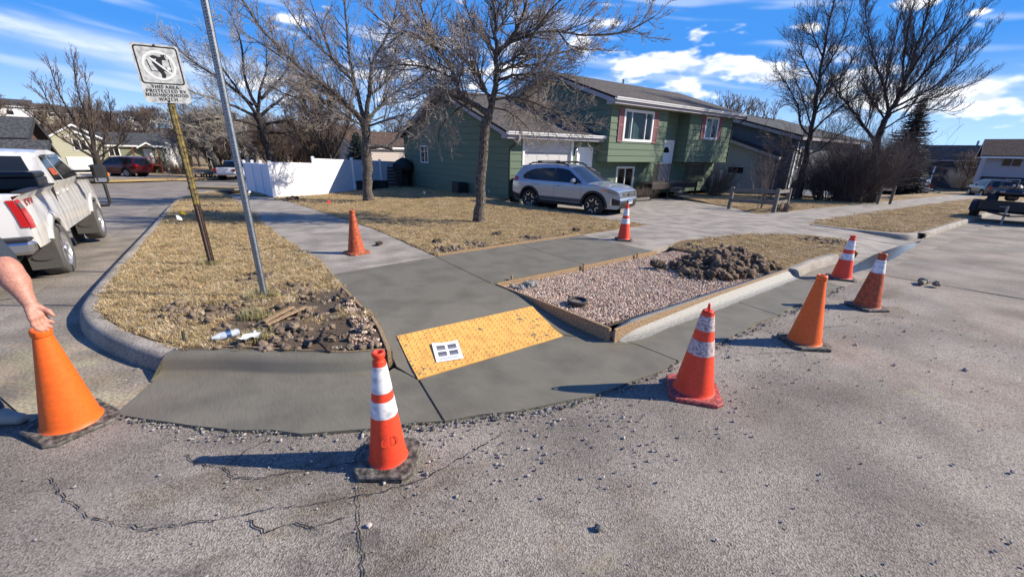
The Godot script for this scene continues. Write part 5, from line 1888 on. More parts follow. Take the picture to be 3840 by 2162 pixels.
	bush("sapling_clump", "bare saplings in a raised bed beside the blue grey house", Vector3(29.2, -0.85, -10.4), 0.8, 2.4, 26, 37, "twig_dark", 2)
	bush("sapling_clump", "leaning bare sapling just behind the rail fence", Vector3(19.6, -0.6, -8.2), 0.25, 2.3, 5, 38, "twig_dark", 2)
	bush("garden_shrub", "tiny twiggy shrub at the foot of the rail fence", Vector3(19.0, -0.6, -7.1), 0.35, 0.6, 40, 39, "twig_dark", 1)
	bush("round_shrub", "round pale brown shrub against the dark far house", Vector3(80.5, -1.75, -9.5), 1.5, 2.3, 170, 40, "twig_pale", 1)
	bush("round_shrub", "golden brown shrub by the red wooden stairs", Vector3(-5.6, -1.75, -66.0), 1.1, 2.0, 160, 41, "twig_brown", 1)
	bush("round_shrub", "dry brown brush left of the far flat trailer", Vector3(-3.2, -1.5, -60.0), 1.6, 1.4, 120, 42, "twig_brown", 1)


func bush(called: String, label: String, at: Vector3, rad: float, tall: float, stems: int, seed: int, twig: String, levels: int) -> void:
	var t := Grower.new()
	t.r.seed = seed
	t.per_m = 3.2 if tall > 1.5 else 6.0
	t.spread = 0.5
	t.up = 0.05
	t.twig_r = 0.0055 if at.x < 40 and at.z > -40 else 0.012
	for i in stems:
		var a := t.r.randf() * TAU
		var q := sqrt(t.r.randf()) * rad * 0.5
		var lean := 0.15 + 0.75 * t.r.randf() * minf(1.0, 2.0 * rad / tall)
		t.grow(Vector3(cos(a) * q, -0.05, sin(a) * q), Vector3(cos(a) * lean, 1.0, sin(a) * lean).normalized(), tall * (0.5 + 0.5 * t.r.randf()), 0.012 + 0.012 * t.r.randf(), levels)
	var b := t.twigs
	b.merge(t.wood, Transform3D())
	var o := part(called, b, M[twig], self)
	o.position = at
	tag(o, label, "shrub")


func spruce(called: String, label: String, at: Vector3, tall: float, rad: float, seed: int, c: Color) -> void:
	var o := thing(called, label, "tree", at)
	var b := Buf.new()
	b.tube(PackedVector3Array([Vector3(0, -0.5, 0), Vector3(0, tall * 0.5, 0), Vector3(0, tall, 0)]), PackedFloat32Array([0.16, 0.1, 0.015]), 7)
	part("trunk", b, M.bark_dark, o)
	b = Buf.new()
	b.colored = true
	var r := rng_of(seed)
	var y := tall * 0.06
	while y < tall * 0.985:
		var t := y / tall
		var reach := rad * pow(1.0 - t, 0.85) * (0.85 + 0.3 * r.randf()) + 0.06
		var n := int(6 + 10 * (1.0 - t))
		for k in n:
			var a := TAU * (k + r.randf()) / n
			var len := reach * (0.7 + 0.45 * r.randf())
			var d := Vector3(cos(a), 0, sin(a))
			var s := Vector3(-d.z, 0, d.x)
			var m := 7
			var prev := Vector3(0, y, 0)
			for j in m:
				var f := (j + 1.0) / m
				var q := d * len * f + Vector3(0, y - len * (0.30 * f - 0.16 * f * f) + (0.06 * len if f > 0.9 else 0.0), 0)
				for side in [-1.0, 1.0]:
					b.col = c * (0.6 + 0.9 * r.randf())
					var w: float = len * 0.30 * (1.08 - f) + 0.09
					var tip: Vector3 = q + s * side * w * (0.7 + 0.6 * r.randf()) + d * w * 0.5 + Vector3(0, -w * (0.2 + 0.5 * r.randf()), 0)
					b.tri(prev, tip, q + Vector3(0, 0.015, 0))
					b.tri(prev, q + Vector3(0, -0.10 * len * (1.1 - f) - 0.02, 0), tip)
				prev = q
		y += (0.022 + 0.016 * r.randf()) * tall * (0.4 + 0.6 * (1.0 - t))
	part("needles", b, M.needles, o)


# ------------------------------------------------------------------ vehicles
# local axes: x forwards, y up, z to the right; the side outline is top (from the rear underside over the roof to the front underside)
class Car:
	var top: PackedVector2Array
	var low := 0.3
	var half := 0.88
	var belt := 0.95
	var lean := 0.38
	var nose := [1.3, 0.9, 0.20]     # where the plan starts to narrow, over which length, by how much
	var tail := [-1.4, 0.8, 0.12]
	var axles := [-1.3, 1.33]
	var wheel_r := 0.345
	var arch_r := 0.41
	var crown := 0.035
	var cell := 0.08

	func w(x: float, y: float) -> float:
		var k := half
		if x > nose[0]:
			k -= nose[2] * pow((x - nose[0]) / nose[1], 2.0)
		if x < tail[0]:
			k -= tail[2] * pow((tail[0] - x) / tail[1], 2.0)
		if y > belt:
			k -= (y - belt) * lean
		elif y < 0.55:
			k -= (0.55 - y) * 0.16
		else:
			k -= 0.05 * pow((y - 0.78) / 0.3, 2.0) * 0.4
		return k

	func outline() -> PackedVector2Array:
		var p := top.duplicate()
		p.push_back(Vector2(p[p.size() - 1].x - 0.05, low))
		p.push_back(Vector2(p[0].x + 0.05, low))
		return p

	func arches() -> Array:
		var out := []
		for a in axles:
			var c := PackedVector2Array()
			for i in 17:
				var t := PI * i / 16.0
				c.push_back(Vector2(a + cos(t) * arch_r, wheel_r + sin(t) * arch_r))
			c.push_back(Vector2(a - arch_r, -0.5))
			c.push_back(Vector2(a + arch_r, -0.5))
			out.append(c)
		return out


func skin(car: Car, poly: PackedVector2Array, proud: float, sides := [1.0, -1.0], cell := 0.0) -> Buf:
	var out := Buf.new()
	var s := sheet(poly, cell if cell > 0.0 else car.cell, func(x, y): return car.w(x, y) + proud)
	for side in sides:
		var k0 := out.v.size()
		for i in s.v.size():
			out.col = Color.WHITE
			out.vert(Vector3(s.v[i].x, s.v[i].z, s.v[i].y * side), Vector3(s.n[i].x, s.n[i].z, s.n[i].y * side))
		for i in range(0, s.ix.size(), 3):
			if side > 0:
				out.ix.append_array(PackedInt32Array([k0 + s.ix[i], k0 + s.ix[i + 2], k0 + s.ix[i + 1]]))
			else:
				out.ix.append_array(PackedInt32Array([k0 + s.ix[i], k0 + s.ix[i + 1], k0 + s.ix[i + 2]]))
	return out


# the surface across the vehicle over top points i0..i1, between lateral shares t0..t1
func strip(car: Car, i0: float, i1: float, t0 := -1.0, t1 := 1.0, proud := 0.0) -> Buf:
	var b := Buf.new()
	var rows := []
	var steps := maxi(1, int(ceil((i1 - i0) * 3.0)))
	var n := 12 if t1 - t0 > 1.0 else 5
	for s in steps + 1:
		var f: float = lerpf(i0, i1, float(s) / steps)
		var i := clampi(int(f), 0, car.top.size() - 2)
		var a := car.top[i]
		var c := car.top[i + 1]
		var p := a.lerp(c, f - i)
		var tan0 := car.top[maxi(i - 1, 0)].direction_to(c)
		var tan1 := a.direction_to(car.top[mini(i + 2, car.top.size() - 1)])
		var t := tan0.lerp(tan1, f - i).normalized()
		var o := Vector2(-t.y, t.x)
		var row := PackedVector3Array()
		for k in n + 1:
			var u: float = lerpf(t1, t0, float(k) / n)
			var bulge := car.crown * (1.0 - u * u) + proud
			row.push_back(Vector3(p.x + o.x * bulge, p.y + o.y * bulge, u * car.w(p.x, p.y)))
		rows.append(row)
	b.grid(rows, false, true)
	return b


func make_wheel(r: float, wide: float, spokes: int, tyre: String, style := 0) -> Array:   # [tyre mesh, rim mesh, spokes mesh]; axis z, face at +z
	var t := Buf.new()
	var ax := Transform3D(Basis(Vector3.RIGHT, PI / 2), Vector3.ZERO)
	var h := wide * 0.5
	t.lathe([Vector2(r * 0.64, -h * 0.8), Vector2(r * 0.7, -h), Vector2(r * 0.9, -h), Vector2(r * 0.985, -h * 0.75), Vector2(r, -h * 0.3), Vector2(r, h * 0.3), Vector2(r * 0.985, h * 0.75), Vector2(r * 0.9, h), Vector2(r * 0.7, h), Vector2(r * 0.64, h * 0.8)], 28, ax)
	var d := Buf.new()
	d.lathe([Vector2(r * 0.65, h * 0.82), Vector2(r * 0.62, h * 0.45), Vector2(r * 0.3, h * 0.30), Vector2(0, h * 0.28)], 24, ax)
	var s := Buf.new()
	if style == 1:
		s.lathe([Vector2(r * 0.665, h * 0.80), Vector2(r * 0.655, h * 0.93), Vector2(r * 0.60, h * 0.93), Vector2(r * 0.58, h * 0.6)], 28, ax)
	for k in spokes:
		var a := TAU * k / spokes
		var m := Transform3D(Basis(Vector3.BACK, a), Vector3.ZERO)
		if style == 0:   # split bars with a gap, as on the silver one
			for g in [-1.0, 1.0]:
				s.prism(PackedVector2Array([Vector2(r * 0.30, g * r * 0.20), Vector2(r * 0.44, g * r * 0.13), Vector2(r * 0.63, g * r * 0.14), Vector2(r * 0.63, g * r * 0.23), Vector2(r * 0.48, g * r * 0.21), Vector2(r * 0.36, g * r * 0.27)]), m * Transform3D(Basis(), Vector3(0, 0, h * 0.6)), h * 0.28)
		else:
			s.prism(PackedVector2Array([Vector2(r * 0.12, -r * 0.09), Vector2(r * 0.63, -r * 0.12), Vector2(r * 0.63, r * 0.12), Vector2(r * 0.12, r * 0.09)]), m * Transform3D(Basis(), Vector3(0, 0, h * 0.55)), h * 0.3)
	s.lathe([Vector2(r * 0.16 if style == 1 else r * 0.06, h * 0.5), Vector2(r * 0.15 if style == 1 else r * 0.05, h * 0.95), Vector2(0, h * 0.98)], 14, ax)
	return [t.mesh(), d.mesh(), s.mesh(), tyre]


func add_wheels(o: Node3D, car: Car, w: Array, inset: float) -> void:
	for x in car.axles:
		for side in [1.0, -1.0]:
			var xf := Transform3D(Basis() if side > 0 else Basis(Vector3.UP, PI), Vector3(x, car.wheel_r, side * (car.half - inset)))
			var t := again("wheel", w[0], M[w[3]], o, xf)
			again("hub", w[1], M.plastic_black, t, Transform3D())
			again("rim", w[2], M.alloy, t, Transform3D())


func car_shell(o: Node3D, car: Car, panels: Array, strips: Array, paint_m: String) -> void:
	var whole := [car.outline()]
	for a in car.arches():
		var next := []
		for p in whole:
			next.append_array(Geometry2D.clip_polygons(p, a))
		whole = next
	# dark inner skin that shows in the gaps, wheel wells and floor
	var b := Buf.new()
	for p in whole:
		b.merge(skin(car, p, -0.014), Transform3D())
	for a in car.axles:
		for side in [1.0, -1.0]:
			var rows := []
			for i in 13:
				var t := PI * i / 12.0
				var q := Vector2(a + cos(t) * car.arch_r, car.wheel_r + sin(t) * car.arch_r)
				rows.append(PackedVector3Array([Vector3(q.x, q.y, side * (car.w(q.x, q.y) - 0.012)), Vector3(q.x, q.y, side * (car.half - 0.42))]))
			b.grid(rows)
			b.flat(car.arches()[car.axles.find(a)], Transform3D(), side * (car.half - 0.42))
	var x0 := car.top[0].x + 0.06
	var x1 := car.top[car.top.size() - 1].x - 0.06
	b.box(Transform3D(Basis(), Vector3((x0 + x1) * 0.5, car.low + 0.05, 0)), Vector3(x1 - x0, 0.1, car.half * 1.1))
	part("underbody", b, M.seam, o)
	for e in panels:
		for side in [1.0, -1.0]:
			b = Buf.new()
			for p in whole:
				for q in Geometry2D.intersect_polygons(p, rect(e[1] + 0.004, -1.0, e[2] - 0.004, 4.0)):
					b.merge(skin(car, q, 0.0, [side]), Transform3D())
			if b.v.size():
				part(e[0], b, M[paint_m], o)
	for e in strips:
		part(e[1], strip(car, e[2], e[3]), M[e[0] if e[0] else paint_m], o)


func arch_trim(o: Node3D, car: Car, wide: float, proud: float, m: String, called := "arch_trim") -> void:
	var t_low := maxf(-0.12, asin(clampf((car.low - car.wheel_r) / car.arch_r, -1.0, 1.0)))
	for a in car.axles:
		for side in [1.0, -1.0]:
			var b := Buf.new()
			var rows := []
			for i in 19:
				var t := lerpf(t_low, PI - t_low, i / 18.0)
				var row := PackedVector3Array()
				for q in [[car.arch_r - 0.01, -0.03], [car.arch_r - 0.005, proud], [car.arch_r + wide * 0.7, proud], [car.arch_r + wide, 0.001]]:
					var p := Vector2(a + cos(t) * q[0], car.wheel_r + sin(t) * q[0])
					row.push_back(Vector3(p.x, p.y, side * (car.w(p.x, p.y) + q[1])))
				rows.append(row)
			b.grid(rows, false, side > 0)
			part(called, b, M[m], o)


func build_vehicles() -> void:
	silver_car()
	white_truck()
	far_cars()
	trailer()


func silver_car() -> void:
	var o := thing("parked_car", "silver crossover with roof bars parked on the driveway before the garage", "car", Vector3(10.95, G(10.95, -11.3) + 0.135, -11.3), deg_to_rad(-75.2))
	o.scale = Vector3.ONE * 1.05
	var c := Car.new()
	c.cell = 0.06
	c.low = 0.27
	c.top = PackedVector2Array([Vector2(-2.08, 0.36), Vector2(-2.19, 0.5), Vector2(-2.22, 0.70), Vector2(-2.18, 0.92), Vector2(-2.13, 1.08), Vector2(-2.06, 1.18), Vector2(-1.80, 1.46), Vector2(-1.86, 1.505), Vector2(-1.5, 1.54), Vector2(-0.9, 1.575), Vector2(-0.25, 1.575), Vector2(0.12, 1.55), Vector2(0.34, 1.505), Vector2(0.72, 1.27), Vector2(1.10, 1.04), Vector2(1.16, 1.015), Vector2(1.50, 0.985), Vector2(1.82, 0.93), Vector2(2.05, 0.85), Vector2(2.12, 0.80), Vector2(2.165, 0.66), Vector2(2.20, 0.56), Vector2(2.21, 0.46), Vector2(2.15, 0.29)])
	c.nose = [1.25, 0.96, 0.24]
	c.tail = [-1.35, 0.87, 0.16]
	car_shell(o, c, [["rear_quarter", -3.0, -1.16], ["rear_door", -1.16, -0.22], ["front_door", -0.22, 0.86], ["front_fender", 0.86, 3.0]], [["", "rear_bumper", 0, 3], ["", "tailgate", 3, 5], ["glass_dark", "rear_window", 5, 6], ["", "roof", 6, 12], ["glass_tint", "windscreen", 12, 14], ["", "bonnet", 14, 19], ["plastic_black", "grille", 19, 20.4], ["", "front_bumper", 20.4, 21.2], ["plastic_black", "lower_bumper", 21.2, 23]], "paint_silver")
	var glass := [PackedVector2Array([Vector2(-1.58, 1.06), Vector2(-1.66, 1.16), Vector2(-1.50, 1.30), Vector2(-1.24, 1.40), Vector2(-0.85, 1.455), Vector2(-0.30, 1.475), Vector2(-0.27, 1.03), Vector2(-1.1, 1.04)]), PackedVector2Array([Vector2(-0.20, 1.03), Vector2(-0.22, 1.475), Vector2(0.06, 1.46), Vector2(0.28, 1.42), Vector2(0.80, 1.10), Vector2(0.86, 1.02)])]
	for g in glass:
		for side in [1.0, -1.0]:
			part("side_window", skin(c, g, 0.006, [side]), M.glass_dark, o)
	part("pillar", skin(c, rect(-0.28, 1.03, -0.19, 1.476), 0.004), M.plastic_black, o)
	arch_trim(o, c, 0.075, 0.018, "plastic_black")
	for side in [1.0, -1.0]:
		part("sill_trim", skin(c, rect(-0.95, 0.26, 0.96, 0.37), 0.012, [side]), M.plastic_black, o)
	part("door_trim", skin(c, PackedVector2Array([Vector2(-1.05, 0.40), Vector2(0.86, 0.40), Vector2(0.86, 0.52), Vector2(-0.98, 0.50)]), 0.006), flat_mat("trim_grey", Color(0.09, 0.095, 0.105), 0.4), o)
	part("bumper_trim", skin(c, PackedVector2Array([Vector2(-2.2, 0.34), Vector2(-1.73, 0.28), Vector2(-1.68, 0.46), Vector2(-2.2, 0.56)]), 0.008), M.plastic_black, o)
	for side in [1.0, -1.0]:
		part("headlamp", skin(c, PackedVector2Array([Vector2(1.62, 0.875), Vector2(1.78, 0.80), Vector2(2.08, 0.70), Vector2(2.125, 0.80), Vector2(2.04, 0.845), Vector2(1.84, 0.895)]), 0.010, [side], 0.03), M.lamp_clear, o)
		part("headlamp", strip(c, 19.1, 20.0, 0.74 if side > 0 else -1.0, 1.0 if side > 0 else -0.74, 0.012), M.lamp_clear, o)
		part("turn_signal", skin(c, PackedVector2Array([Vector2(1.58, 0.885), Vector2(1.66, 0.83), Vector2(1.76, 0.815), Vector2(1.72, 0.89)]), 0.013, [side], 0.03), M.lamp_amber, o)
		part("tail_lamp", skin(c, PackedVector2Array([Vector2(-2.14, 0.93), Vector2(-1.86, 0.99), Vector2(-1.92, 1.12), Vector2(-2.09, 1.13)]), 0.010, [side], 0.03), M.lamp_red, o)
		part("fog_surround", skin(c, PackedVector2Array([Vector2(1.96, 0.40), Vector2(2.19, 0.40), Vector2(2.19, 0.56), Vector2(1.94, 0.62)]), 0.009, [side], 0.03), M.plastic_black, o)
		part("fog_blade", skin(c, PackedVector2Array([Vector2(1.90, 0.40), Vector2(1.95, 0.38), Vector2(1.945, 0.64), Vector2(1.91, 0.64)]), 0.015, [side], 0.03), M.chrome, o)
		for x in [-0.98, -0.06]:
			var hb := Buf.new()
			hb.box(Transform3D(Basis(), Vector3(x, 0.90, side * (c.w(x, 0.90) + 0.018))), Vector3(0.19, 0.032, 0.03), 0.012)
			part("door_handle", hb, M.paint_silver, o)
		var mb := Buf.new()
		mb.box(Transform3D(Basis(Vector3.UP, side * 0.2), Vector3(0.60, 1.10, side * 0.97)), Vector3(0.13, 0.15, 0.22), 0.045)
		var mir := part("mirror", mb, M.paint_silver, o)
		mb = Buf.new()
		mb.box(Transform3D(Basis(), Vector3(0.62, 1.03, side * 0.88)), Vector3(0.08, 0.08, 0.1), 0.02)
		part("mirror_stalk", mb, M.plastic_black, mir)
		var rb := Buf.new()
		rb.tube(PackedVector3Array([Vector3(-1.55, 1.545, side * 0.60), Vector3(-1.35, 1.62, side * 0.60), Vector3(-0.4, 1.655, side * 0.61), Vector3(0.0, 1.625, side * 0.61), Vector3(0.2, 1.55, side * 0.61)]), PackedFloat32Array([0.022, 0.026, 0.026, 0.026, 0.022]), 8, true)
		part("roof_rail", rb, M.plastic_black, o)
	for x in [-1.05, -0.25]:
		var xb := Buf.new()
		xb.box(Transform3D(Basis(), Vector3(x, 1.685, 0)), Vector3(0.085, 0.03, 1.30), 0.012)
		for side in [1.0, -1.0]:
			xb.box(Transform3D(Basis(), Vector3(x, 1.665, side * 0.60)), Vector3(0.17, 0.06, 0.10), 0.02)
		part("roof_bar", xb, M.plastic_black, o)
	var gb := Buf.new()
	gb.box(Transform3D(Basis(), Vector3(2.185, 0.735, 0)), Vector3(0.03, 0.018, 0.80), 0.006)
	var el := PackedVector2Array()
	for i in 20:
		el.push_back(Vector2(cos(TAU * i / 20.0) * 0.085, sin(TAU * i / 20.0) * 0.05))
	gb.prism(el, Transform3D(Basis(Vector3.UP, PI / 2), Vector3(2.19, 0.735, 0)), 0.03)
	part("grille_bar", gb, M.chrome, o)
	gb = Buf.new()
	for st in [[-0.035, 0.012, 0.018], [0.015, 0.018, 0.012], [0.042, 0.008, 0.010], [0.02, -0.018, 0.010], [-0.008, -0.004, 0.010], [0.046, -0.014, 0.009]]:
		gb.box(Transform3D(Basis(Vector3.UP, PI / 2) * Basis(Vector3.BACK, PI / 4), Vector3(2.222, 0.735 + st[1], -st[0])), Vector3(st[2], st[2], 0.006))
	part("grille_stars", gb, M.lamp_clear, o)
	var pb := Buf.new()
	pb.box(Transform3D(Basis(), Vector3(2.265, 0.50, 0)), Vector3(0.012, 0.15, 0.30), 0.004)
	var plate := part("licence_plate", pb, flat_mat("plate_white", Color(0.62, 0.64, 0.66), 0.4), o)
	pb = Buf.new()
	pb.box(Transform3D(Basis(), Vector3(2.272, 0.555, 0)), Vector3(0.004, 0.035, 0.29))
	pb.box(Transform3D(Basis(), Vector3(2.272, 0.50, 0.06)), Vector3(0.004, 0.05, 0.10))
	pb.box(Transform3D(Basis(), Vector3(2.272, 0.50, -0.07)), Vector3(0.004, 0.05, 0.08))
	part("plate_print", pb, M.bin_blue, plate)
	add_wheels(o, c, make_wheel(0.345, 0.225, 5, "tyre"), 0.12)


func words_mesh(text: String, size: float, depth: float, weight := 700, gap := 0.0) -> TextMesh:
	var f := SystemFont.new()
	f.font_names = PackedStringArray(["Droid Sans"])
	f.font_weight = weight
	var t := TextMesh.new()
	t.text = text
	t.font = f
	t.font_size = 32
	t.pixel_size = size / 32.0
	t.depth = depth
	t.curve_step = 2.0
	return t


func white_truck() -> void:
	var o := thing("pickup_truck", "dirty white crew cab pickup with toolbox and big tow mirrors in the left street", "pickup truck", Vector3(-2.86, G(-2.86, -9.9), -9.93), PI / 2 + 0.03)
	o.scale = Vector3.ONE * 0.85
	var c := Car.new()
	c.cell = 0.09
	c.half = 0.985
	c.low = 0.66
	c.belt = 1.42
	c.lean = 0.30
	c.wheel_r = 0.43
	c.arch_r = 0.52
	c.axles = [-1.85, 1.6]
	c.nose = [1.8, 1.0, 0.10]
	c.tail = [-2.6, 0.45, 0.03]
	c.crown = 0.02
	c.top = PackedVector2Array([Vector2(-2.98, 0.74), Vector2(-3.0, 0.85), Vector2(-3.01, 1.36), Vector2(-2.99, 1.43), Vector2(-2.90, 1.44), Vector2(-1.2, 1.46), Vector2(-1.14, 1.46), Vector2(-1.10, 1.50), Vector2(-0.98, 1.90), Vector2(-0.88, 1.97), Vector2(-0.6, 2.005), Vector2(0.1, 2.0), Vector2(0.45, 1.94), Vector2(0.6, 1.86), Vector2(1.15, 1.49), Vector2(1.22, 1.46), Vector2(2.5, 1.38), Vector2(2.72, 1.30), Vector2(2.77, 1.1), Vector2(2.78, 0.72)])
	car_shell(o, c, [["bed_side", -4.0, -1.14], ["rear_door", -1.14, -0.36], ["front_door", -0.36, 0.70], ["front_fender", 0.70, 4.0]], [["", "tailgate", 0, 4], ["", "cab_back", 6, 8], ["", "roof", 8, 13], ["glass_dark", "windscreen", 13, 14], ["", "bonnet", 14, 17], ["chrome", "grille", 17, 19]], "paint_white")
	part("rear_window", strip(c, 7.05, 8.0, -0.80, 0.80, 0.012), M.glass_dark, o)
	for g in [PackedVector2Array([Vector2(-0.94, 1.50), Vector2(-0.84, 1.88), Vector2(-0.42, 1.90), Vector2(-0.40, 1.48)]), PackedVector2Array([Vector2(-0.32, 1.48), Vector2(-0.34, 1.90), Vector2(0.34, 1.88), Vector2(0.58, 1.74), Vector2(0.94, 1.49)])]:
		for side in [1.0, -1.0]:
			var wn := part("side_window", skin(c, g, 0.006, [side]), M.glass_dark, o)
			part("rain_visor", skin(c, PackedVector2Array([Vector2(g[1].x - 0.02, 1.86), Vector2(g[1].x, 1.93), Vector2(g[2].x, 1.93), Vector2(g[2].x + 0.02, 1.86)]), 0.03, [side]), M.glass_dark, wn)
	part("window_sticker", skin(c, PackedVector2Array([Vector2(-0.82, 1.58), Vector2(-0.80, 1.70), Vector2(-0.46, 1.70), Vector2(-0.46, 1.58)]), 0.009, [1.0]), M.cone_old, o)
	# open bed with tool chest
	var b := Buf.new()
	b.quad(Vector3(-2.92, 0.95, 0.9), Vector3(-1.16, 0.95, 0.9), Vector3(-1.16, 0.95, -0.9), Vector3(-2.92, 0.95, -0.9))
	for side in [1.0, -1.0]:
		b.quad(Vector3(-2.92, 0.95, side * 0.9), Vector3(-1.16, 0.95, side * 0.9), Vector3(-1.16, 1.44, side * 0.9), Vector3(-2.92, 1.44, side * 0.9))
		b.box(Transform3D(Basis(), Vector3(-2.04, 1.455, side * 0.93)), Vector3(1.76, 0.03, 0.12), 0.008)
	b.quad(Vector3(-2.92, 0.95, 0.9), Vector3(-2.92, 0.95, -0.9), Vector3(-2.92, 1.43, -0.9), Vector3(-2.92, 1.43, 0.9))
	b.quad(Vector3(-1.13, 0.95, 0.96), Vector3(-1.13, 0.95, -0.96), Vector3(-1.13, 1.46, -0.96), Vector3(-1.13, 1.46, 0.96))
	part("bed_liner", b, M.plastic_black, o)
	b = Buf.new()
	b.box(Transform3D(Basis(), Vector3(-1.46, 1.50, 0)), Vector3(0.55, 0.18, 1.86), 0.015)
	b.box(Transform3D(Basis(), Vector3(-1.46, 1.63, 0)), Vector3(0.57, 0.10, 1.84), 0.03)
	part("tool_chest", b, flat_mat("tread_black", Color(0.022, 0.023, 0.026), 0.4, 0.3), o)
	# rear: bumper, lamps, flaps, pipe
	b = Buf.new()
	b.box(Transform3D(Basis(), Vector3(-3.10, 0.71, 0)), Vector3(0.22, 0.20, 1.94), 0.05)
	part("rear_bumper", b, M.chrome, o)
	b = Buf.new()
	b.box(Transform3D(Basis(), Vector3(-3.08, 0.82, 0)), Vector3(0.22, 0.05, 1.90), 0.02)
	part("bumper_pad", b, M.plastic_black, o)
	for side in [1.0, -1.0]:
		b = skin(c, PackedVector2Array([Vector2(-3.02, 0.96), Vector2(-2.86, 0.96), Vector2(-2.84, 1.10), Vector2(-2.89, 1.39), Vector2(-3.0, 1.40)]), 0.016, [side], 0.04)
		b.merge(strip(c, 1.25, 2.0, 0.92 if side > 0 else -1.01, 1.01 if side > 0 else -0.92, 0.016), Transform3D())
		var lamp := part("tail_lamp", b, M.lamp_red, o)
		b = skin(c, PackedVector2Array([Vector2(-3.01, 1.24), Vector2(-2.89, 1.24), Vector2(-2.90, 1.32), Vector2(-3.0, 1.32)]), 0.020, [side], 0.04)
		part("reversing_lamp", b, M.lamp_clear, lamp)
		for x in [-2.40, 1.05]:
			b = Buf.new()
			b.box(Transform3D(Basis(Vector3.BACK, 0.16 if x < 0 else 0.12), Vector3(x, 0.46, side * 0.84)), Vector3(0.015, 0.50, 0.36), 0.005)
			var oval := PackedVector2Array()
			for i in 18:
				oval.push_back(Vector2(cos(TAU * i / 18.0) * 0.12, sin(TAU * i / 18.0) * 0.055))
			b.prism(oval, Transform3D(Basis(Vector3.BACK, 0.16) * Basis(Vector3.UP, -PI / 2), Vector3(x - 0.01, 0.42, side * 0.84)), 0.008)
			part("mud_flap", b, M.tyre_dusty, o)
		b = Buf.new()
		b.box(Transform3D(Basis(Vector3.UP, side * 0.12), Vector3(0.62, 1.52, side * 1.36)), Vector3(0.14, 0.38, 0.24), 0.05)
		var mir := part("mirror", b, M.plastic_black, o)
		b = Buf.new()
		for y in [1.44, 1.58]:
			b.box(Transform3D(Basis(), Vector3(0.68, y, side * 1.12)), Vector3(0.06, 0.05, 0.34), 0.015)
		part("mirror_arm", b, M.plastic_black, mir)
		b = Buf.new()
		b.box(Transform3D(Basis(), Vector3(0.66, 1.50, side * 1.485)), Vector3(0.10, 0.09, 0.02), 0.008)
		part("mirror_signal", b, M.lamp_amber, mir)
		b = Buf.new()
		b.quad(Vector3(0.545, 1.36, side * 1.27), Vector3(0.545, 1.36, side * 1.45), Vector3(0.545, 1.44, side * 1.45), Vector3(0.545, 1.44, side * 1.27))
		part("mirror_glass", b, M.chrome, mir)
		for x in [-1.02, -0.26]:
			b = Buf.new()
			b.box(Transform3D(Basis(), Vector3(x + 0.12, 1.27, side * (c.w(x, 1.27) + 0.02))), Vector3(0.20, 0.045, 0.035), 0.012)
			part("door_handle", b, M.paint_white, o)
	arch_trim(o, c, 0.11, 0.028, "paint_white", "wheel_flare")
	b = Buf.new()
	b.tube(PackedVector3Array([Vector3(-1.5, 0.50, 0.58), Vector3(-2.4, 0.47, 0.60), Vector3(-2.86, 0.45, 0.62)]), PackedFloat32Array([0.05, 0.05, 0.055]), 10)
	part("exhaust", b, M.iron, o)
	b = Buf.new()
	b.box(Transform3D(Basis(), Vector3(-1.85, 0.44, 0)), Vector3(0.22, 0.22, 1.5), 0.06)
	b.box(Transform3D(Basis(), Vector3(-2.6, 0.62, 0)), Vector3(0.8, 0.14, 1.1), 0.03)
	b.box(Transform3D(Basis(), Vector3(1.6, 0.44, 0)), Vector3(0.18, 0.18, 1.5), 0.06)
	b.box(Transform3D(Basis(), Vector3(-0.2, 0.62, 0)), Vector3(4.2, 0.12, 0.9), 0.03)
	part("chassis", b, M.seam, o)
	b = Buf.new()
	b.tube(PackedVector3Array([Vector3(2.90, 0.62, 0.55), Vector3(2.94, 0.62, 1.04), Vector3(2.94, 0.70, 1.08), Vector3(2.94, 1.14, 1.08), Vector3(2.94, 1.22, 1.02), Vector3(2.90, 1.22, 0.55), Vector3(2.90, 1.22, -0.55), Vector3(2.94, 1.22, -1.02), Vector3(2.94, 0.62, -1.04), Vector3(2.90, 0.62, -0.55)]), PackedFloat32Array([0.035, 0.035, 0.035, 0.035, 0.035, 0.035, 0.035, 0.035, 0.035, 0.035]), 8, true)
	part("grille_guard", b, M.plastic_black, o)
	# side decal
	var dec := words_mesh("FX4", 0.22, 0.004)
	var d := again("decal", dec, flat_mat("decal_red", Color(0.22, 0.02, 0.02), 0.5), o, Transform3D(Basis(), Vector3(-2.56, 1.27, c.w(-2.6, 1.3) + 0.008)))
	again("decal_small_print", words_mesh("OFF ROAD", 0.052, 0.003, 500), M.print_black, d, Transform3D(Basis(), Vector3(0.0, -0.115, 0.0)))
	add_wheels(o, c, make_wheel(0.43, 0.30, 8, "tyre_dusty", 1), 0.12)


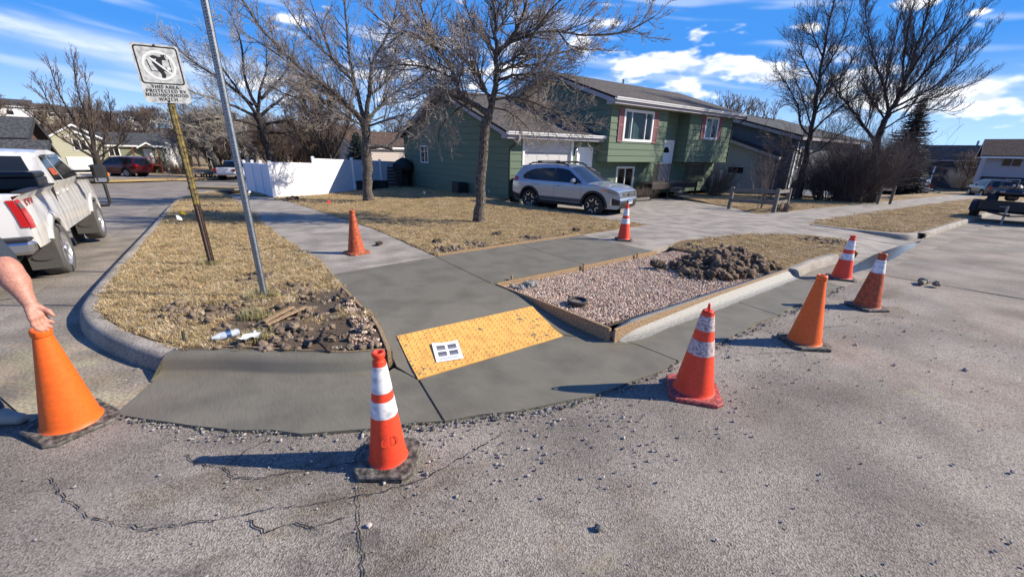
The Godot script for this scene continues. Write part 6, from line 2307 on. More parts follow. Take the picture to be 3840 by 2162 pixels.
func simple_car(kind: String, called: String, label: String, cat: String, at: Vector3, turn: float, paint_m: String) -> Node3D:
	var o := thing(called, label, cat, at, turn)
	var c := Car.new()
	c.cell = 0.2
	var wheels := lib.get("far_wheel", [])
	if wheels.size() == 0:
		wheels = make_wheel(0.36, 0.24, 6, "tyre", 1)
		lib["far_wheel"] = wheels
	c.wheel_r = 0.36
	c.arch_r = 0.42
	var glass := []
	if kind == "suv":
		c.half = 0.9
		c.top = PackedVector2Array([Vector2(-2.2, 0.4), Vector2(-2.28, 0.55), Vector2(-2.25, 1.0), Vector2(-2.05, 1.55), Vector2(-1.85, 1.66), Vector2(-0.4, 1.70), Vector2(0.25, 1.62), Vector2(0.98, 1.12), Vector2(1.06, 1.08), Vector2(1.95, 0.98), Vector2(2.2, 0.85), Vector2(2.28, 0.6), Vector2(2.22, 0.32)])
		car_shell(o, c, [["rear_quarter", -3, -1.1], ["rear_door", -1.1, -0.2], ["front_door", -0.2, 0.9], ["front_fender", 0.9, 3]], [["", "tailgate", 0, 2], ["glass_dark", "rear_window", 2, 3], ["", "roof", 3, 6], ["glass_dark", "windscreen", 6, 7], ["", "bonnet", 7, 10], ["plastic_black", "grille", 10, 12]], paint_m)
		glass = [PackedVector2Array([Vector2(-1.95, 1.14), Vector2(-1.8, 1.55), Vector2(-1.2, 1.58), Vector2(-1.15, 1.1)]), PackedVector2Array([Vector2(-1.08, 1.1), Vector2(-1.1, 1.58), Vector2(-0.25, 1.6), Vector2(-0.22, 1.08)]), PackedVector2Array([Vector2(-0.14, 1.08), Vector2(-0.16, 1.6), Vector2(0.18, 1.55), Vector2(0.85, 1.1)])]
	elif kind == "box":
		c.half = 0.9
		c.belt = 1.1
		c.lean = 0.16
		c.top = PackedVector2Array([Vector2(-2.15, 0.5), Vector2(-2.2, 0.62), Vector2(-2.2, 1.15), Vector2(-2.1, 1.72), Vector2(-1.95, 1.80), Vector2(-0.4, 1.83), Vector2(0.25, 1.78), Vector2(0.7, 1.22), Vector2(0.78, 1.18), Vector2(2.0, 1.1), Vector2(2.14, 1.0), Vector2(2.18, 0.6), Vector2(2.1, 0.5)])
		c.low = 0.5
		car_shell(o, c, [["rear_quarter", -3, -1.0], ["rear_door", -1.0, -0.2], ["front_door", -0.2, 0.8], ["front_fender", 0.8, 3]], [["", "tailgate", 0, 2], ["glass_dark", "rear_window", 2, 3], ["", "roof", 3, 6], ["glass_dark", "windscreen", 6, 7], ["", "bonnet", 7, 10], ["plastic_black", "grille", 10, 12]], paint_m)
		glass = [PackedVector2Array([Vector2(-2.0, 1.22), Vector2(-1.92, 1.66), Vector2(-1.12, 1.68), Vector2(-1.1, 1.2)]), PackedVector2Array([Vector2(-0.98, 1.2), Vector2(-0.98, 1.68), Vector2(-0.28, 1.7), Vector2(-0.25, 1.2)]), PackedVector2Array([Vector2(-0.15, 1.2), Vector2(-0.15, 1.7), Vector2(0.2, 1.68), Vector2(0.56, 1.22)])]
		var rb := Buf.new()
		for x in [-1.7, -0.9, -0.1]:
			rb.box(Transform3D(Basis(), Vector3(x, 1.95, 0)), Vector3(0.05, 0.05, 1.3), 0.01)
		for side in [-0.62, 0.62]:
			rb.box(Transform3D(Basis(), Vector3(-0.9, 1.97, side)), Vector3(2.0, 0.05, 0.05), 0.01)
			for x in [-1.7, -0.1]:
				rb.box(Transform3D(Basis(), Vector3(x, 1.88, side)), Vector3(0.05, 0.14, 0.05))
		part("roof_rack", rb, M.trim_white, o)
	else:   # pickup
		c.half = 0.95
		c.belt = 1.1
		c.lean = 0.26
		c.low = 0.5
		c.axles = [-1.6, 1.75]
		var cap := kind == "pickup_cap"
		c.top = PackedVector2Array([Vector2(-2.6, 0.55), Vector2(-2.64, 0.7), Vector2(-2.64, 1.12), Vector2(-2.62, 1.16), Vector2(-2.5, 1.18) if not cap else Vector2(-2.42, 1.70), Vector2(-0.75, 1.18) if not cap else Vector2(-0.75, 1.74), Vector2(-0.68, 1.2) if not cap else Vector2(-0.6, 1.75), Vector2(-0.55, 1.68), Vector2(-0.4, 1.74), Vector2(0.5, 1.73), Vector2(0.78, 1.64), Vector2(1.32, 1.2), Vector2(1.4, 1.17), Vector2(2.5, 1.08), Vector2(2.66, 0.95), Vector2(2.68, 0.55)])
		car_shell(o, c, [["bed_side", -3, -0.72], ["cab_door", -0.72, 0.95], ["front_fender", 0.95, 3]], [["", "tailgate", 0, 3], ["glass_dark" if cap else "", "cap_window" if cap else "bed_rail", 3, 4], ["" if cap else "plastic_black", "bed_cap" if cap else "bed_cover", 4, 5], ["glass_dark" if not cap else "", "rear_window" if not cap else "cap_front", 5, 7], ["", "roof", 7, 10], ["glass_dark", "windscreen", 10, 11], ["", "bonnet", 11, 14], ["plastic_black", "grille", 14, 15]], paint_m)
		glass = [PackedVector2Array([Vector2(-0.5, 1.2), Vector2(-0.44, 1.62), Vector2(0.15, 1.64), Vector2(0.18, 1.18)]), PackedVector2Array([Vector2(0.24, 1.18), Vector2(0.22, 1.64), Vector2(0.66, 1.58), Vector2(1.12, 1.2)])]
		if cap:
			glass.append(PackedVector2Array([Vector2(-2.1, 1.3), Vector2(-2.05, 1.6), Vector2(-0.95, 1.62), Vector2(-0.95, 1.3)]))
		var bb := Buf.new()
		bb.box(Transform3D(Basis(), Vector3(-2.72, 0.62, 0)), Vector3(0.16, 0.18, 1.8), 0.03)
		part("rear_bumper", bb, M.chrome, o)
	for g in glass:
		for side in [1.0, -1.0]:
			part("side_window", skin(c, g, 0.008, [side], 0.3), M.glass_dark, o)
	var x0 := c.top[1].x
	for side in [1.0, -1.0]:
		var b := skin(c, PackedVector2Array([Vector2(x0 - 0.02, 0.82), Vector2(x0 + 0.16, 0.82), Vector2(x0 + 0.16, 1.1), Vector2(x0 + 0.0, 1.1)]), 0.02, [side], 0.3)
		b.box(Transform3D(Basis(), Vector3(x0 - 0.02, 0.97, side * (c.half - 0.17))), Vector3(0.05, 0.27, 0.18))
		part("tail_lamp", b, M.lamp_red, o)
		b = Buf.new()
		b.box(Transform3D(Basis(), Vector3(c.top[c.top.size() - 3].x - 0.02, 0.85, side * (c.half - 0.25))), Vector3(0.08, 0.16, 0.3), 0.03)
		part("headlamp", b, M.lamp_clear, o)
		b = Buf.new()
		b.box(Transform3D(Basis(), Vector3(0.85, 1.2, side * (c.half + 0.09))), Vector3(0.1, 0.16, 0.18), 0.03)
		part("mirror", b, M.plastic_black, o)
	arch_trim(o, c, 0.05, 0.01, "plastic_black")
	add_wheels(o, c, wheels, 0.13)
	return o


func far_cars() -> void:
	simple_car("suv", "parked_car", "dark red sport utility parked on the far drive left of the round tree", "car", P(-6.75, -50.2, 0.16), deg_to_rad(140.0), "paint_red")
	simple_car("pickup", "pickup_truck", "small white pickup seen from behind in the far bend, coupled to a flat trailer", "pickup truck", P(1.75, -48.2), deg_to_rad(66.0), "paint_clean_white")
	simple_car("box", "parked_car", "boxy grey old sport utility with a roof rack half hidden by the thicket", "car", P(34.0, -10.6, 0.17), deg_to_rad(110.0), "paint_grey")
	simple_car("pickup_cap", "pickup_truck", "dusty white pickup with a topper parked in the far right street", "pickup truck", P(58.6, -11.6, -0.05), deg_to_rad(128.0), "paint_white")
	simple_car("suv", "parked_car", "dark hatchback parked behind the black trailer", "car", P(61.6, -5.3), deg_to_rad(25.0), "paint_dark")


func trailer() -> void:
	# flat far trailer
	var o := thing("flat_trailer", "low flat timber trailer behind the far white pickup", "trailer", P(-0.6, -50.0), deg_to_rad(20.0))
	var b := Buf.new()
	for k in 5:
		b.box(Transform3D(Basis(), Vector3(0, 0.62, -0.68 + k * 0.34)), Vector3(3.6, 0.06, 0.32), 0.01)
	b.box(Transform3D(Basis(), Vector3(0, 0.52, 0.85)), Vector3(3.6, 0.14, 0.06))
	b.box(Transform3D(Basis(), Vector3(0, 0.52, -0.85)), Vector3(3.6, 0.14, 0.06))
	b.box(Transform3D(Basis(), Vector3(2.3, 0.5, 0)), Vector3(1.4, 0.08, 0.1))
	part("deck", b, M.grey_wood, o)
	for x in [-0.5, 0.4]:
		for s in [1.0, -1.0]:
			again("wheel", lib.far_wheel[0], M.tyre, o, Transform3D(Basis().scaled(Vector3.ONE * 0.85), Vector3(x, 0.31, s * 0.98)))
	# black trailer at the right edge, carrying a quad bike; its drawbar points this way
	o = thing("utility_trailer", "black utility trailer with drawbar and jack at the right edge of the photo", "trailer", P(25.6, -1.25), PI)
	b = Buf.new()
	b.box(Transform3D(Basis(), Vector3(0, 0.50, 0)), Vector3(3.2, 0.06, 1.9), 0.01)
	for s in [1.0, -1.0]:
		b.box(Transform3D(Basis(), Vector3(0, 0.66, s * 0.93)), Vector3(3.2, 0.34, 0.04), 0.01)
	b.box(Transform3D(Basis(), Vector3(1.58, 0.64, 0)), Vector3(0.04, 0.40, 1.9), 0.01)
	b.box(Transform3D(Basis(), Vector3(1.58, 0.86, 0)), Vector3(0.06, 0.05, 1.9), 0.01)
	part("box", b, M.plastic_black, o)
	b = Buf.new()
	for s in [1.0, -1.0]:
		b.tube(PackedVector3Array([Vector3(1.5, 0.44, s * 0.6), Vector3(2.7, 0.44, 0.0)]), PackedFloat32Array([0.04, 0.04]), 6)
	b.box(Transform3D(Basis(), Vector3(2.8, 0.47, 0)), Vector3(0.34, 0.09, 0.10), 0.02)
	part("drawbar", b, M.iron, o)
	b = Buf.new()
	b.tube(PackedVector3Array([Vector3(2.35, 0.05, 0.12), Vector3(2.35, 0.75, 0.12)]), PackedFloat32Array([0.035, 0.035]), 8, true)
	b.tube(PackedVector3Array([Vector3(2.35, 0.72, 0.12), Vector3(2.35, 0.72, 0.32)]), PackedFloat32Array([0.012, 0.012]), 6, true)
	b.lathe([Vector2(0.10, 0.0), Vector2(0.10, 0.03), Vector2(0.0, 0.035)], 10, Transform3D(Basis(), Vector3(2.35, 0.03, 0.12)))
	part("jack", b, M.galvanised, o)
	for s in [1.0, -1.0]:
		again("wheel", lib.far_wheel[0], M.tyre, o, Transform3D(Basis(), Vector3(-0.1, 0.36, s * 1.10)))
		b = Buf.new()
		var rows := []
		for i in 11:
			var t := PI * i / 10.0
			rows.append(PackedVector3Array([Vector3(-0.1 + cos(t) * 0.44, 0.36 + sin(t) * 0.44, s * 0.97), Vector3(-0.1 + cos(t) * 0.44, 0.36 + sin(t) * 0.44, s * 1.26)]))
		b.grid(rows)
		part("mudguard", b, M.plastic_black, o)
	var q := thing("quad_bike", "dark quad bike with racks and handlebars loaded on the black trailer", "quad bike", P(25.5, -1.5, 0.53), PI + 0.05)
	b = Buf.new()
	b.box(Transform3D(Basis(), Vector3(0.62, 0.62, 0)), Vector3(0.62, 0.24, 0.86), 0.10)
	b.box(Transform3D(Basis(), Vector3(-0.62, 0.62, 0)), Vector3(0.66, 0.22, 0.92), 0.10)
	b.box(Transform3D(Basis(), Vector3(0, 0.46, 0)), Vector3(1.1, 0.30, 0.36), 0.08)
	part("bodywork", b, M.paint_dark, q)
	b = Buf.new()
	b.box(Transform3D(Basis(Vector3.BACK, -0.08), Vector3(-0.2, 0.80, 0)), Vector3(0.85, 0.15, 0.34), 0.07)
	part("seat", b, M.plastic_black, q)
	for x in [0.66, -0.72]:
		b = Buf.new()
		for k in 6:
			b.tube(PackedVector3Array([Vector3(x - 0.25, 0.80, -0.4 + k * 0.16), Vector3(x + 0.25, 0.80, -0.4 + k * 0.16)]), PackedFloat32Array([0.012, 0.012]), 5)
		for e in [-0.25, 0.25]:
			b.tube(PackedVector3Array([Vector3(x + e, 0.80, -0.42), Vector3(x + e, 0.80, 0.42)]), PackedFloat32Array([0.014, 0.014]), 5)
			b.tube(PackedVector3Array([Vector3(x + e * 0.8, 0.70, 0.2), Vector3(x + e * 0.8, 0.80, 0.2)]), PackedFloat32Array([0.014, 0.014]), 5)
		part("rack", b, M.iron, q)
	b = Buf.new()
	b.tube(PackedVector3Array([Vector3(0.22, 1.10, -0.42), Vector3(0.30, 1.06, -0.2), Vector3(0.34, 1.0, 0), Vector3(0.30, 1.06, 0.2), Vector3(0.22, 1.10, 0.42)]), PackedFloat32Array([0.02, 0.014, 0.014, 0.014, 0.02]), 7, true)
	b.tube(PackedVector3Array([Vector3(0.5, 0.6, 0), Vector3(0.34, 1.0, 0)]), PackedFloat32Array([0.04, 0.03]), 7)
	part("handlebar", b, M.iron, q)
	b = Buf.new()
	b.box(Transform3D(Basis(), Vector3(0.95, 0.66, 0.28)), Vector3(0.05, 0.09, 0.16), 0.02)
	b.box(Transform3D(Basis(), Vector3(0.95, 0.66, -0.28)), Vector3(0.05, 0.09, 0.16), 0.02)
	part("headlamp", b, M.lamp_clear, q)
	for x in [0.62, -0.62]:
		for s in [1.0, -1.0]:
			again("wheel", lib.far_wheel[0], M.tyre, q, Transform3D(Basis().scaled(Vector3(0.86, 0.86, 1.1)), Vector3(x, 0.31, s * 0.48)))


# ------------------------------------------------------------------ neighbouring houses
func build_neighbour_houses() -> void:
	# blue grey house on the right
	var h := simple_house("blue_grey_house", "dark blue grey house with a low pale wing right of the green house", Vector3(38.0, -1.0, -18.6), 0.0, Vector3(13.0, 4.0, 13.6), 1.9, "siding_slate", "shingle_grey", true, "fascia_grey", 0.5)
	var f := wall_xf(Vector3(0, 0, 6.8), Vector3.RIGHT)
	far_window(h, f, -5.6, 1.9, -4.2, 3.3)
	far_door(h, f, -6.2, 0.0, -6.0, 3.6, "trim_white", "corner_post")
	var lw := simple_house("pale_wing", "pale grey low wing with a white cornered front beside the blue grey house", Vector3(33.2, -1.0, -16.9), 0.0, Vector3(4.4, 2.75, 8.6), 1.4, "siding_pale", "shingle_grey", true, "fascia_grey", 0.35)
	far_door(lw, wall_xf(Vector3(0, 0, 4.3), Vector3.RIGHT), -1.9, 0.0, 1.8, 2.2, "trim_white", "garage_door")
	far_window(lw, wall_xf(Vector3(-2.2, 0, 0), Vector3.BACK), 1.2, 1.4, 2.4, 1.9, 0.05, 0.0, "fascia_grey")
	# across the street, right
	h = simple_house("dark_house", "dark clad bungalow with grey roof and a white framed window far right", Vector3(86.2, -1.6, -9.6), deg_to_rad(-82.0), Vector3(11.0, 3.6, 4.0), 1.6, "siding_dark", "shingle_grey", true, "fascia_grey", 0.35)
	f = wall_xf(Vector3(0, 0, 2.0), Vector3.RIGHT)
	far_window(h, f, -0.9, 2.35, 0.2, 3.35, 0.10, 0.0)
	far_door(h, f, -3.6, 0.3, -2.7, 2.3, "glass_tint")
	far_door(h, f, -3.8, 0.3, -3.62, 2.4)
	var b := Buf.new()
	b.tube(PackedVector3Array([Vector3(-0.4, 4.6, -0.6), Vector3(-0.4, 5.9, -0.6)]), PackedFloat32Array([0.12, 0.12]), 8, true)
	part("flue", b, M.galvanised, h)
	h = simple_house("brick_house", "pale brick house with brown roof at the right edge", Vector3(72.6, -1.5, -2.0), deg_to_rad(-80.0), Vector3(11.0, 3.9, 5.4), 1.5, "brick_pale", "shingle_tan", true, "trim_white", 0.5)
	f = wall_xf(Vector3(0, 0, 2.7), Vector3.RIGHT)
	far_window(h, f, -4.3, 2.65, -2.9, 3.65, 0.05, 0.5, "fascia_grey")
	far_window(h, f, -0.4, 2.65, 1.0, 3.65, 0.05, 0.5, "fascia_grey")
	b = Buf.new()
	bar(b, f, -5.4, 0.0, 5.4, 1.55, 0.0, 0.02, 0.0)
	part("lower_wall", b, M.siding_dark, h)
	far_window(h, f, -3.6, 0.7, -2.5, 1.35, 0.05, 0.0)
	# left: brown house whose roofs show above the truck
	h = simple_house("brown_house", "brown house with broad dark grey roofs behind the white truck", Vector3(-15.6, -0.95, -42.2), deg_to_rad(4.0), Vector3(11.5, 2.85, 6.0), 1.15, "siding_brown", "shingle_grey", true, "siding_dark", 0.5)
	lw = simple_house("brown_porch", "low grey roofed porch wing before the brown house", Vector3(-12.2, -0.95, -38.6), deg_to_rad(4.0), Vector3(7.0, 1.75, 3.2), 0.8, "siding_brown", "shingle_grey", true, "siding_dark", 0.5)
	far_window(lw, wall_xf(Vector3(0, 0, 1.6), Vector3.RIGHT), 2.0, 0.7, 2.9, 1.5, 0.05, 0.0)
	# tan gabled house with white garage door
	h = simple_house("tan_house", "tan gabled house with white trim and a white garage door", Vector3(-11.4, -1.65, -63.4), deg_to_rad(10.0), Vector3(3.5, 3.9, 5.0), 1.15, "siding_tan", "shingle_grey", false, "trim_white", 0.25)
	f = wall_xf(Vector3(0, 0, 2.5), Vector3.RIGHT)
	far_door(h, f, -1.1, 0.0, 1.25, 1.85, "trim_white", "garage_door")
	far_window(h, f, -0.35, 2.45, 0.7, 3.6, 0.08, 0.5)
	b = Buf.new()
	slanted(b, f * Vector3(-0.8, 3.75, 0.12), f * Vector3(0.15, 4.35, 0.12), 0.18)
	slanted(b, f * Vector3(1.1, 3.75, 0.12), f * Vector3(0.15, 4.35, 0.12), 0.18)
	part("dormer_trim", b, M.trim_white, h)
	h = simple_house("sage_house", "sage green house with white windows and a small porch gable", Vector3(-8.2, -1.75, -68.4), deg_to_rad(6.0), Vector3(6.6, 3.3, 6.0), 1.2, "siding_sage", "shingle_grey", true, "trim_white", 0.3)
	f = wall_xf(Vector3(0, 0, 3.0), Vector3.RIGHT)
	far_window(h, f, -1.6, 1.9, -0.6, 3.0, 0.1, 0.5)
	far_window(h, f, -3.0, 1.7, -2.1, 3.0, 0.08, 0.5)
	far_door(h, f, 1.4, 1.0, 2.2, 2.8)
	far_window(h, f, -1.5, 0.1, -0.2, 0.9, 0.1, 0.5)
	b = Buf.new()
	slanted(b, f * Vector3(0.9, 3.0, 1.0), f * Vector3(1.8, 3.55, 1.0), 0.18)
	slanted(b, f * Vector3(2.7, 3.0, 1.0), f * Vector3(1.8, 3.55, 1.0), 0.18)
	b.quad(f * Vector3(0.8, 3.0, 1.0), f * Vector3(1.8, 3.58, 1.0), f * Vector3(1.8, 3.58, 0.0), f * Vector3(0.8, 3.0, 0.0))
	b.quad(f * Vector3(2.8, 3.0, 1.0), f * Vector3(1.8, 3.58, 1.0), f * Vector3(1.8, 3.58, 0.0), f * Vector3(2.8, 3.0, 0.0))
	part("porch_gable", b, M.trim_white, h)
	b = Buf.new()
	for x in [0.5, 2.7]:
		for z in [0.2, 1.2]:
			b.box(f * Transform3D(Basis(), Vector3(x, 1.5 if z > 1.0 else 0.9, z)), Vector3(0.12, 3.0 if z > 1.0 else 1.8, 0.12))
	b.box(f * Transform3D(Basis(), Vector3(1.6, 1.0, 0.7)), Vector3(2.3, 0.12, 1.2))
	for k in 8:
		b.box(f * Transform3D(Basis(), Vector3(0.6 + k * 0.3, 1.4, 1.25)), Vector3(0.06, 0.8, 0.06))
	b.box(f * Transform3D(Basis(), Vector3(1.6, 1.85, 1.25)), Vector3(2.3, 0.08, 0.08))
	for k in 5:
		b.box(f * Transform3D(Basis(), Vector3(0.2 - k * 0.24, 0.85 - k * 0.19, 1.0)), Vector3(0.3, 0.06, 0.9))
	b.box(f * Transform3D(Basis(Vector3.BACK, 0.67), Vector3(-0.3, 1.1, 1.45)), Vector3(1.6, 0.08, 0.08))
	part("porch_stairs", b, M.red_wood, h)
	h = simple_house("white_house", "plain white gabled house among bare trees beyond the bend", Vector3(-5.6, -1.9, -80.5), deg_to_rad(-8.0), Vector3(2.4, 3.7, 5.0), 0.8, "siding_white", "shingle_grey", false, "trim_white", 0.2)
	f = wall_xf(Vector3(0, 0, 2.5), Vector3.RIGHT)
	for e in [[-0.5, 2.2, 0.0, 3.0], [0.35, 2.2, 0.85, 3.0], [0.2, 0.5, 0.6, 1.2]]:
		far_window(h, f, e[0], e[1], e[2], e[3], 0.05, 0.0)
	h = simple_house("white_cottage", "small white cottage glimpsed between the two sign posts", Vector3(3.7, -1.2, -73.0), 0.1, Vector3(2.6, 2.6, 3.0), 0.7, "siding_white", "shingle_grey", true, "trim_white", 0.2)
	far_window(h, wall_xf(Vector3(0, 0, 1.5), Vector3.RIGHT), -0.6, 1.0, 0.2, 1.8, 0.06, 0.0)
	simple_house("beige_house", "low beige house behind the fence at the garage corner", Vector3(14.5, -1.2, -42.0), 0.15, Vector3(9.0, 3.1, 5.0), 1.2, "siding_beige", "shingle_tan", true, "trim_white", 0.3)
	var homes := [[-36.5, -146, 9, 3.0, "siding_white", "long white house on the hillside at the left edge"], [-31.0, -150, 6, 2.4, "siding_tan", "small tan house on the hillside beside the long white one"], [-25.0, -140, 5, 2.2, "siding_beige", "beige house higher on the wooded hillside"], [-14.0, -150, 5, 2.2, "siding_white", "white house among hillside trees behind the notice board sign"], [4.0, -150, 5, 2.2, "siding_pale", "grey house among hillside trees above the white fence"], [24.0, -140, 6, 2.4, "siding_tan", "tan house on the hillside above the garage roof"]]
	for e in homes:
		var y := ground_h(e[0], e[1])
		h = simple_house("hill_house", e[5], Vector3(e[0], y + 0.6, e[1]), 0.2, Vector3(e[2], e[3], 5.0), 1.3, e[4], "shingle_grey", true, "trim_white", 0.4)
		far_window(h, wall_xf(Vector3(0, 0, 2.5), Vector3.RIGHT), -1.5, 0.9, -0.3, 1.9, 0.1, 0.0)
		far_window(h, wall_xf(Vector3(0, 0, 2.5), Vector3.RIGHT), 0.5, 0.9, 1.7, 1.9, 0.1, 0.0)


# ------------------------------------------------------------------ fences
func build_fences() -> void:
	var o := thing("vinyl_fence", "white vinyl privacy fence with capped posts along the yard behind the trees", "fence")
	var pts := [Vector2(1.35, -27.0), Vector2(1.60, -25.0), Vector2(1.80, -23.0), Vector2(1.95, -20.75), Vector2(3.92, -22.0), Vector2(6.25, -24.0), Vector2(8.35, -25.7), Vector2(10.55, -27.3)]
	var tops := [1.55, 1.55, 1.55, 1.52, 1.78, 1.82, 1.8, 1.8]
	for i in pts.size():
		var p: Vector2 = pts[i]
		var y := G(p.x, p.y) + 0.05
		var b := Buf.new()
		b.box(Transform3D(Basis(), Vector3(p.x, y + tops[i] * 0.5, p.y)), Vector3(0.127, tops[i] + 0.16, 0.127), 0.006)
		b.box(Transform3D(Basis(), Vector3(p.x, y + tops[i] + 0.085, p.y)), Vector3(0.155, 0.03, 0.155), 0.006)
		b.box(Transform3D(Basis(), Vector3(p.x, y + tops[i] + 0.11, p.y)), Vector3(0.10, 0.03, 0.10), 0.014)
		part("post", b, M.vinyl_white, o)
	for i in pts.size() - 1:
		var a: Vector2 = pts[i]
		var e: Vector2 = pts[i + 1]
		var d := (e - a).normalized()
		var n := int(a.distance_to(e) / 0.16)
		var ya := G(a.x, a.y) + 0.08
		var yb := G(e.x, e.y) + 0.08
		var top := minf(tops[i], tops[i + 1]) - 0.06
		if i == 3:
			top = 1.50
		var turn := Basis(Vector3.UP, atan2(-d.y, d.x))
		var mid := (a + e) * 0.5
		var ym := (ya + yb) * 0.5
		var tilt := turn * Basis(Vector3.BACK, atan2(yb - ya, a.distance_to(e)))
		var b := Buf.new()
		var span := a.distance_to(e) - 0.12
		if i >= 3:
			b.box(Transform3D(tilt, Vector3(mid.x, ym + top, mid.y)), Vector3(span, 0.12, 0.05), 0.008)
		b.box(Transform3D(tilt, Vector3(mid.x, ym + 0.1, mid.y)), Vector3(span, 0.14, 0.05), 0.008)
		var rail := part("panel_rails", b, M.vinyl_white, o)
		for k in n:
			var t := (k + 0.5) / n
			var q := a.lerp(e, 0.03 + 0.94 * t)
			var yy := lerpf(ya, yb, t)
			var bb := Buf.new()
			var hh := top + (0.03 if i < 3 and k % 2 == 0 else 0.0)
			bb.box(Transform3D(turn, Vector3(q.x, yy + hh * 0.5 + 0.02, q.y)), Vector3(a.distance_to(e) / n * 0.965, hh - 0.04, 0.022), 0.005)
			part("plank", bb, M.vinyl_white, rail)
	var b2 := thing("vinyl_fence", "white fence end showing at the right corner of the green house", "fence")
	for e in [[28.6, -14.9, 1.75], [28.0, -15.2, 1.45]]:
		var b := Buf.new()
		b.box(Transform3D(Basis(), Vector3(e[0], -1.1 + e[2] * 0.5, e[1])), Vector3(0.13, e[2], 0.13) if e[2] > 1.6 else Vector3(0.9, e[2], 0.05), 0.006)
		part("post" if e[2] > 1.6 else "panel", b, M.vinyl_white, b2)
	# timber rail fences
	var f := thing("rail_fence", "short weathered two rail timber fence turning a corner beside the driveway", "fence")
	rails(f, [Vector2(17.95, -8.72), Vector2(18.15, -7.02), Vector2(20.02, -7.30)], 0.92)
	f = thing("rail_fence", "small timber rail fence end by the thicket near the far street", "fence")
	rails(f, [Vector2(30.45, -6.56), Vector2(31.35, -6.2)], 0.98)


func rails(o: Node3D, pts: Array, tall: float) -> void:
	for p in pts:
		var b := Buf.new()
		b.box(Transform3D(Basis(Vector3.UP, 0.1), Vector3(p.x, G(p.x, p.y) + 0.15 + tall * 0.5 - 0.1, p.y)), Vector3(0.13, tall + 0.2, 0.13), 0.012)
		part("post", b, M.grey_wood, o)
	for i in pts.size() - 1:
		var a: Vector2 = pts[i]
		var e: Vector2 = pts[i + 1]
		for h in [0.36, 0.80]:
			var b := Buf.new()
			var pa := P(a.x, a.y, 0.15 + h)
			var pe := P(e.x, e.y, 0.15 + h)
			var x := (pe - pa).normalized()
			var z := x.cross(Vector3.UP).normalized()
			b.box(Transform3D(Basis(x, z.cross(x), z), (pa + pe) * 0.5), Vector3(pa.distance_to(pe) - 0.1, 0.14, 0.05), 0.01)
			part("rail", b, M.grey_wood, o)


# ------------------------------------------------------------------ traffic cones
func cone_shape(o: Node3D, tall: float, base_m: String, body_m: String, bands: Array, top := "collar", wide := 0.36, band_m := "band_white", slim := 0.375, r1 := 0.033) -> void:
	var b := Buf.new()
	var h := wide * 0.5
	var c := 0.045
	var pl := PackedVector2Array([Vector2(-h + c, -h), Vector2(h - c, -h), Vector2(h, -h + c), Vector2(h, h - c), Vector2(h - c, h), Vector2(-h + c, h), Vector2(-h, h - c), Vector2(-h, -h + c)])
	var rows := []
	for q in [[0.97, 0.0], [1.0, 0.006], [1.0, 0.026], [0.965, 0.034], [0.55, 0.038]]:
		var row := PackedVector3Array()
		for p in pl:
			row.push_back(Vector3(p.x * q[0], q[1], p.y * q[0]))
		rows.append(row)
	b.grid(rows, true)
	# flat shading for the rubber plate
	part("base", flatten(b), M[base_m], o)
	var r0 := wide * slim
	var prof := func(y: float) -> float: return lerpf(r0, r1, clampf((y - 0.045) / (tall - 0.045), 0.0, 1.0))
	b = Buf.new()
	b.lathe([Vector2(r0 * 1.10, 0.034), Vector2(r0 * 1.02, 0.042), Vector2(prof.call(0.06), 0.065), Vector2(prof.call(tall * 0.5), tall * 0.5), Vector2(prof.call(tall * 0.93), tall * 0.93)], 40, Transform3D())
	var bt := tall * 0.93
	if top == "collar":
		b.lathe([Vector2(r1 + 0.004, bt), Vector2(r1 + 0.012, bt + 0.004), Vector2(r1 + 0.012, tall - 0.012), Vector2(r1 + 0.006, tall), Vector2(r1 - 0.006, tall), Vector2(r1 - 0.008, bt + 0.01), Vector2(0.0, bt)], 28, Transform3D())
	elif top == "spool":
		b.lathe([Vector2(r1 + 0.004, bt), Vector2(r1 - 0.003, bt + 0.012), Vector2(r1 + 0.006, bt + 0.026), Vector2(r1 + 0.007, tall - 0.005), Vector2(r1 + 0.002, tall), Vector2(r1 - 0.010, tall), Vector2(r1 - 0.012, bt + 0.01), Vector2(0, bt)], 28, Transform3D())
	else:   # a tapering loop handle
		b.lathe([Vector2(r1 + 0.003, bt), Vector2(r1 + 0.003, bt + 0.01), Vector2(r1 - 0.008, bt + 0.012), Vector2(0, bt + 0.006)], 28, Transform3D())
		b.tube(PackedVector3Array([Vector3(-0.024, bt, 0), Vector3(-0.02, bt + 0.03, 0), Vector3(-0.008, tall + 0.008, 0), Vector3(0.008, tall + 0.008, 0), Vector3(0.02, bt + 0.03, 0), Vector3(0.024, bt, 0)]), PackedFloat32Array([0.008, 0.007, 0.007, 0.007, 0.007, 0.008]), 7)
	part("cone_body", b, M[body_m], o)
	for e in bands:
		b = Buf.new()
		b.lathe([Vector2(prof.call(e[0]), e[0] - 0.0005), Vector2(prof.call(e[0]) + 0.0022, e[0]), Vector2(prof.call(e[1]) + 0.0022, e[1]), Vector2(prof.call(e[1]), e[1] + 0.0005)], 40, Transform3D())
		part("reflective_band", b, M[band_m], o)


func flatten(b: Buf) -> Buf:
	var o := Buf.new()
	for i in range(0, b.ix.size(), 3):
		o.tri(b.v[b.ix[i]], b.v[b.ix[i + 2]], b.v[b.ix[i + 1]])
	# close top and bottom
	return o


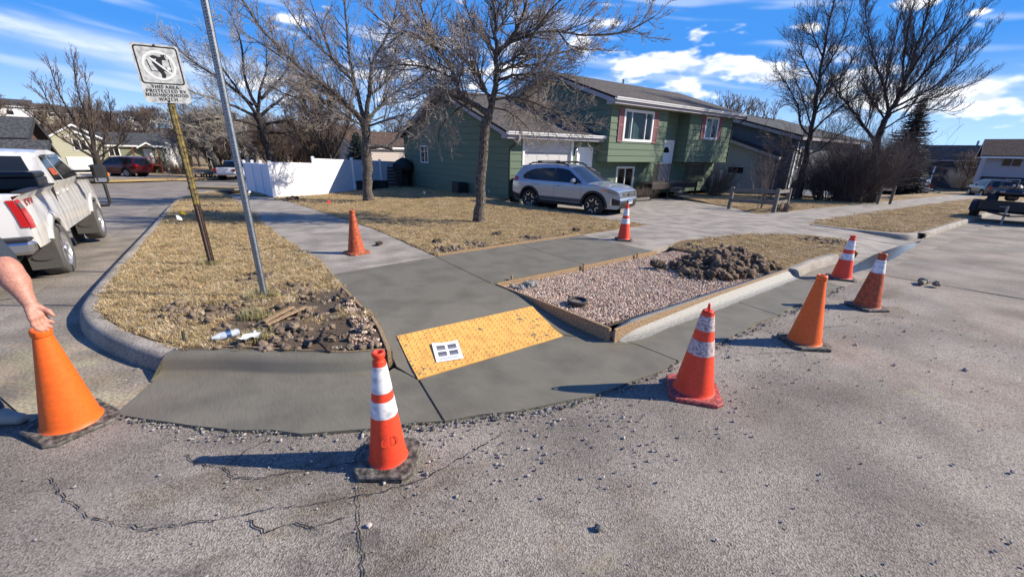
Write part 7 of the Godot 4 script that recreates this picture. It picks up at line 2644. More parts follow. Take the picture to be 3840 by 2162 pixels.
func build_cones() -> void:
	var g := "traffic cones round the fresh concrete"
	var o := thing("traffic_cone", "orange cone with two clean white bands nearest the camera, on a dirty black base", "traffic cone", P(0.515, -1.86, 0.0), 0.95, g)
	cone_shape(o, 0.69, "rubber", "cone_red", [[0.325, 0.42], [0.47, 0.615]], "spool", 0.32, "band_white", 0.315, 0.027)
	again("ink_mark", words_mesh("CD", 0.075, 0.002, 400), flat_mat("ink_faint", Color(0.50, 0.05, 0.015), 0.6), o, Transform3D(Basis(Vector3.UP, deg_to_rad(-62)) * Basis(Vector3.RIGHT, -0.1), Vector3(-0.0735, 0.19, 0.040)))
	o = thing("traffic_cone", "red orange cone with two scuffed pinkish bands and a red rubber base", "traffic cone", P(2.67, -1.30, 0.0), 0.66, g)
	cone_shape(o, 0.71, "rubber_red", "cone_red", [[0.345, 0.455], [0.53, 0.635]], "loop", 0.37, "band_dirty")
	o = thing("traffic_cone", "plain orange cone without bands on a black base along the right gutter", "traffic cone", P(4.47, -1.19, 0.0), 0.9, g)
	cone_shape(o, 0.71, "rubber", "cone_orange", [], "collar", 0.37)
	o = thing("traffic_cone", "dull brownish orange cone with one wide white band near the top", "traffic cone", P(6.48, -1.19, 0.0), 1.0, g)
	cone_shape(o, 0.71, "rubber", "cone_old", [[0.47, 0.63]], "collar", 0.36)
	o = thing("traffic_cone", "bright red orange cone with two white bands beside the old kerb end", "traffic cone", P(7.98, -1.88, 0.006), 0.5, g)
	cone_shape(o, 0.71, "rubber", "cone_red", [[0.33, 0.43], [0.49, 0.63]], "spool", 0.36)
	o = thing("traffic_cone", "banded cone standing on the driveway end of the new walk", "traffic cone", P(7.12, -5.62, 0.14), 0.8, g)
	cone_shape(o, 0.78, "rubber", "cone_red", [[0.37, 0.48], [0.54, 0.69]], "spool", 0.36)
	o = thing("traffic_cone", "plain orange cone on an orange base standing on the old left footpath", "traffic cone", P(1.74, -6.99, 0.14), 0.3, g)
	cone_shape(o, 0.74, "rubber_orange", "cone_old", [], "collar", 0.36)
	o = thing("traffic_cone", "large plain orange cone being tipped by a person's hand at the left edge", "traffic cone", P(-1.0, -3.28, 0.0), 0.55, g)
	cone_shape(o, 0.675, "rubber", "cone_orange", [], "collar", 0.37, "band_white", 0.36)
	o.transform.basis = Basis(Vector3(0.55, 0, 0.83).cross(Vector3.UP).normalized(), deg_to_rad(-5.0)) * o.transform.basis
	lib["held_cone"] = o


# ------------------------------------------------------------------ sign posts
func perforated_post(b: Buf, holes: Buf, tall: float, wide: float, from_h := 0.0) -> void:
	# a folded channel: flat face to the front, two flanges back
	var h := wide * 0.5
	var pr := [Vector2(-h, -0.018), Vector2(-h * 0.62, 0.0), Vector2(h * 0.62, 0.0), Vector2(h, -0.018), Vector2(h * 1.25, -0.018), Vector2(h * 1.25, -0.022), Vector2(h * 0.98, -0.023), Vector2(h * 0.55, -0.005), Vector2(-h * 0.55, -0.005), Vector2(-h * 0.98, -0.023), Vector2(-h * 1.25, -0.022), Vector2(-h * 1.25, -0.018)]
	for i in pr.size():
		var p: Vector2 = pr[i]
		var q: Vector2 = pr[(i + 1) % pr.size()]
		b.quad(Vector3(q.x, from_h, q.y), Vector3(p.x, from_h, p.y), Vector3(p.x, tall, p.y), Vector3(q.x, tall, q.y))
	var y := from_h + 0.06
	while y < tall - 0.02:
		var c := PackedVector2Array()
		for i in 10:
			c.push_back(Vector2(cos(TAU * i / 10.0) * 0.0058, y + sin(TAU * i / 10.0) * 0.0058))
		holes.flat(c, Transform3D(), 0.0012)
		y += 0.0254


func build_signs() -> void:
	# leaning steel posts; the lean is real
	var o := thing("sign_post", "tall bare galvanised perforated post standing in the verge", "sign post", P(0.2, -5.03, 0.12), deg_to_rad(-24.0))
	o.rotation.z = deg_to_rad(0.4)
	var b := Buf.new()
	var hl := Buf.new()
	perforated_post(b, hl, 3.3, 0.055, -0.1)
	part("post", b, M.galvanised, o)
	part("holes", hl, M.hole_black, o).set_meta("kind", "stuff")
	o = thing("watch_sign", "weathered white neighbourhood watch sign on a leaning rusty yellow post", "sign", P(-0.28, -7.14, 0.12), deg_to_rad(-12.0))
	o.rotation.z = deg_to_rad(1.0)
	b = Buf.new()
	hl = Buf.new()
	perforated_post(b, hl, 2.35, 0.065, 0.9)
	part("post", b, M.rusty_post, o)
	b = Buf.new()
	perforated_post(b, hl, 0.9, 0.065, -0.1)
	part("post_foot", b, M.rust_brown, o)
	part("holes", hl, M.band_dirty, o).set_meta("kind", "stuff")
	# the panel: 0.46 x 0.61 m with rounded corners
	var pm := rounded(0.46, 0.66, 0.035)
	b = Buf.new()
	b.prism(pm, Transform3D(Basis(), Vector3(0, 0, 0.0)), 0.004)
	var panel := part("panel", b, M.sign_white, o)
	panel.position = Vector3(-0.01, 2.52, 0.012)
	panel.rotation.z = deg_to_rad(1.0)
	panel.rotation.y = deg_to_rad(12.0)
	var z := 0.0052
	b = Buf.new()
	ring(b, rounded(0.425, 0.425, 0.032), rounded(0.395, 0.395, 0.024), Vector2(0, 0.097), z)
	part("border", b, M.print_black, panel)
	# faded ring and slash
	b = Buf.new()
	ring(b, circle(0.165), circle(0.138), Vector2(0.0, 0.097), z)
	part("faded_ring", b, M.sign_pale, panel)
	# prowler climbing through a window: generic pictogram
	b = Buf.new()
	var c := Vector2(0.0, 0.097)
	for e in [[-0.115, 0.055, -0.105, 0.062, -0.085, -0.062, -0.095, -0.066], [-0.095, -0.062, -0.093, -0.070, 0.0, -0.068, 0.0, -0.060], [0.10, 0.075, 0.108, 0.075, 0.112, -0.06, 0.104, -0.06], [-0.11, 0.12, -0.075, 0.12, -0.075, 0.113, -0.11, 0.113], [0.05, 0.125, 0.09, 0.125, 0.09, 0.10, 0.083, 0.10, 0.083, 0.117, 0.05, 0.117]]:
		var p := poly2(e)
		for i in p.size():
			p[i] += c
		b.flat(p, Transform3D(), z)
	var fig := poly2([-0.075, 0.085, -0.06, 0.105, -0.035, 0.112, -0.012, 0.105, 0.012, 0.095, 0.04, 0.10, 0.035, 0.125, 0.055, 0.112, 0.07, 0.125, 0.082, 0.06, 0.045, 0.065, 0.035, 0.05, 0.03, -0.02, 0.09, -0.025, 0.09, -0.055, 0.105, -0.06, 0.06, -0.065, 0.03, -0.06, 0.045, -0.10, 0.03, -0.145, -0.005, -0.14, 0.0, -0.10, -0.02, -0.06, -0.065, 0.03, -0.06, 0.04, -0.02, 0.05, -0.015, 0.078, -0.035, 0.07, -0.05, 0.075])
	for i in fig.size():
		fig[i] += c
	b.flat(fig, Transform3D(), z)
	part("prowler_figure", b, M.print_black, panel)
	b = Buf.new()
	b.flat(poly2([-0.085 + c.x, 0.075 + c.y, -0.072 + c.x, 0.09 + c.y, 0.115 + c.x, -0.085 + c.y, 0.10 + c.x, -0.10 + c.y]), Transform3D(), z + 0.0012)
	b.flat(shifted(circle(0.019), c + Vector2(0.088, -0.03)), Transform3D(), z + 0.0018)
	part("slash", b, M.sign_pale, panel)
	var lines := ["THIS AREA", "PROTECTED BY", "NEIGHBORHOOD", "WATCH"]
	for i in 4:
		var tm := words_mesh(lines[i], 0.052, 0.0012)
		var sx: float = [0.27, 0.40, 0.425, 0.19][i] / tm.get_aabb().size.x
		again("lettering", tm, M.print_black, panel, Transform3D(Basis().scaled(Vector3(sx, 1.0, 1.0)), Vector3(0.0, -0.147 - i * 0.0465, 0.0055)))
	for y in [0.318, -0.312]:
		b = Buf.new()
		b.lathe([Vector2(0.012, 0.0), Vector2(0.012, 0.006), Vector2(0.0, 0.007)], 8, Transform3D(Basis(Vector3.RIGHT, PI / 2), Vector3(0, y, 0.004)))
		part("bolt", b, M.rust_brown, panel)


func rounded(w: float, h: float, r: float) -> PackedVector2Array:
	var p := PackedVector2Array()
	for q in [[w * 0.5 - r, -h * 0.5 + r, -PI / 2], [w * 0.5 - r, h * 0.5 - r, 0.0], [-w * 0.5 + r, h * 0.5 - r, PI / 2], [-w * 0.5 + r, -h * 0.5 + r, PI]]:
		for i in 6:
			var a: float = q[2] + PI / 2 * i / 5.0
			p.push_back(Vector2(q[0] + cos(a) * r, q[1] + sin(a) * r))
	return p


func circle(r: float) -> PackedVector2Array:
	var p := PackedVector2Array()
	for i in 36:
		p.push_back(Vector2(cos(TAU * i / 36.0), sin(TAU * i / 36.0)) * r)
	return p


func shifted(p: PackedVector2Array, d: Vector2) -> PackedVector2Array:
	var o := PackedVector2Array()
	for q in p:
		o.push_back(q + d)
	return o


func ring(b: Buf, outer: PackedVector2Array, inner: PackedVector2Array, at: Vector2, z: float) -> void:
	for i in outer.size():
		var j := (i + 1) % outer.size()
		var a := outer[i] + at
		var c := outer[j] + at
		var d := inner[j] + at
		var e := inner[i] + at
		b.quad(Vector3(a.x, a.y, z), Vector3(c.x, c.y, z), Vector3(d.x, d.y, z), Vector3(e.x, e.y, z))


# ------------------------------------------------------------------ small things
func flag(label: String, x: float, z: float, off: float, tall: float, m: String, turn: float) -> void:
	var o := thing("marker_flag", label, "marker flag", P(x, z, off), turn)
	o.rotation.z = 0.12 * sin(x * 7.0)
	var b := Buf.new()
	b.tube(PackedVector3Array([Vector3(0, -0.05, 0), Vector3(0, tall, 0)]), PackedFloat32Array([0.003, 0.003]), 5)
	part("wire", b, M.galvanised, o)
	b = Buf.new()
	var rows := []
	for i in 6:
		var t := i / 5.0
		rows.append(PackedVector3Array([Vector3(0.11 * t, tall - 0.02 - 0.085 * t * t, 0.018 * sin(t * 5.0)), Vector3(0.105 * t, tall - 0.115 - 0.035 * t, 0.018 * sin(t * 5.0 + 0.6))]))
	b.grid(rows)
	part("pennant", b, M[m], o)


func build_small_things() -> void:
	flag("white marker flag in the verge beside the yellow one", -0.89, -11.67, 0.15, 0.30, "flag_white", 0.5)
	flag("yellow marker flag in the verge behind the white one", -0.89, -12.92, 0.15, 0.30, "flag_yellow", -0.3)
	flag("red marker flag in the dug soil before the white fence", 2.96, -14.93, 0.2, 0.24, "flag_red", 0.2)
	flag("bent white marker flag beside the red one", 3.96, -18.07, 0.2, 0.3, "flag_white", 1.0)
	flag("white marker flag on the lawn between the two lawn trees", 7.18, -16.57, 0.25, 0.36, "flag_white", 0.1)
	flag("white marker flag on the lawn just right of the ash trunk", 10.0, -15.7, 0.28, 0.38, "flag_white", 0.3)
	flag("small white marker flag close to the dark garage wall", 10.2, -21.5, 0.28, 0.42, "flag_white", 0.8)
	# printed notice on the plate
	var im := Image.create(132, 168, false, Image.FORMAT_RGB8)
	im.fill(Color(0.90, 0.91, 0.94))
	var r := rng_of(3)
	for e in [[18, 26], [74, 26], [18, 82], [74, 82]]:
		for y in 38:
			for x in 42:
				var k := 0.20 + 0.25 * float(y) / 38.0 + 0.18 * r.randf()
				if x < 2 or y < 2 or x > 39 or y > 35:
					k = 0.08
				im.set_pixel(e[0] + x, e[1] + y, Color(k, k, k * 1.04))
	for e in [[30, 9, 72], [24, 15, 84], [18, 68, 36], [76, 68, 36], [18, 124, 38], [76, 124, 36], [18, 136, 96], [18, 142, 88], [18, 148, 92], [18, 154, 60]]:
		for x in e[2]:
			if r.randf() < 0.72:
				im.fill_rect(Rect2i(e[0] + x, e[1], 1, 2), Color(0.25, 0.25, 0.3))
	var pm := flat_mat("paper_print", Color(1, 1, 1), 0.7)
	pm.albedo_texture = ImageTexture.create_from_image(im)
	var b := Buf.new()
	var c := [Vector3(1.225, 0, -2.735), Vector3(1.455, 0, -2.685), Vector3(1.555, 0, -2.985), Vector3(1.320, 0, -3.035)]
	var rows := []
	var uvs := PackedVector2Array()
	for j in 7:
		var row := PackedVector3Array()
		for i in 6:
			var u := i / 5.0
			var w := j / 6.0
			var p: Vector3 = (c[0] as Vector3).lerp(c[1], u).lerp((c[3] as Vector3).lerp(c[2], u), w)
			p.y = work_h(p.x, p.z) + 0.016 + 0.010 * pow(absf(u - 0.5) * 2.0, 3.0) * w
			row.push_back(p)
			uvs.push_back(Vector2(u, 1.0 - w))
		rows.append(row)
	b.grid(rows, false, true)
	b.uv = uvs
	tag(part("notice_sheet", b, pm, self), "white printed sheet with four grey pictures lying on the yellow plate", "paper")
	# valve box ring in the gravel
	var o := thing("valve_box", "round iron valve box rim standing out of the pink gravel", "valve box", Vector3(3.16, bed_h(3.16, -3.05), -3.05))
	b = Buf.new()
	b.lathe([Vector2(0.105, -0.04), Vector2(0.10, 0.05), Vector2(0.118, 0.055), Vector2(0.118, 0.075), Vector2(0.098, 0.078), Vector2(0.092, 0.06), Vector2(0.088, 0.0)], 28, Transform3D())
	part("rim", b, M.iron, o)
	b = Buf.new()
	b.lathe([Vector2(0.09, 0.045), Vector2(0.0, 0.047)], 24, Transform3D())
	part("lid", b, M.grey_wood, o)
	# litter
	o = thing("plastic_bottle", "crushed clear plastic bottle with blue label lying in the grass", "bottle", P(-0.17, -3.9, 0.185), 0.25)
	b = Buf.new()
	b.lathe([Vector2(0.0, 0.0), Vector2(0.028, 0.003), Vector2(0.032, 0.02), Vector2(0.028, 0.07), Vector2(0.033, 0.12), Vector2(0.030, 0.15), Vector2(0.014, 0.185), Vector2(0.013, 0.20), Vector2(0.0, 0.201)], 12, Transform3D(Basis(Vector3.BACK, PI / 2 - 0.05), Vector3(0.1, 0, 0)))
	var gm := StandardMaterial3D.new()
	gm.resource_name = "clear_plastic"
	gm.transparency = BaseMaterial3D.TRANSPARENCY_ALPHA
	gm.albedo_color = Color(0.85, 0.9, 0.95, 0.45)
	gm.roughness = 0.1
	part("bottle", b, gm, o)
	b = Buf.new()
	b.lathe([Vector2(0.0305, 0.065), Vector2(0.034, 0.10)], 12, Transform3D(Basis(Vector3.BACK, PI / 2 - 0.05), Vector3(0.1, 0, 0)))
	part("label_band", b, M.bin_blue, o)
	o = thing("food_wrapper", "crumpled white and red wrapper beside the crushed bottle", "wrapper", P(0.0, -3.72, 0.17), 0.6)
	b = Buf.new()
	rows = []
	for j in 7:
		var row := PackedVector3Array()
		for i in 5:
			row.push_back(Vector3(-0.08 + j * 0.027, 0.02 + 0.035 * r.randf(), -0.05 + i * 0.025))
		rows.append(row)
	b.grid(rows)
	part("wrapper", b, M.flag_white, o)
	for e in [[0.32, -4.12, 0.5, 0.42, "splintered offcut of board lying in the dug soil"], [0.26, -4.2, 0.62, 0.34, "second thin board offcut next to the splintered one"]]:
		o = thing("board_offcut", e[4], "board", P(e[0], e[1], 0.20), e[2])
		o.rotation.z = 0.08
		b = Buf.new()
		b.box(Transform3D(), Vector3(e[3], 0.016, 0.05), 0.003)
		part("board", b, M.form_wood, o)
	o = thing("ground_stake", "small green stake at the inner edge of the left kerb", "stake", P(-0.46, -4.0, 0.15))
	b = Buf.new()
	b.tube(PackedVector3Array([Vector3(0, -0.05, 0), Vector3(0.01, 0.10, 0)]), PackedFloat32Array([0.012, 0.012]), 7, true)
	part("stake", b, M.downspout_green, o)
	b = Buf.new()
	for k in 3:
		var a := k * 0.5
		b.tube(PackedVector3Array([Vector3(0.35, 0.03, 0.3 - k * 0.07), Vector3(0.30, 0.09, 0.2 - k * 0.05), Vector3(0.36, 0.12, 0.05), Vector3(0.48, 0.05, -0.05 + a * 0.1)]), PackedFloat32Array([0.012, 0.014, 0.013, 0.010]), 6)
	o = thing("dug_roots", "torn roots curling out of the dug soil by the ramp", "roots", P(0.15, -3.45, 0.12))
	part("roots", b, M.bark_brown, o)
	# beside the garage
	o = thing("covered_grill", "tall shape under a black wrinkled cover at the back garage corner", "covered grill", P(10.1, -26.3, 0.2))
	b = Buf.new()
	rows = []
	for j in 15:
		var row := PackedVector3Array()
		var t := j / 14.0
		for i in 22:
			var a := TAU * i / 22.0
			var rad := (0.36 + 0.30 * smoothstep(0.45, 0.62, t)) * (1.0 - pow(maxf(t - 0.72, 0.0) / 0.28, 2.2) * 0.96) + 0.05 * sin(a * 7.0 + j) * (1.0 - t) + 0.03 * r.randf()
			row.push_back(Vector3(cos(a) * rad, t * 1.95, -sin(a) * rad))
		rows.append(row)
	b.grid(rows, true, true)
	part("cover", b, M.cover_black, o)
	o = thing("slatted_panel", "dark slatted panel leaning on the fence beside the covered grill", "panel", P(9.15, -25.75, 0.15), -0.66)
	o.rotation.x = -0.12
	for k in 7:
		b = Buf.new()
		b.box(Transform3D(Basis(), Vector3(0, 0.12 + k * 0.2, 0)), Vector3(1.1, 0.13, 0.03), 0.004)
		part("slat", b, M.dark_wood, o)
	b = Buf.new()
	for x in [-0.5, 0.5]:
		b.box(Transform3D(Basis(), Vector3(x, 0.72, -0.025)), Vector3(0.06, 1.44, 0.03), 0.004)
	part("slat_frame", b, M.dark_wood, o)
	for e in [[6.9, -24.0, "black storage tub against the fence left of the lawn tree"], [7.9, -24.75, "black storage tub against the fence right of the lawn tree"]]:
		o = thing("storage_tub", e[2], "tub", P(e[0], e[1], 0.15), -0.66)
		b = Buf.new()
		b.box(Transform3D(Basis(), Vector3(0, 0.28, 0)), Vector3(0.95, 0.56, 0.5), 0.05)
		part("tub", b, M.cover_black, o)
		b = Buf.new()
		b.box(Transform3D(Basis(), Vector3(0, 0.57, 0)), Vector3(1.0, 0.05, 0.55), 0.02)
		part("lid", b, M.plastic_black, o)
	o = thing("utility_box", "dark box standing against the garage wall behind the ash trunk", "utility box", P(10.22, -18.9, 0.28))
	b = Buf.new()
	b.box(Transform3D(Basis(), Vector3(0, 0.28, 0)), Vector3(0.55, 0.62, 0.75), 0.02)
	part("case", b, M.cover_black, o)
	b = Buf.new()
	for k in 6:
		b.box(Transform3D(Basis(), Vector3(-0.28, 0.08 + k * 0.085, 0)), Vector3(0.015, 0.03, 0.62), 0.003)
	part("grille", b, M.iron, o)
	o = thing("wheeled_bin", "dark green wheeled bin between the garage door and the downspout", "bin", P(10.98, -14.62, 0.16))
	b = Buf.new()
	b.prism(PackedVector2Array([Vector2(-0.24, 0.0), Vector2(0.24, 0.0), Vector2(0.30, 0.95), Vector2(-0.30, 0.95)]), Transform3D(Basis(), Vector3(0, 0.05, -0.28)), 0.56)
	part("body", b, flat_mat("bin_green", Color(0.012, 0.035, 0.022), 0.6), o)
	b = Buf.new()
	b.box(Transform3D(Basis(Vector3.BACK, 0.08), Vector3(0, 1.03, 0)), Vector3(0.66, 0.06, 0.62), 0.02)
	part("lid", b, M.bin_green, o)
	b = Buf.new()
	for s in [-0.2, 0.2]:
		b.lathe([Vector2(0.0, -0.03), Vector2(0.09, -0.03), Vector2(0.09, 0.03), Vector2(0.0, 0.03)], 12, Transform3D(Basis(Vector3.RIGHT, PI / 2), Vector3(-0.2, 0.09, s)))
	part("wheels", b, M.tyre, o)
	o = thing("wheeled_bin", "blue wheeled bin beside the far white garage door", "bin", P(-8.7, -57.0, 0.2))
	b = Buf.new()
	b.prism(PackedVector2Array([Vector2(-0.3, 0.0), Vector2(0.3, 0.0), Vector2(0.36, 1.05), Vector2(-0.36, 1.05)]), Transform3D(Basis(), Vector3(0, 0.05, -0.3)), 0.6)
	part("body", b, M.bin_blue, o)
	b = Buf.new()
	b.box(Transform3D(Basis(), Vector3(0, 1.13, 0)), Vector3(0.78, 0.07, 0.68), 0.02)
	part("lid", b, M.bin_blue, o)
	for e in [[10.2, -14.55, 0.17, "pale stone splash block under the green downspout"]]:
		o = thing("stone_block", e[3], "stone", P(e[0], e[1], 0.14), 0.4)
		part("stone", rock_mesh(int(e[0] * 10), 2, e[2]), M.old_concrete, o)


# ------------------------------------------------------------------ person: distances to tapered capsules, joined smoothly, meshed as surface nets
func body_net(bones: Array, cell: float, k: float) -> Buf:
	var lo: Vector3 = bones[0][0]
	var hi := lo
	for e in bones:
		var m: float = maxf(e[2], e[3]) + cell * 3.0
		lo = lo.min(e[0] - Vector3.ONE * m).min(e[1] - Vector3.ONE * m)
		hi = hi.max(e[0] + Vector3.ONE * m).max(e[1] + Vector3.ONE * m)
	var n := Vector3i(((hi - lo) / cell).ceil()) + Vector3i.ONE
	var f := PackedFloat32Array()
	f.resize(n.x * n.y * n.z)
	for e in bones:
		var a: Vector3 = e[0]
		var d: Vector3 = (e[1] as Vector3) - a
		var dd := maxf(d.length_squared(), 1e-9)
		var m: float = maxf(e[2], e[3]) + maxf(cell * 2.5, 4.0 / k)
		var i0 := Vector3i(((a.min(e[1]) - Vector3.ONE * m - lo) / cell).floor()).clamp(Vector3i.ZERO, n - Vector3i.ONE)
		var i1 := Vector3i(((a.max(e[1]) + Vector3.ONE * m - lo) / cell).ceil()).clamp(Vector3i.ZERO, n - Vector3i.ONE)
		for z in range(i0.z, i1.z + 1):
			for y in range(i0.y, i1.y + 1):
				for x in range(i0.x, i1.x + 1):
					var p := lo + Vector3(x, y, z) * cell
					var t := clampf((p - a).dot(d) / dd, 0.0, 1.0)
					var q := p.distance_to(a + d * t) - lerpf(e[2], e[3], t)
					f[x + n.x * (y + n.y * z)] += exp(minf(-k * q, 60.0))
	var b := Buf.new()
	var id := {}
	var sx := 1
	var sy := n.x
	var sz := n.x * n.y
	var corner := [0, sx, sy, sx + sy, sz, sx + sz, sy + sz, sx + sy + sz]
	for z in n.z - 1:
		for y in n.y - 1:
			for x in n.x - 1:
				var o := x + sy * y + sz * z
				var mask := 0
				for c in 8:
					if f[o + corner[c]] >= 1.0:
						mask |= 1 << c
				if mask == 0 or mask == 255:
					continue
				var s := Vector3.ZERO
				var cnt := 0
				for c in 8:
					for ax in [1, 2, 4]:
						if c & ax:
							continue
						var e2: int = c | ax
						if bool(mask & (1 << c)) == bool(mask & (1 << e2)):
							continue
						var v0 := -log(maxf(f[o + corner[c]], 1e-12))
						var v1 := -log(maxf(f[o + corner[e2]], 1e-12))
						var t := v0 / (v0 - v1)
						s += Vector3(c & 1, (c >> 1) & 1, (c >> 2) & 1).lerp(Vector3(e2 & 1, (e2 >> 1) & 1, (e2 >> 2) & 1), t)
						cnt += 1
				id[o] = b.vert(lo + (Vector3(x, y, z) + s / cnt) * cell, Vector3.ZERO)
	for o in id:
		for q in [[sx, sy, sz], [sy, sz, sx], [sz, sx, sy]]:
			var u: int = o - q[1]
			var w: int = o - q[2]
			var d: int = o - q[1] - q[2]
			if not (id.has(u) and id.has(w) and id.has(d)):
				continue
			var a := f[o] >= 1.0
			if a == (f[o + q[0]] >= 1.0):
				continue
			var quad := [id[o], id[u], id[d], id[w]]
			var nn := (b.v[quad[2]] - b.v[quad[0]]).cross(b.v[quad[3]] - b.v[quad[1]])
			if not a:
				quad.reverse()
				nn = -nn
			for e in quad:
				b.n[e] += nn
			b.ix.append_array(PackedInt32Array([quad[0], quad[2], quad[1], quad[0], quad[3], quad[2]]))
	for i in b.n.size():
		b.n[i] = b.n[i].normalized()
	return b


func build_person() -> void:
	var o := thing("person", "person in navy T-shirt and jeans leaning in to tip the large orange cone", "person", P(-1.75, -3.95))
	var g := o.position
	var at := func(x: float, y: float, z: float) -> Vector3: return Vector3(x, y, z) - g
	var sh: Vector3 = at.call(-1.19, 1.19, -3.54)
	var el: Vector3 = at.call(-0.995, 0.955, -3.23)
	var wr: Vector3 = at.call(-0.935, 0.765, -3.125)
	var sh2: Vector3 = at.call(-1.58, 1.22, -3.86)
	var el2: Vector3 = at.call(-1.60, 0.90, -3.86)
	var wr2: Vector3 = at.call(-1.42, 0.72, -3.80)
	var neck: Vector3 = at.call(-1.39, 1.32, -3.70)
	var head: Vector3 = at.call(-1.38, 1.46, -3.68)
	var pel: Vector3 = at.call(-1.82, 0.86, -4.03)
	var chest: Vector3 = at.call(-1.52, 1.12, -3.80)
	# knuckles and fingers curl over the rim of the cone
	var kn: Vector3 = at.call(-0.915, 0.712, -3.090)
	var side := Vector3(0.55, 0.1, -0.80).normalized() * 0.021
	var bones := [[sh, el, 0.052, 0.044], [el, el.lerp(wr, 0.35), 0.044, 0.046], [el.lerp(wr, 0.35), wr, 0.046, 0.029], [sh2, el2, 0.05, 0.042], [el2, wr2, 0.043, 0.028], [wr2, wr2 + Vector3(0.05, -0.06, 0.02), 0.034, 0.022], [neck + Vector3(-0.08, -0.08, -0.05), head, 0.06, 0.055], [head + Vector3(0, 0.04, 0), head + Vector3(0.035, 0.02, 0.02), 0.088, 0.078], [head + Vector3(0.05, -0.045, 0.03), head + Vector3(0.075, -0.06, 0.045), 0.055, 0.035], [head + Vector3(0.095, 0.0, 0.06), head + Vector3(0.108, -0.02, 0.067), 0.012, 0.017], [head + Vector3(-0.02, 0.0, 0.085), head + Vector3(-0.025, 0.03, 0.085), 0.018, 0.02]]
	var skin_b := body_net(bones, 0.011, 70.0)
	var hand := [[wr - (kn - wr) * 0.8, wr, 0.031, 0.028]]
	for i in 4:
		var off := side * (i - 1.5)
		var len := [0.030, 0.034, 0.032, 0.025][i] as float
		var p0 := kn + off
		var p1 := p0 + Vector3(0.012, -0.9, 0.18).normalized() * len * 1.15
		var p2 := p1 + Vector3(0.28 + 0.08 * i, -0.85, 0.10).normalized() * len * 0.85
		var p3 := p2 + Vector3(0.6, -0.6, 0.0).normalized() * len * 0.65
		hand.append([wr.lerp(kn, 0.25) + off * 0.55, p0, 0.017, 0.0125])
		hand.append([p0, p1, 0.0098, 0.0092])
		hand.append([p1, p2, 0.0090, 0.0084])
		hand.append([p2, p3, 0.0083, 0.0070])
	var th := wr.lerp(kn, 0.35) + side * 1.0 + Vector3(0.012, 0.0, 0.012)
	var th1 := th + Vector3(0.75, -0.55, 0.40).normalized() * 0.040
	var th2 := th1 + Vector3(0.45, -0.85, 0.25).normalized() * 0.030
	hand.append([wr.lerp(kn, 0.2), th, 0.019, 0.014])
	hand.append([th, th1, 0.0125, 0.0105])
	hand.append([th1, th2, 0.0105, 0.0085])
	skin_b.merge(body_net(hand, 0.0038, 260.0), Transform3D())
	part("body", skin_b, M.skin, o)
	var shirt := [[pel + Vector3(0, 0.05, 0), chest, 0.155, 0.165], [chest, neck + Vector3(-0.05, -0.09, -0.03), 0.165, 0.085], [chest, sh + Vector3(-0.02, -0.01, -0.02), 0.13, 0.082], [chest, sh2, 0.13, 0.08], [sh, sh.lerp(el, 0.80), 0.078, 0.066], [sh2, sh2.lerp(el2, 0.7), 0.075, 0.066]]
	part("t_shirt", body_net(shirt, 0.013, 45.0), M.shirt_navy, o)
	var kr: Vector3 = at.call(-1.47, 0.44, -3.62)
	var ar: Vector3 = at.call(-1.40, 0.02, -3.58)
	var kl: Vector3 = at.call(-1.86, 0.42, -3.92)
	var al: Vector3 = at.call(-1.93, 0.02, -4.05)
	var legs := [[pel + Vector3(0.05, -0.02, 0.07), kr, 0.125, 0.075], [kr, ar, 0.073, 0.058], [pel + Vector3(-0.06, -0.02, -0.06), kl, 0.125, 0.075], [kl, al, 0.073, 0.058], [pel, pel + Vector3(0, 0.04, 0), 0.16, 0.15]]
	part("jeans", body_net(legs, 0.013, 50.0), M.denim, o)
	for e in [[ar, Vector3(0.80, 0, 0.6)], [al, Vector3(0.85, 0, 0.5)]]:
		var d := (e[1] as Vector3).normalized()
		var base: Vector3 = e[0] + Vector3(0, -0.045, 0)
		part("shoe", body_net([[base - d * 0.05, base + d * 0.06, 0.044, 0.042], [base + d * 0.05 + Vector3(0, -0.012, 0), base + d * 0.17 + Vector3(0, -0.018, 0), 0.045, 0.034]], 0.008, 90.0), M.shoe, o)
	part("hair", body_net([[head + Vector3(-0.02, 0.065, -0.01), head + Vector3(-0.045, 0.01, -0.03), 0.088, 0.08]], 0.012, 60.0), M.hair, o)
	var b := Buf.new()
	for s in [1.0, -1.0]:
		b.lathe([Vector2(0, -0.011), Vector2(0.011, 0), Vector2(0, 0.011)], 8, Transform3D(Basis(), head + Vector3(0.085, 0.022, 0.05) + Vector3(-0.5, 0, 0.85) * 0.032 * s))
	part("eyes", b, M.print_black, o)


# ------------------------------------------------------------------ stones, clods, grass
func rock_mesh(seed: int, level: int, size: float, soft := false) -> Buf:
	var r := rng_of(seed + 500)
	var n := fnl(seed, 0.9, 3)
	var b := Buf.new()
	var rows := []
	var m := 5 if level < 2 else 9
	for j in m:
		var t := float(j) / (m - 1)
		var row := PackedVector3Array()
		for i in (7 if level < 2 else 12):
			var a := TAU * i / (7 if level < 2 else 12)
			var p := Vector3(cos(a) * sin(PI * t), cos(PI * t) * 0.72, sin(a) * sin(PI * t))
			var q := p * (2.1 if soft else 1.7)
			row.push_back(p * size * ((0.8 + 0.95 * n.get_noise_3d(q.x, q.y, q.z) if t > 0.0 and t < 1.0 else 0.75) if soft else 0.85 + 0.5 * n.get_noise_3d(q.x, q.y, q.z)))
		rows.append(row)
	b.grid(rows, true)
	return b if soft else flatten(b)


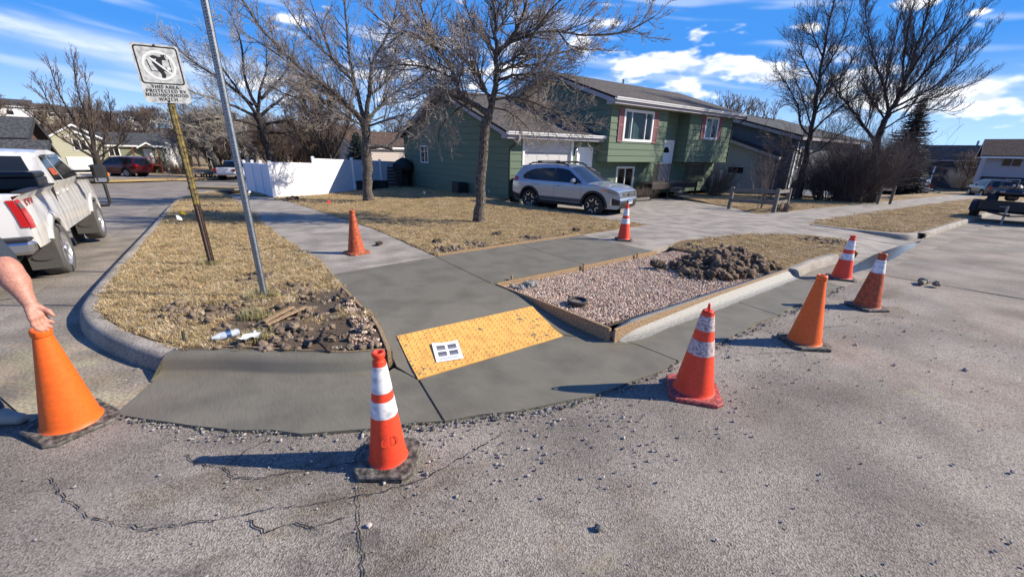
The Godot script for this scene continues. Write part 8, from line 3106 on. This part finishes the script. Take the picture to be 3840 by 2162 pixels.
func tuft_mesh(seed: int, blades: int, tall: float, rad: float) -> ArrayMesh:
	var r := rng_of(seed)
	var b := Buf.new()
	b.colored = true
	for i in blades:
		var a := r.randf() * TAU
		var q := sqrt(r.randf()) * rad
		var base := Vector3(cos(a) * q, -0.004, sin(a) * q)
		var d := r.randf() * TAU
		var lean := 0.5 + 1.6 * r.randf()
		var h := tall * (0.45 + 0.7 * r.randf())
		var out := Vector3(cos(d), 0, sin(d)) * h * lean
		var s := Vector3(-sin(d), 0, cos(d)) * (0.0016 + 0.0012 * r.randf())
		var mid := base + out * 0.4 + Vector3(0, h * 0.75, 0)
		var tip := base + out + Vector3(0, h * (0.75 if r.randf() < 0.5 else 0.95), 0)
		var k := 0.7 + 0.6 * r.randf()
		b.col = Color(k, k, k)
		b.tri(base - s, base + s, mid)
		b.quad(base + s, mid + s * 0.8, mid - s * 0.8, base - s)
		b.tri(mid - s * 0.8, mid + s * 0.8, tip)
	return b.mesh()


func build_loose_matter() -> void:
	var r := rng_of(1234)
	# pink gravel
	var stones := [rock_mesh(1, 1, 1.0).mesh(), rock_mesh(2, 1, 1.0).mesh(), rock_mesh(3, 1, 1.0).mesh()]
	var bed := poly2([2.84, -2.42, 7.2, -2.52, 7.2, -4.40, 6.5, -4.42, 4.45, -4.23, 2.80, -4.12])
	var bed2 := poly2([0.68, -3.18, 0.89, -3.06, 0.99, -3.86, 1.0, -4.45, 0.86, -4.3, 0.82, -3.7, 0.70, -3.4])
	var tones := [Color(0.47, 0.315, 0.225), Color(0.58, 0.44, 0.325), Color(0.32, 0.20, 0.145), Color(0.62, 0.53, 0.41), Color(0.43, 0.33, 0.245)]
	for k in 3:
		var xs := []
		var cs := []
		for i in 15000:
			var p := Vector2(2.8 + 4.45 * r.randf(), -4.45 + 2.0 * r.randf())
			var y := 0.0
			if i % 19 == 0:
				p = Vector2(0.42 + 0.62 * r.randf(), -4.55 + 1.6 * r.randf())
				if not Geometry2D.is_point_in_polygon(p, bed2):
					continue
				y = lawn_h(p.x, p.y) + 0.012
			else:
				if not Geometry2D.is_point_in_polygon(p, bed) or mound(p.x, p.y) > 0.12 * r.randf() + 0.03:
					continue
				y = bed_h(p.x, p.y) + 0.004
			var s := 0.0062 + 0.011 * pow(r.randf(), 3.0) + 0.002 * r.randf()
			xs.append(Transform3D(Basis.from_euler(Vector3(r.randf(), r.randf(), r.randf()) * TAU).scaled(Vector3.ONE * s), Vector3(p.x, y + s * 0.3, p.y)))
			cs.append(tones[r.randi() % 5] * (0.8 + 0.4 * r.randf()))
		scatter("pink_gravel", "pinkish crushed gravel filling the form boards", stones[k], M.stone, xs, cs)
	# clods: the mound, and where the verge and lawn are dug up
	for k in 3:
		var xs := []
		var cs := []
		for i in 1300:
			var p := Vector2(5.2 + 2.7 * r.randf(), -3.9 + 1.5 * r.randf())
			var m := mound(p.x, p.y)
			if m < 0.10:
				continue
			var s := 0.010 + 0.095 * pow(r.randf(), 3.4)
			xs.append(Transform3D(Basis.from_euler(Vector3(r.randf(), r.randf(), r.randf()) * TAU).scaled(Vector3(s, s * 0.85, s)), Vector3(p.x, bed_h(p.x, p.y) + s * 0.35, p.y)))
			cs.append(Color(0.135, 0.092, 0.058) * (0.55 + 0.9 * r.randf()))
		for i in 1500:
			var p := Vector2(4.9 + 3.2 * r.randf(), -4.2 + 1.8 * r.randf())
			if mound(p.x, p.y) < 0.03 * r.randf() or p.y > -2.5:
				continue
			var s := 0.004 + 0.010 * pow(r.randf(), 2.0)
			xs.append(Transform3D(Basis.from_euler(Vector3(r.randf(), r.randf(), r.randf()) * TAU).scaled(Vector3.ONE * s), Vector3(p.x, bed_h(p.x, p.y) + s * 0.5, p.y)))
			cs.append(Color(0.15, 0.105, 0.068) * (0.6 + 0.8 * r.randf()))
		scatter("earth_clods", "dark brown clods heaped on the earth mound", rock_mesh(10 + k, 2, 1.0, true).mesh(), M.stone, xs, cs)
		xs = []
		cs = []
		for i in 700:
			var d: Array = dug[r.randi() % dug.size()]
			var a := r.randf() * TAU
			var q: float = d[2] * sqrt(r.randf()) * 0.95
			var p := Vector2(d[0] + cos(a) * q, d[1] + sin(a) * q)
			if not (Geometry2D.is_point_in_polygon(p, grass_polys[0][0]) or Geometry2D.is_point_in_polygon(p, grass_polys[1][0]) or Geometry2D.is_point_in_polygon(p, grass_polys[2][0])):
				continue
			var s := 0.008 + 0.045 * pow(r.randf(), 3.0) * (1.0 + 0.02 * absf(p.y))
			xs.append(Transform3D(Basis.from_euler(Vector3(r.randf(), r.randf(), r.randf()) * TAU).scaled(Vector3(s, s * 0.8, s)), Vector3(p.x, lawn_h(p.x, p.y) + s * 0.3, p.y)))
			cs.append(Color(0.15, 0.112, 0.078) * (0.6 + 0.9 * r.randf()))
		scatter("earth_clods", "brown clods lying on the dug up grass edges", rock_mesh(20 + k, 2, 1.0, true).mesh(), M.stone, xs, cs)
	for e in [[3.39, -7.18, 0.09, "dark clod of earth on the lawn left of the second clod"], [4.91, -7.38, 0.08, "dark clod of earth on the lawn behind the long form board"], [2.31, -7.52, 0.07, "clod of earth on the old footpath right of the plain cone"], [7.09, -7.06, 0.08, "flat dark clod at the far end of the long form board"], [2.38, -18.83, 0.2, "round dark clod by the white fence corner"], [8.75, -0.98, 0.10, "grey cement lump on the road behind the dull orange cone"], [5.55, -3.6, 0.10, "large clod standing alone at the left end of the earth mound"]]:
		var o := thing("earth_clod", e[3], "clod", P(e[0], e[1], 0.17 if e[1] < -3.0 else 0.03), r.randf() * TAU)
		var b := Buf.new()
		for q in 7:
			b.merge(rock_mesh(60 + q + int(e[0] * 7), 2, e[2] * (0.4 + 0.5 * r.randf())), Transform3D(Basis(), Vector3(r.randf() - 0.5, 0.15 * r.randf(), r.randf() - 0.5) * e[2] * 1.9))
		part("clod", b, M.earth if e[1] < -3.0 else M.fresh_concrete, o)
	var lump := thing("cement_lump", "grey heap of spilled cement on the gravel by the pale form board", "cement", Vector3(3.12, bed_h(3.12, -3.98) - 0.01, -3.98))
	var lb := Buf.new()
	for q in 26:
		lb.merge(rock_mesh(90 + q, 2, 0.02 + 0.05 * r.randf()), Transform3D(Basis(), Vector3((r.randf() - 0.5) * 0.4, 0.05 * r.randf(), (r.randf() - 0.5) * 0.18)))
	part("cement", lb, M.kerb_fresh, lump)
	# loose stones on the road, thick beside the new concrete
	var edge := [Vector2(-0.8, -3.25), Vector2(-0.16, -2.62), Vector2(0.55, -2.17), Vector2(0.92, -2.0), Vector2(1.39, -1.82), Vector2(1.93, -1.66), Vector2(3.0, -1.62), Vector2(4.1, -1.65), Vector2(5.6, -1.66), Vector2(7.36, -1.68)]
	for k in 3:
		var xs := []
		var cs := []
		for i in 1500:
			var p: Vector2
			var s := 0.0022 + 0.008 * pow(r.randf(), 3.2)
			if i % 2 == 0:
				var f := r.randf() * 8.99
				p = (edge[int(f)] as Vector2).lerp(edge[int(f) + 1], f - int(f)) + Vector2((r.randf() - 0.5) * 0.1, 0.02 + 0.75 * pow(r.randf(), 2.2) * smoothstep(0.0, 2.0, f))
				s *= 1.15
			elif i % 7 == 1:
				p = Vector2(-0.9 + 1.1 * r.randf(), -4.2 + 0.9 * r.randf())
			else:
				p = Vector2(-2.2 + 9.0 * r.randf(), -3.2 + 3.6 * r.randf())
				if p.y < -1.55 - 0.5 * maxf(0.0, 1.4 - p.x):
					continue
			if i % 160 == 9:
				s = 0.014 + 0.012 * r.randf()
			xs.append(Transform3D(Basis.from_euler(Vector3(r.randf(), r.randf(), r.randf()) * TAU).scaled(Vector3(s * 1.2, s * 0.8, s)), P(p.x, p.y, s * 0.45)))
			var t := r.randf()
			cs.append((Color(0.26, 0.245, 0.225) if t < 0.6 else (Color(0.38, 0.34, 0.30) if t < 0.82 else Color(0.14, 0.14, 0.13))) * (0.8 + 0.4 * r.randf()))
		scatter("loose_stones", "loose grit and small stones on the asphalt", stones[k], M.stone, xs, cs)
		xs = []
		cs = []
		for i in 230:   # crumbs of dark cement right along the edge
			var f := r.randf() * 8.99
			var p := (edge[int(f)] as Vector2).lerp(edge[int(f) + 1], f - int(f)) + Vector2(r.randf() - 0.5, r.randf() - 0.4) * 0.07
			var s := 0.004 + 0.016 * pow(r.randf(), 2.5)
			xs.append(Transform3D(Basis.from_euler(Vector3(r.randf(), r.randf(), r.randf()) * TAU).scaled(Vector3(s * 1.3, s * 0.7, s)), P(p.x, p.y, 0.008)))
			cs.append(Color(0.125, 0.122, 0.105) * (0.7 + 0.6 * r.randf()))
		scatter("cement_crumbs", "dark crumbs of wet cement along the edge of the pour", stones[k], M.stone, xs, cs)
	# dry grass
	var tufts := [tuft_mesh(1, 16, 0.040, 0.05), tuft_mesh(2, 16, 0.034, 0.055), tuft_mesh(3, 18, 0.028, 0.06)]
	var far_t := tuft_mesh(4, 22, 0.05, 0.14)
	var all := [[], [], [], []]
	var tint := [[], [], [], []]
	for e in grass_polys:
		var poly: PackedVector2Array = e[0]
		var lo := poly[0]
		var hi := poly[0]
		for p in poly:
			lo = lo.min(p)
			hi = hi.max(p)
		lo = lo.max(Vector2(-8, -36))
		hi = hi.min(Vector2(46, 0))
		if hi.x <= lo.x or hi.y <= lo.y:
			continue
		var n := int((hi.x - lo.x) * (hi.y - lo.y) * 620.0)
		for i in mini(n, 150000):
			var p := Vector2(lerpf(lo.x, hi.x, r.randf()), lerpf(lo.y, hi.y, r.randf()))
			var d := p.length()
			var keep := 1.0 if d < 7.0 else clampf(49.0 / (d * d), 0.02, 1.0)
			if r.randf() > keep * e[1] or not Geometry2D.is_point_in_polygon(p, poly):
				continue
			var bare := bareness(p.x, p.y)
			if r.randf() < bare * 1.15:
				continue
			var k := r.randi() % 3 if d < 13.0 else 3
			var g := relief.get_noise_2d(p.x * 1.7, p.y * 1.7 + 50.0)
			var c := Color(0.66, 0.49, 0.255).lerp(Color(0.52, 0.375, 0.18), r.randf())
			if r.randf() < 0.12:
				c = Color(0.74, 0.62, 0.42)
			if r.randf() < 0.15 + 0.5 * smoothstep(0.15, 0.6, g):
				c = c.lerp(Color(0.30, 0.27, 0.11), 0.55)
			if r.randf() < 0.1:
				c = Color(0.22, 0.15, 0.08)
			var s := 0.75 + 0.6 * r.randf()
			all[k].append(Transform3D(Basis(Vector3.UP, r.randf() * TAU).scaled(Vector3(s, s * (0.7 + 0.6 * r.randf()), s)), Vector3(p.x, lawn_h(p.x, p.y), p.y)))
			tint[k].append(c)
	for i in 900:   # pale bits of leaf and chaff
		var p := Vector2(-1.2 + 2.2 * r.randf(), -12.0 + 9.0 * r.randf()) if i % 2 else Vector2(3.0 + 6.8 * r.randf(), -14.0 + 7.6 * r.randf())
		if Geometry2D.is_point_in_polygon(p, grass_polys[0][0]) or Geometry2D.is_point_in_polygon(p, grass_polys[1][0]):
			all[2].append(Transform3D(Basis(Vector3.UP, r.randf() * TAU).scaled(Vector3(0.5, 0.6, 0.5)), Vector3(p.x, lawn_h(p.x, p.y) + 0.015, p.y)))
			tint[2].append(Color(0.85, 0.78, 0.62) if i % 3 else Color(0.16, 0.10, 0.06))
	for q in [[0.2, -5.03, 40, 0.16], [-0.28, -7.14, 26, 0.15], [0.05, -3.78, 30, 0.13], [0.1, -4.4, 24, 0.14]]:   # taller clumps, some green
		for i in q[2]:
			var a := r.randf() * TAU
			var u: float = sqrt(r.randf()) * q[3]
			var p := Vector2(q[0] + cos(a) * u, q[1] + sin(a) * u)
			all[0].append(Transform3D(Basis(Vector3.UP, a).scaled(Vector3(1.0, 2.6, 1.0)), Vector3(p.x, lawn_h(p.x, p.y), p.y)))
			tint[0].append(Color(0.30, 0.30, 0.13).lerp(Color(0.5, 0.4, 0.2), r.randf()))
	for k in 4:
		scatter("dry_grass", "dry straw coloured grass of the verge and lawns", tufts[k] if k < 3 else far_t, M.straw, all[k], tint[k])
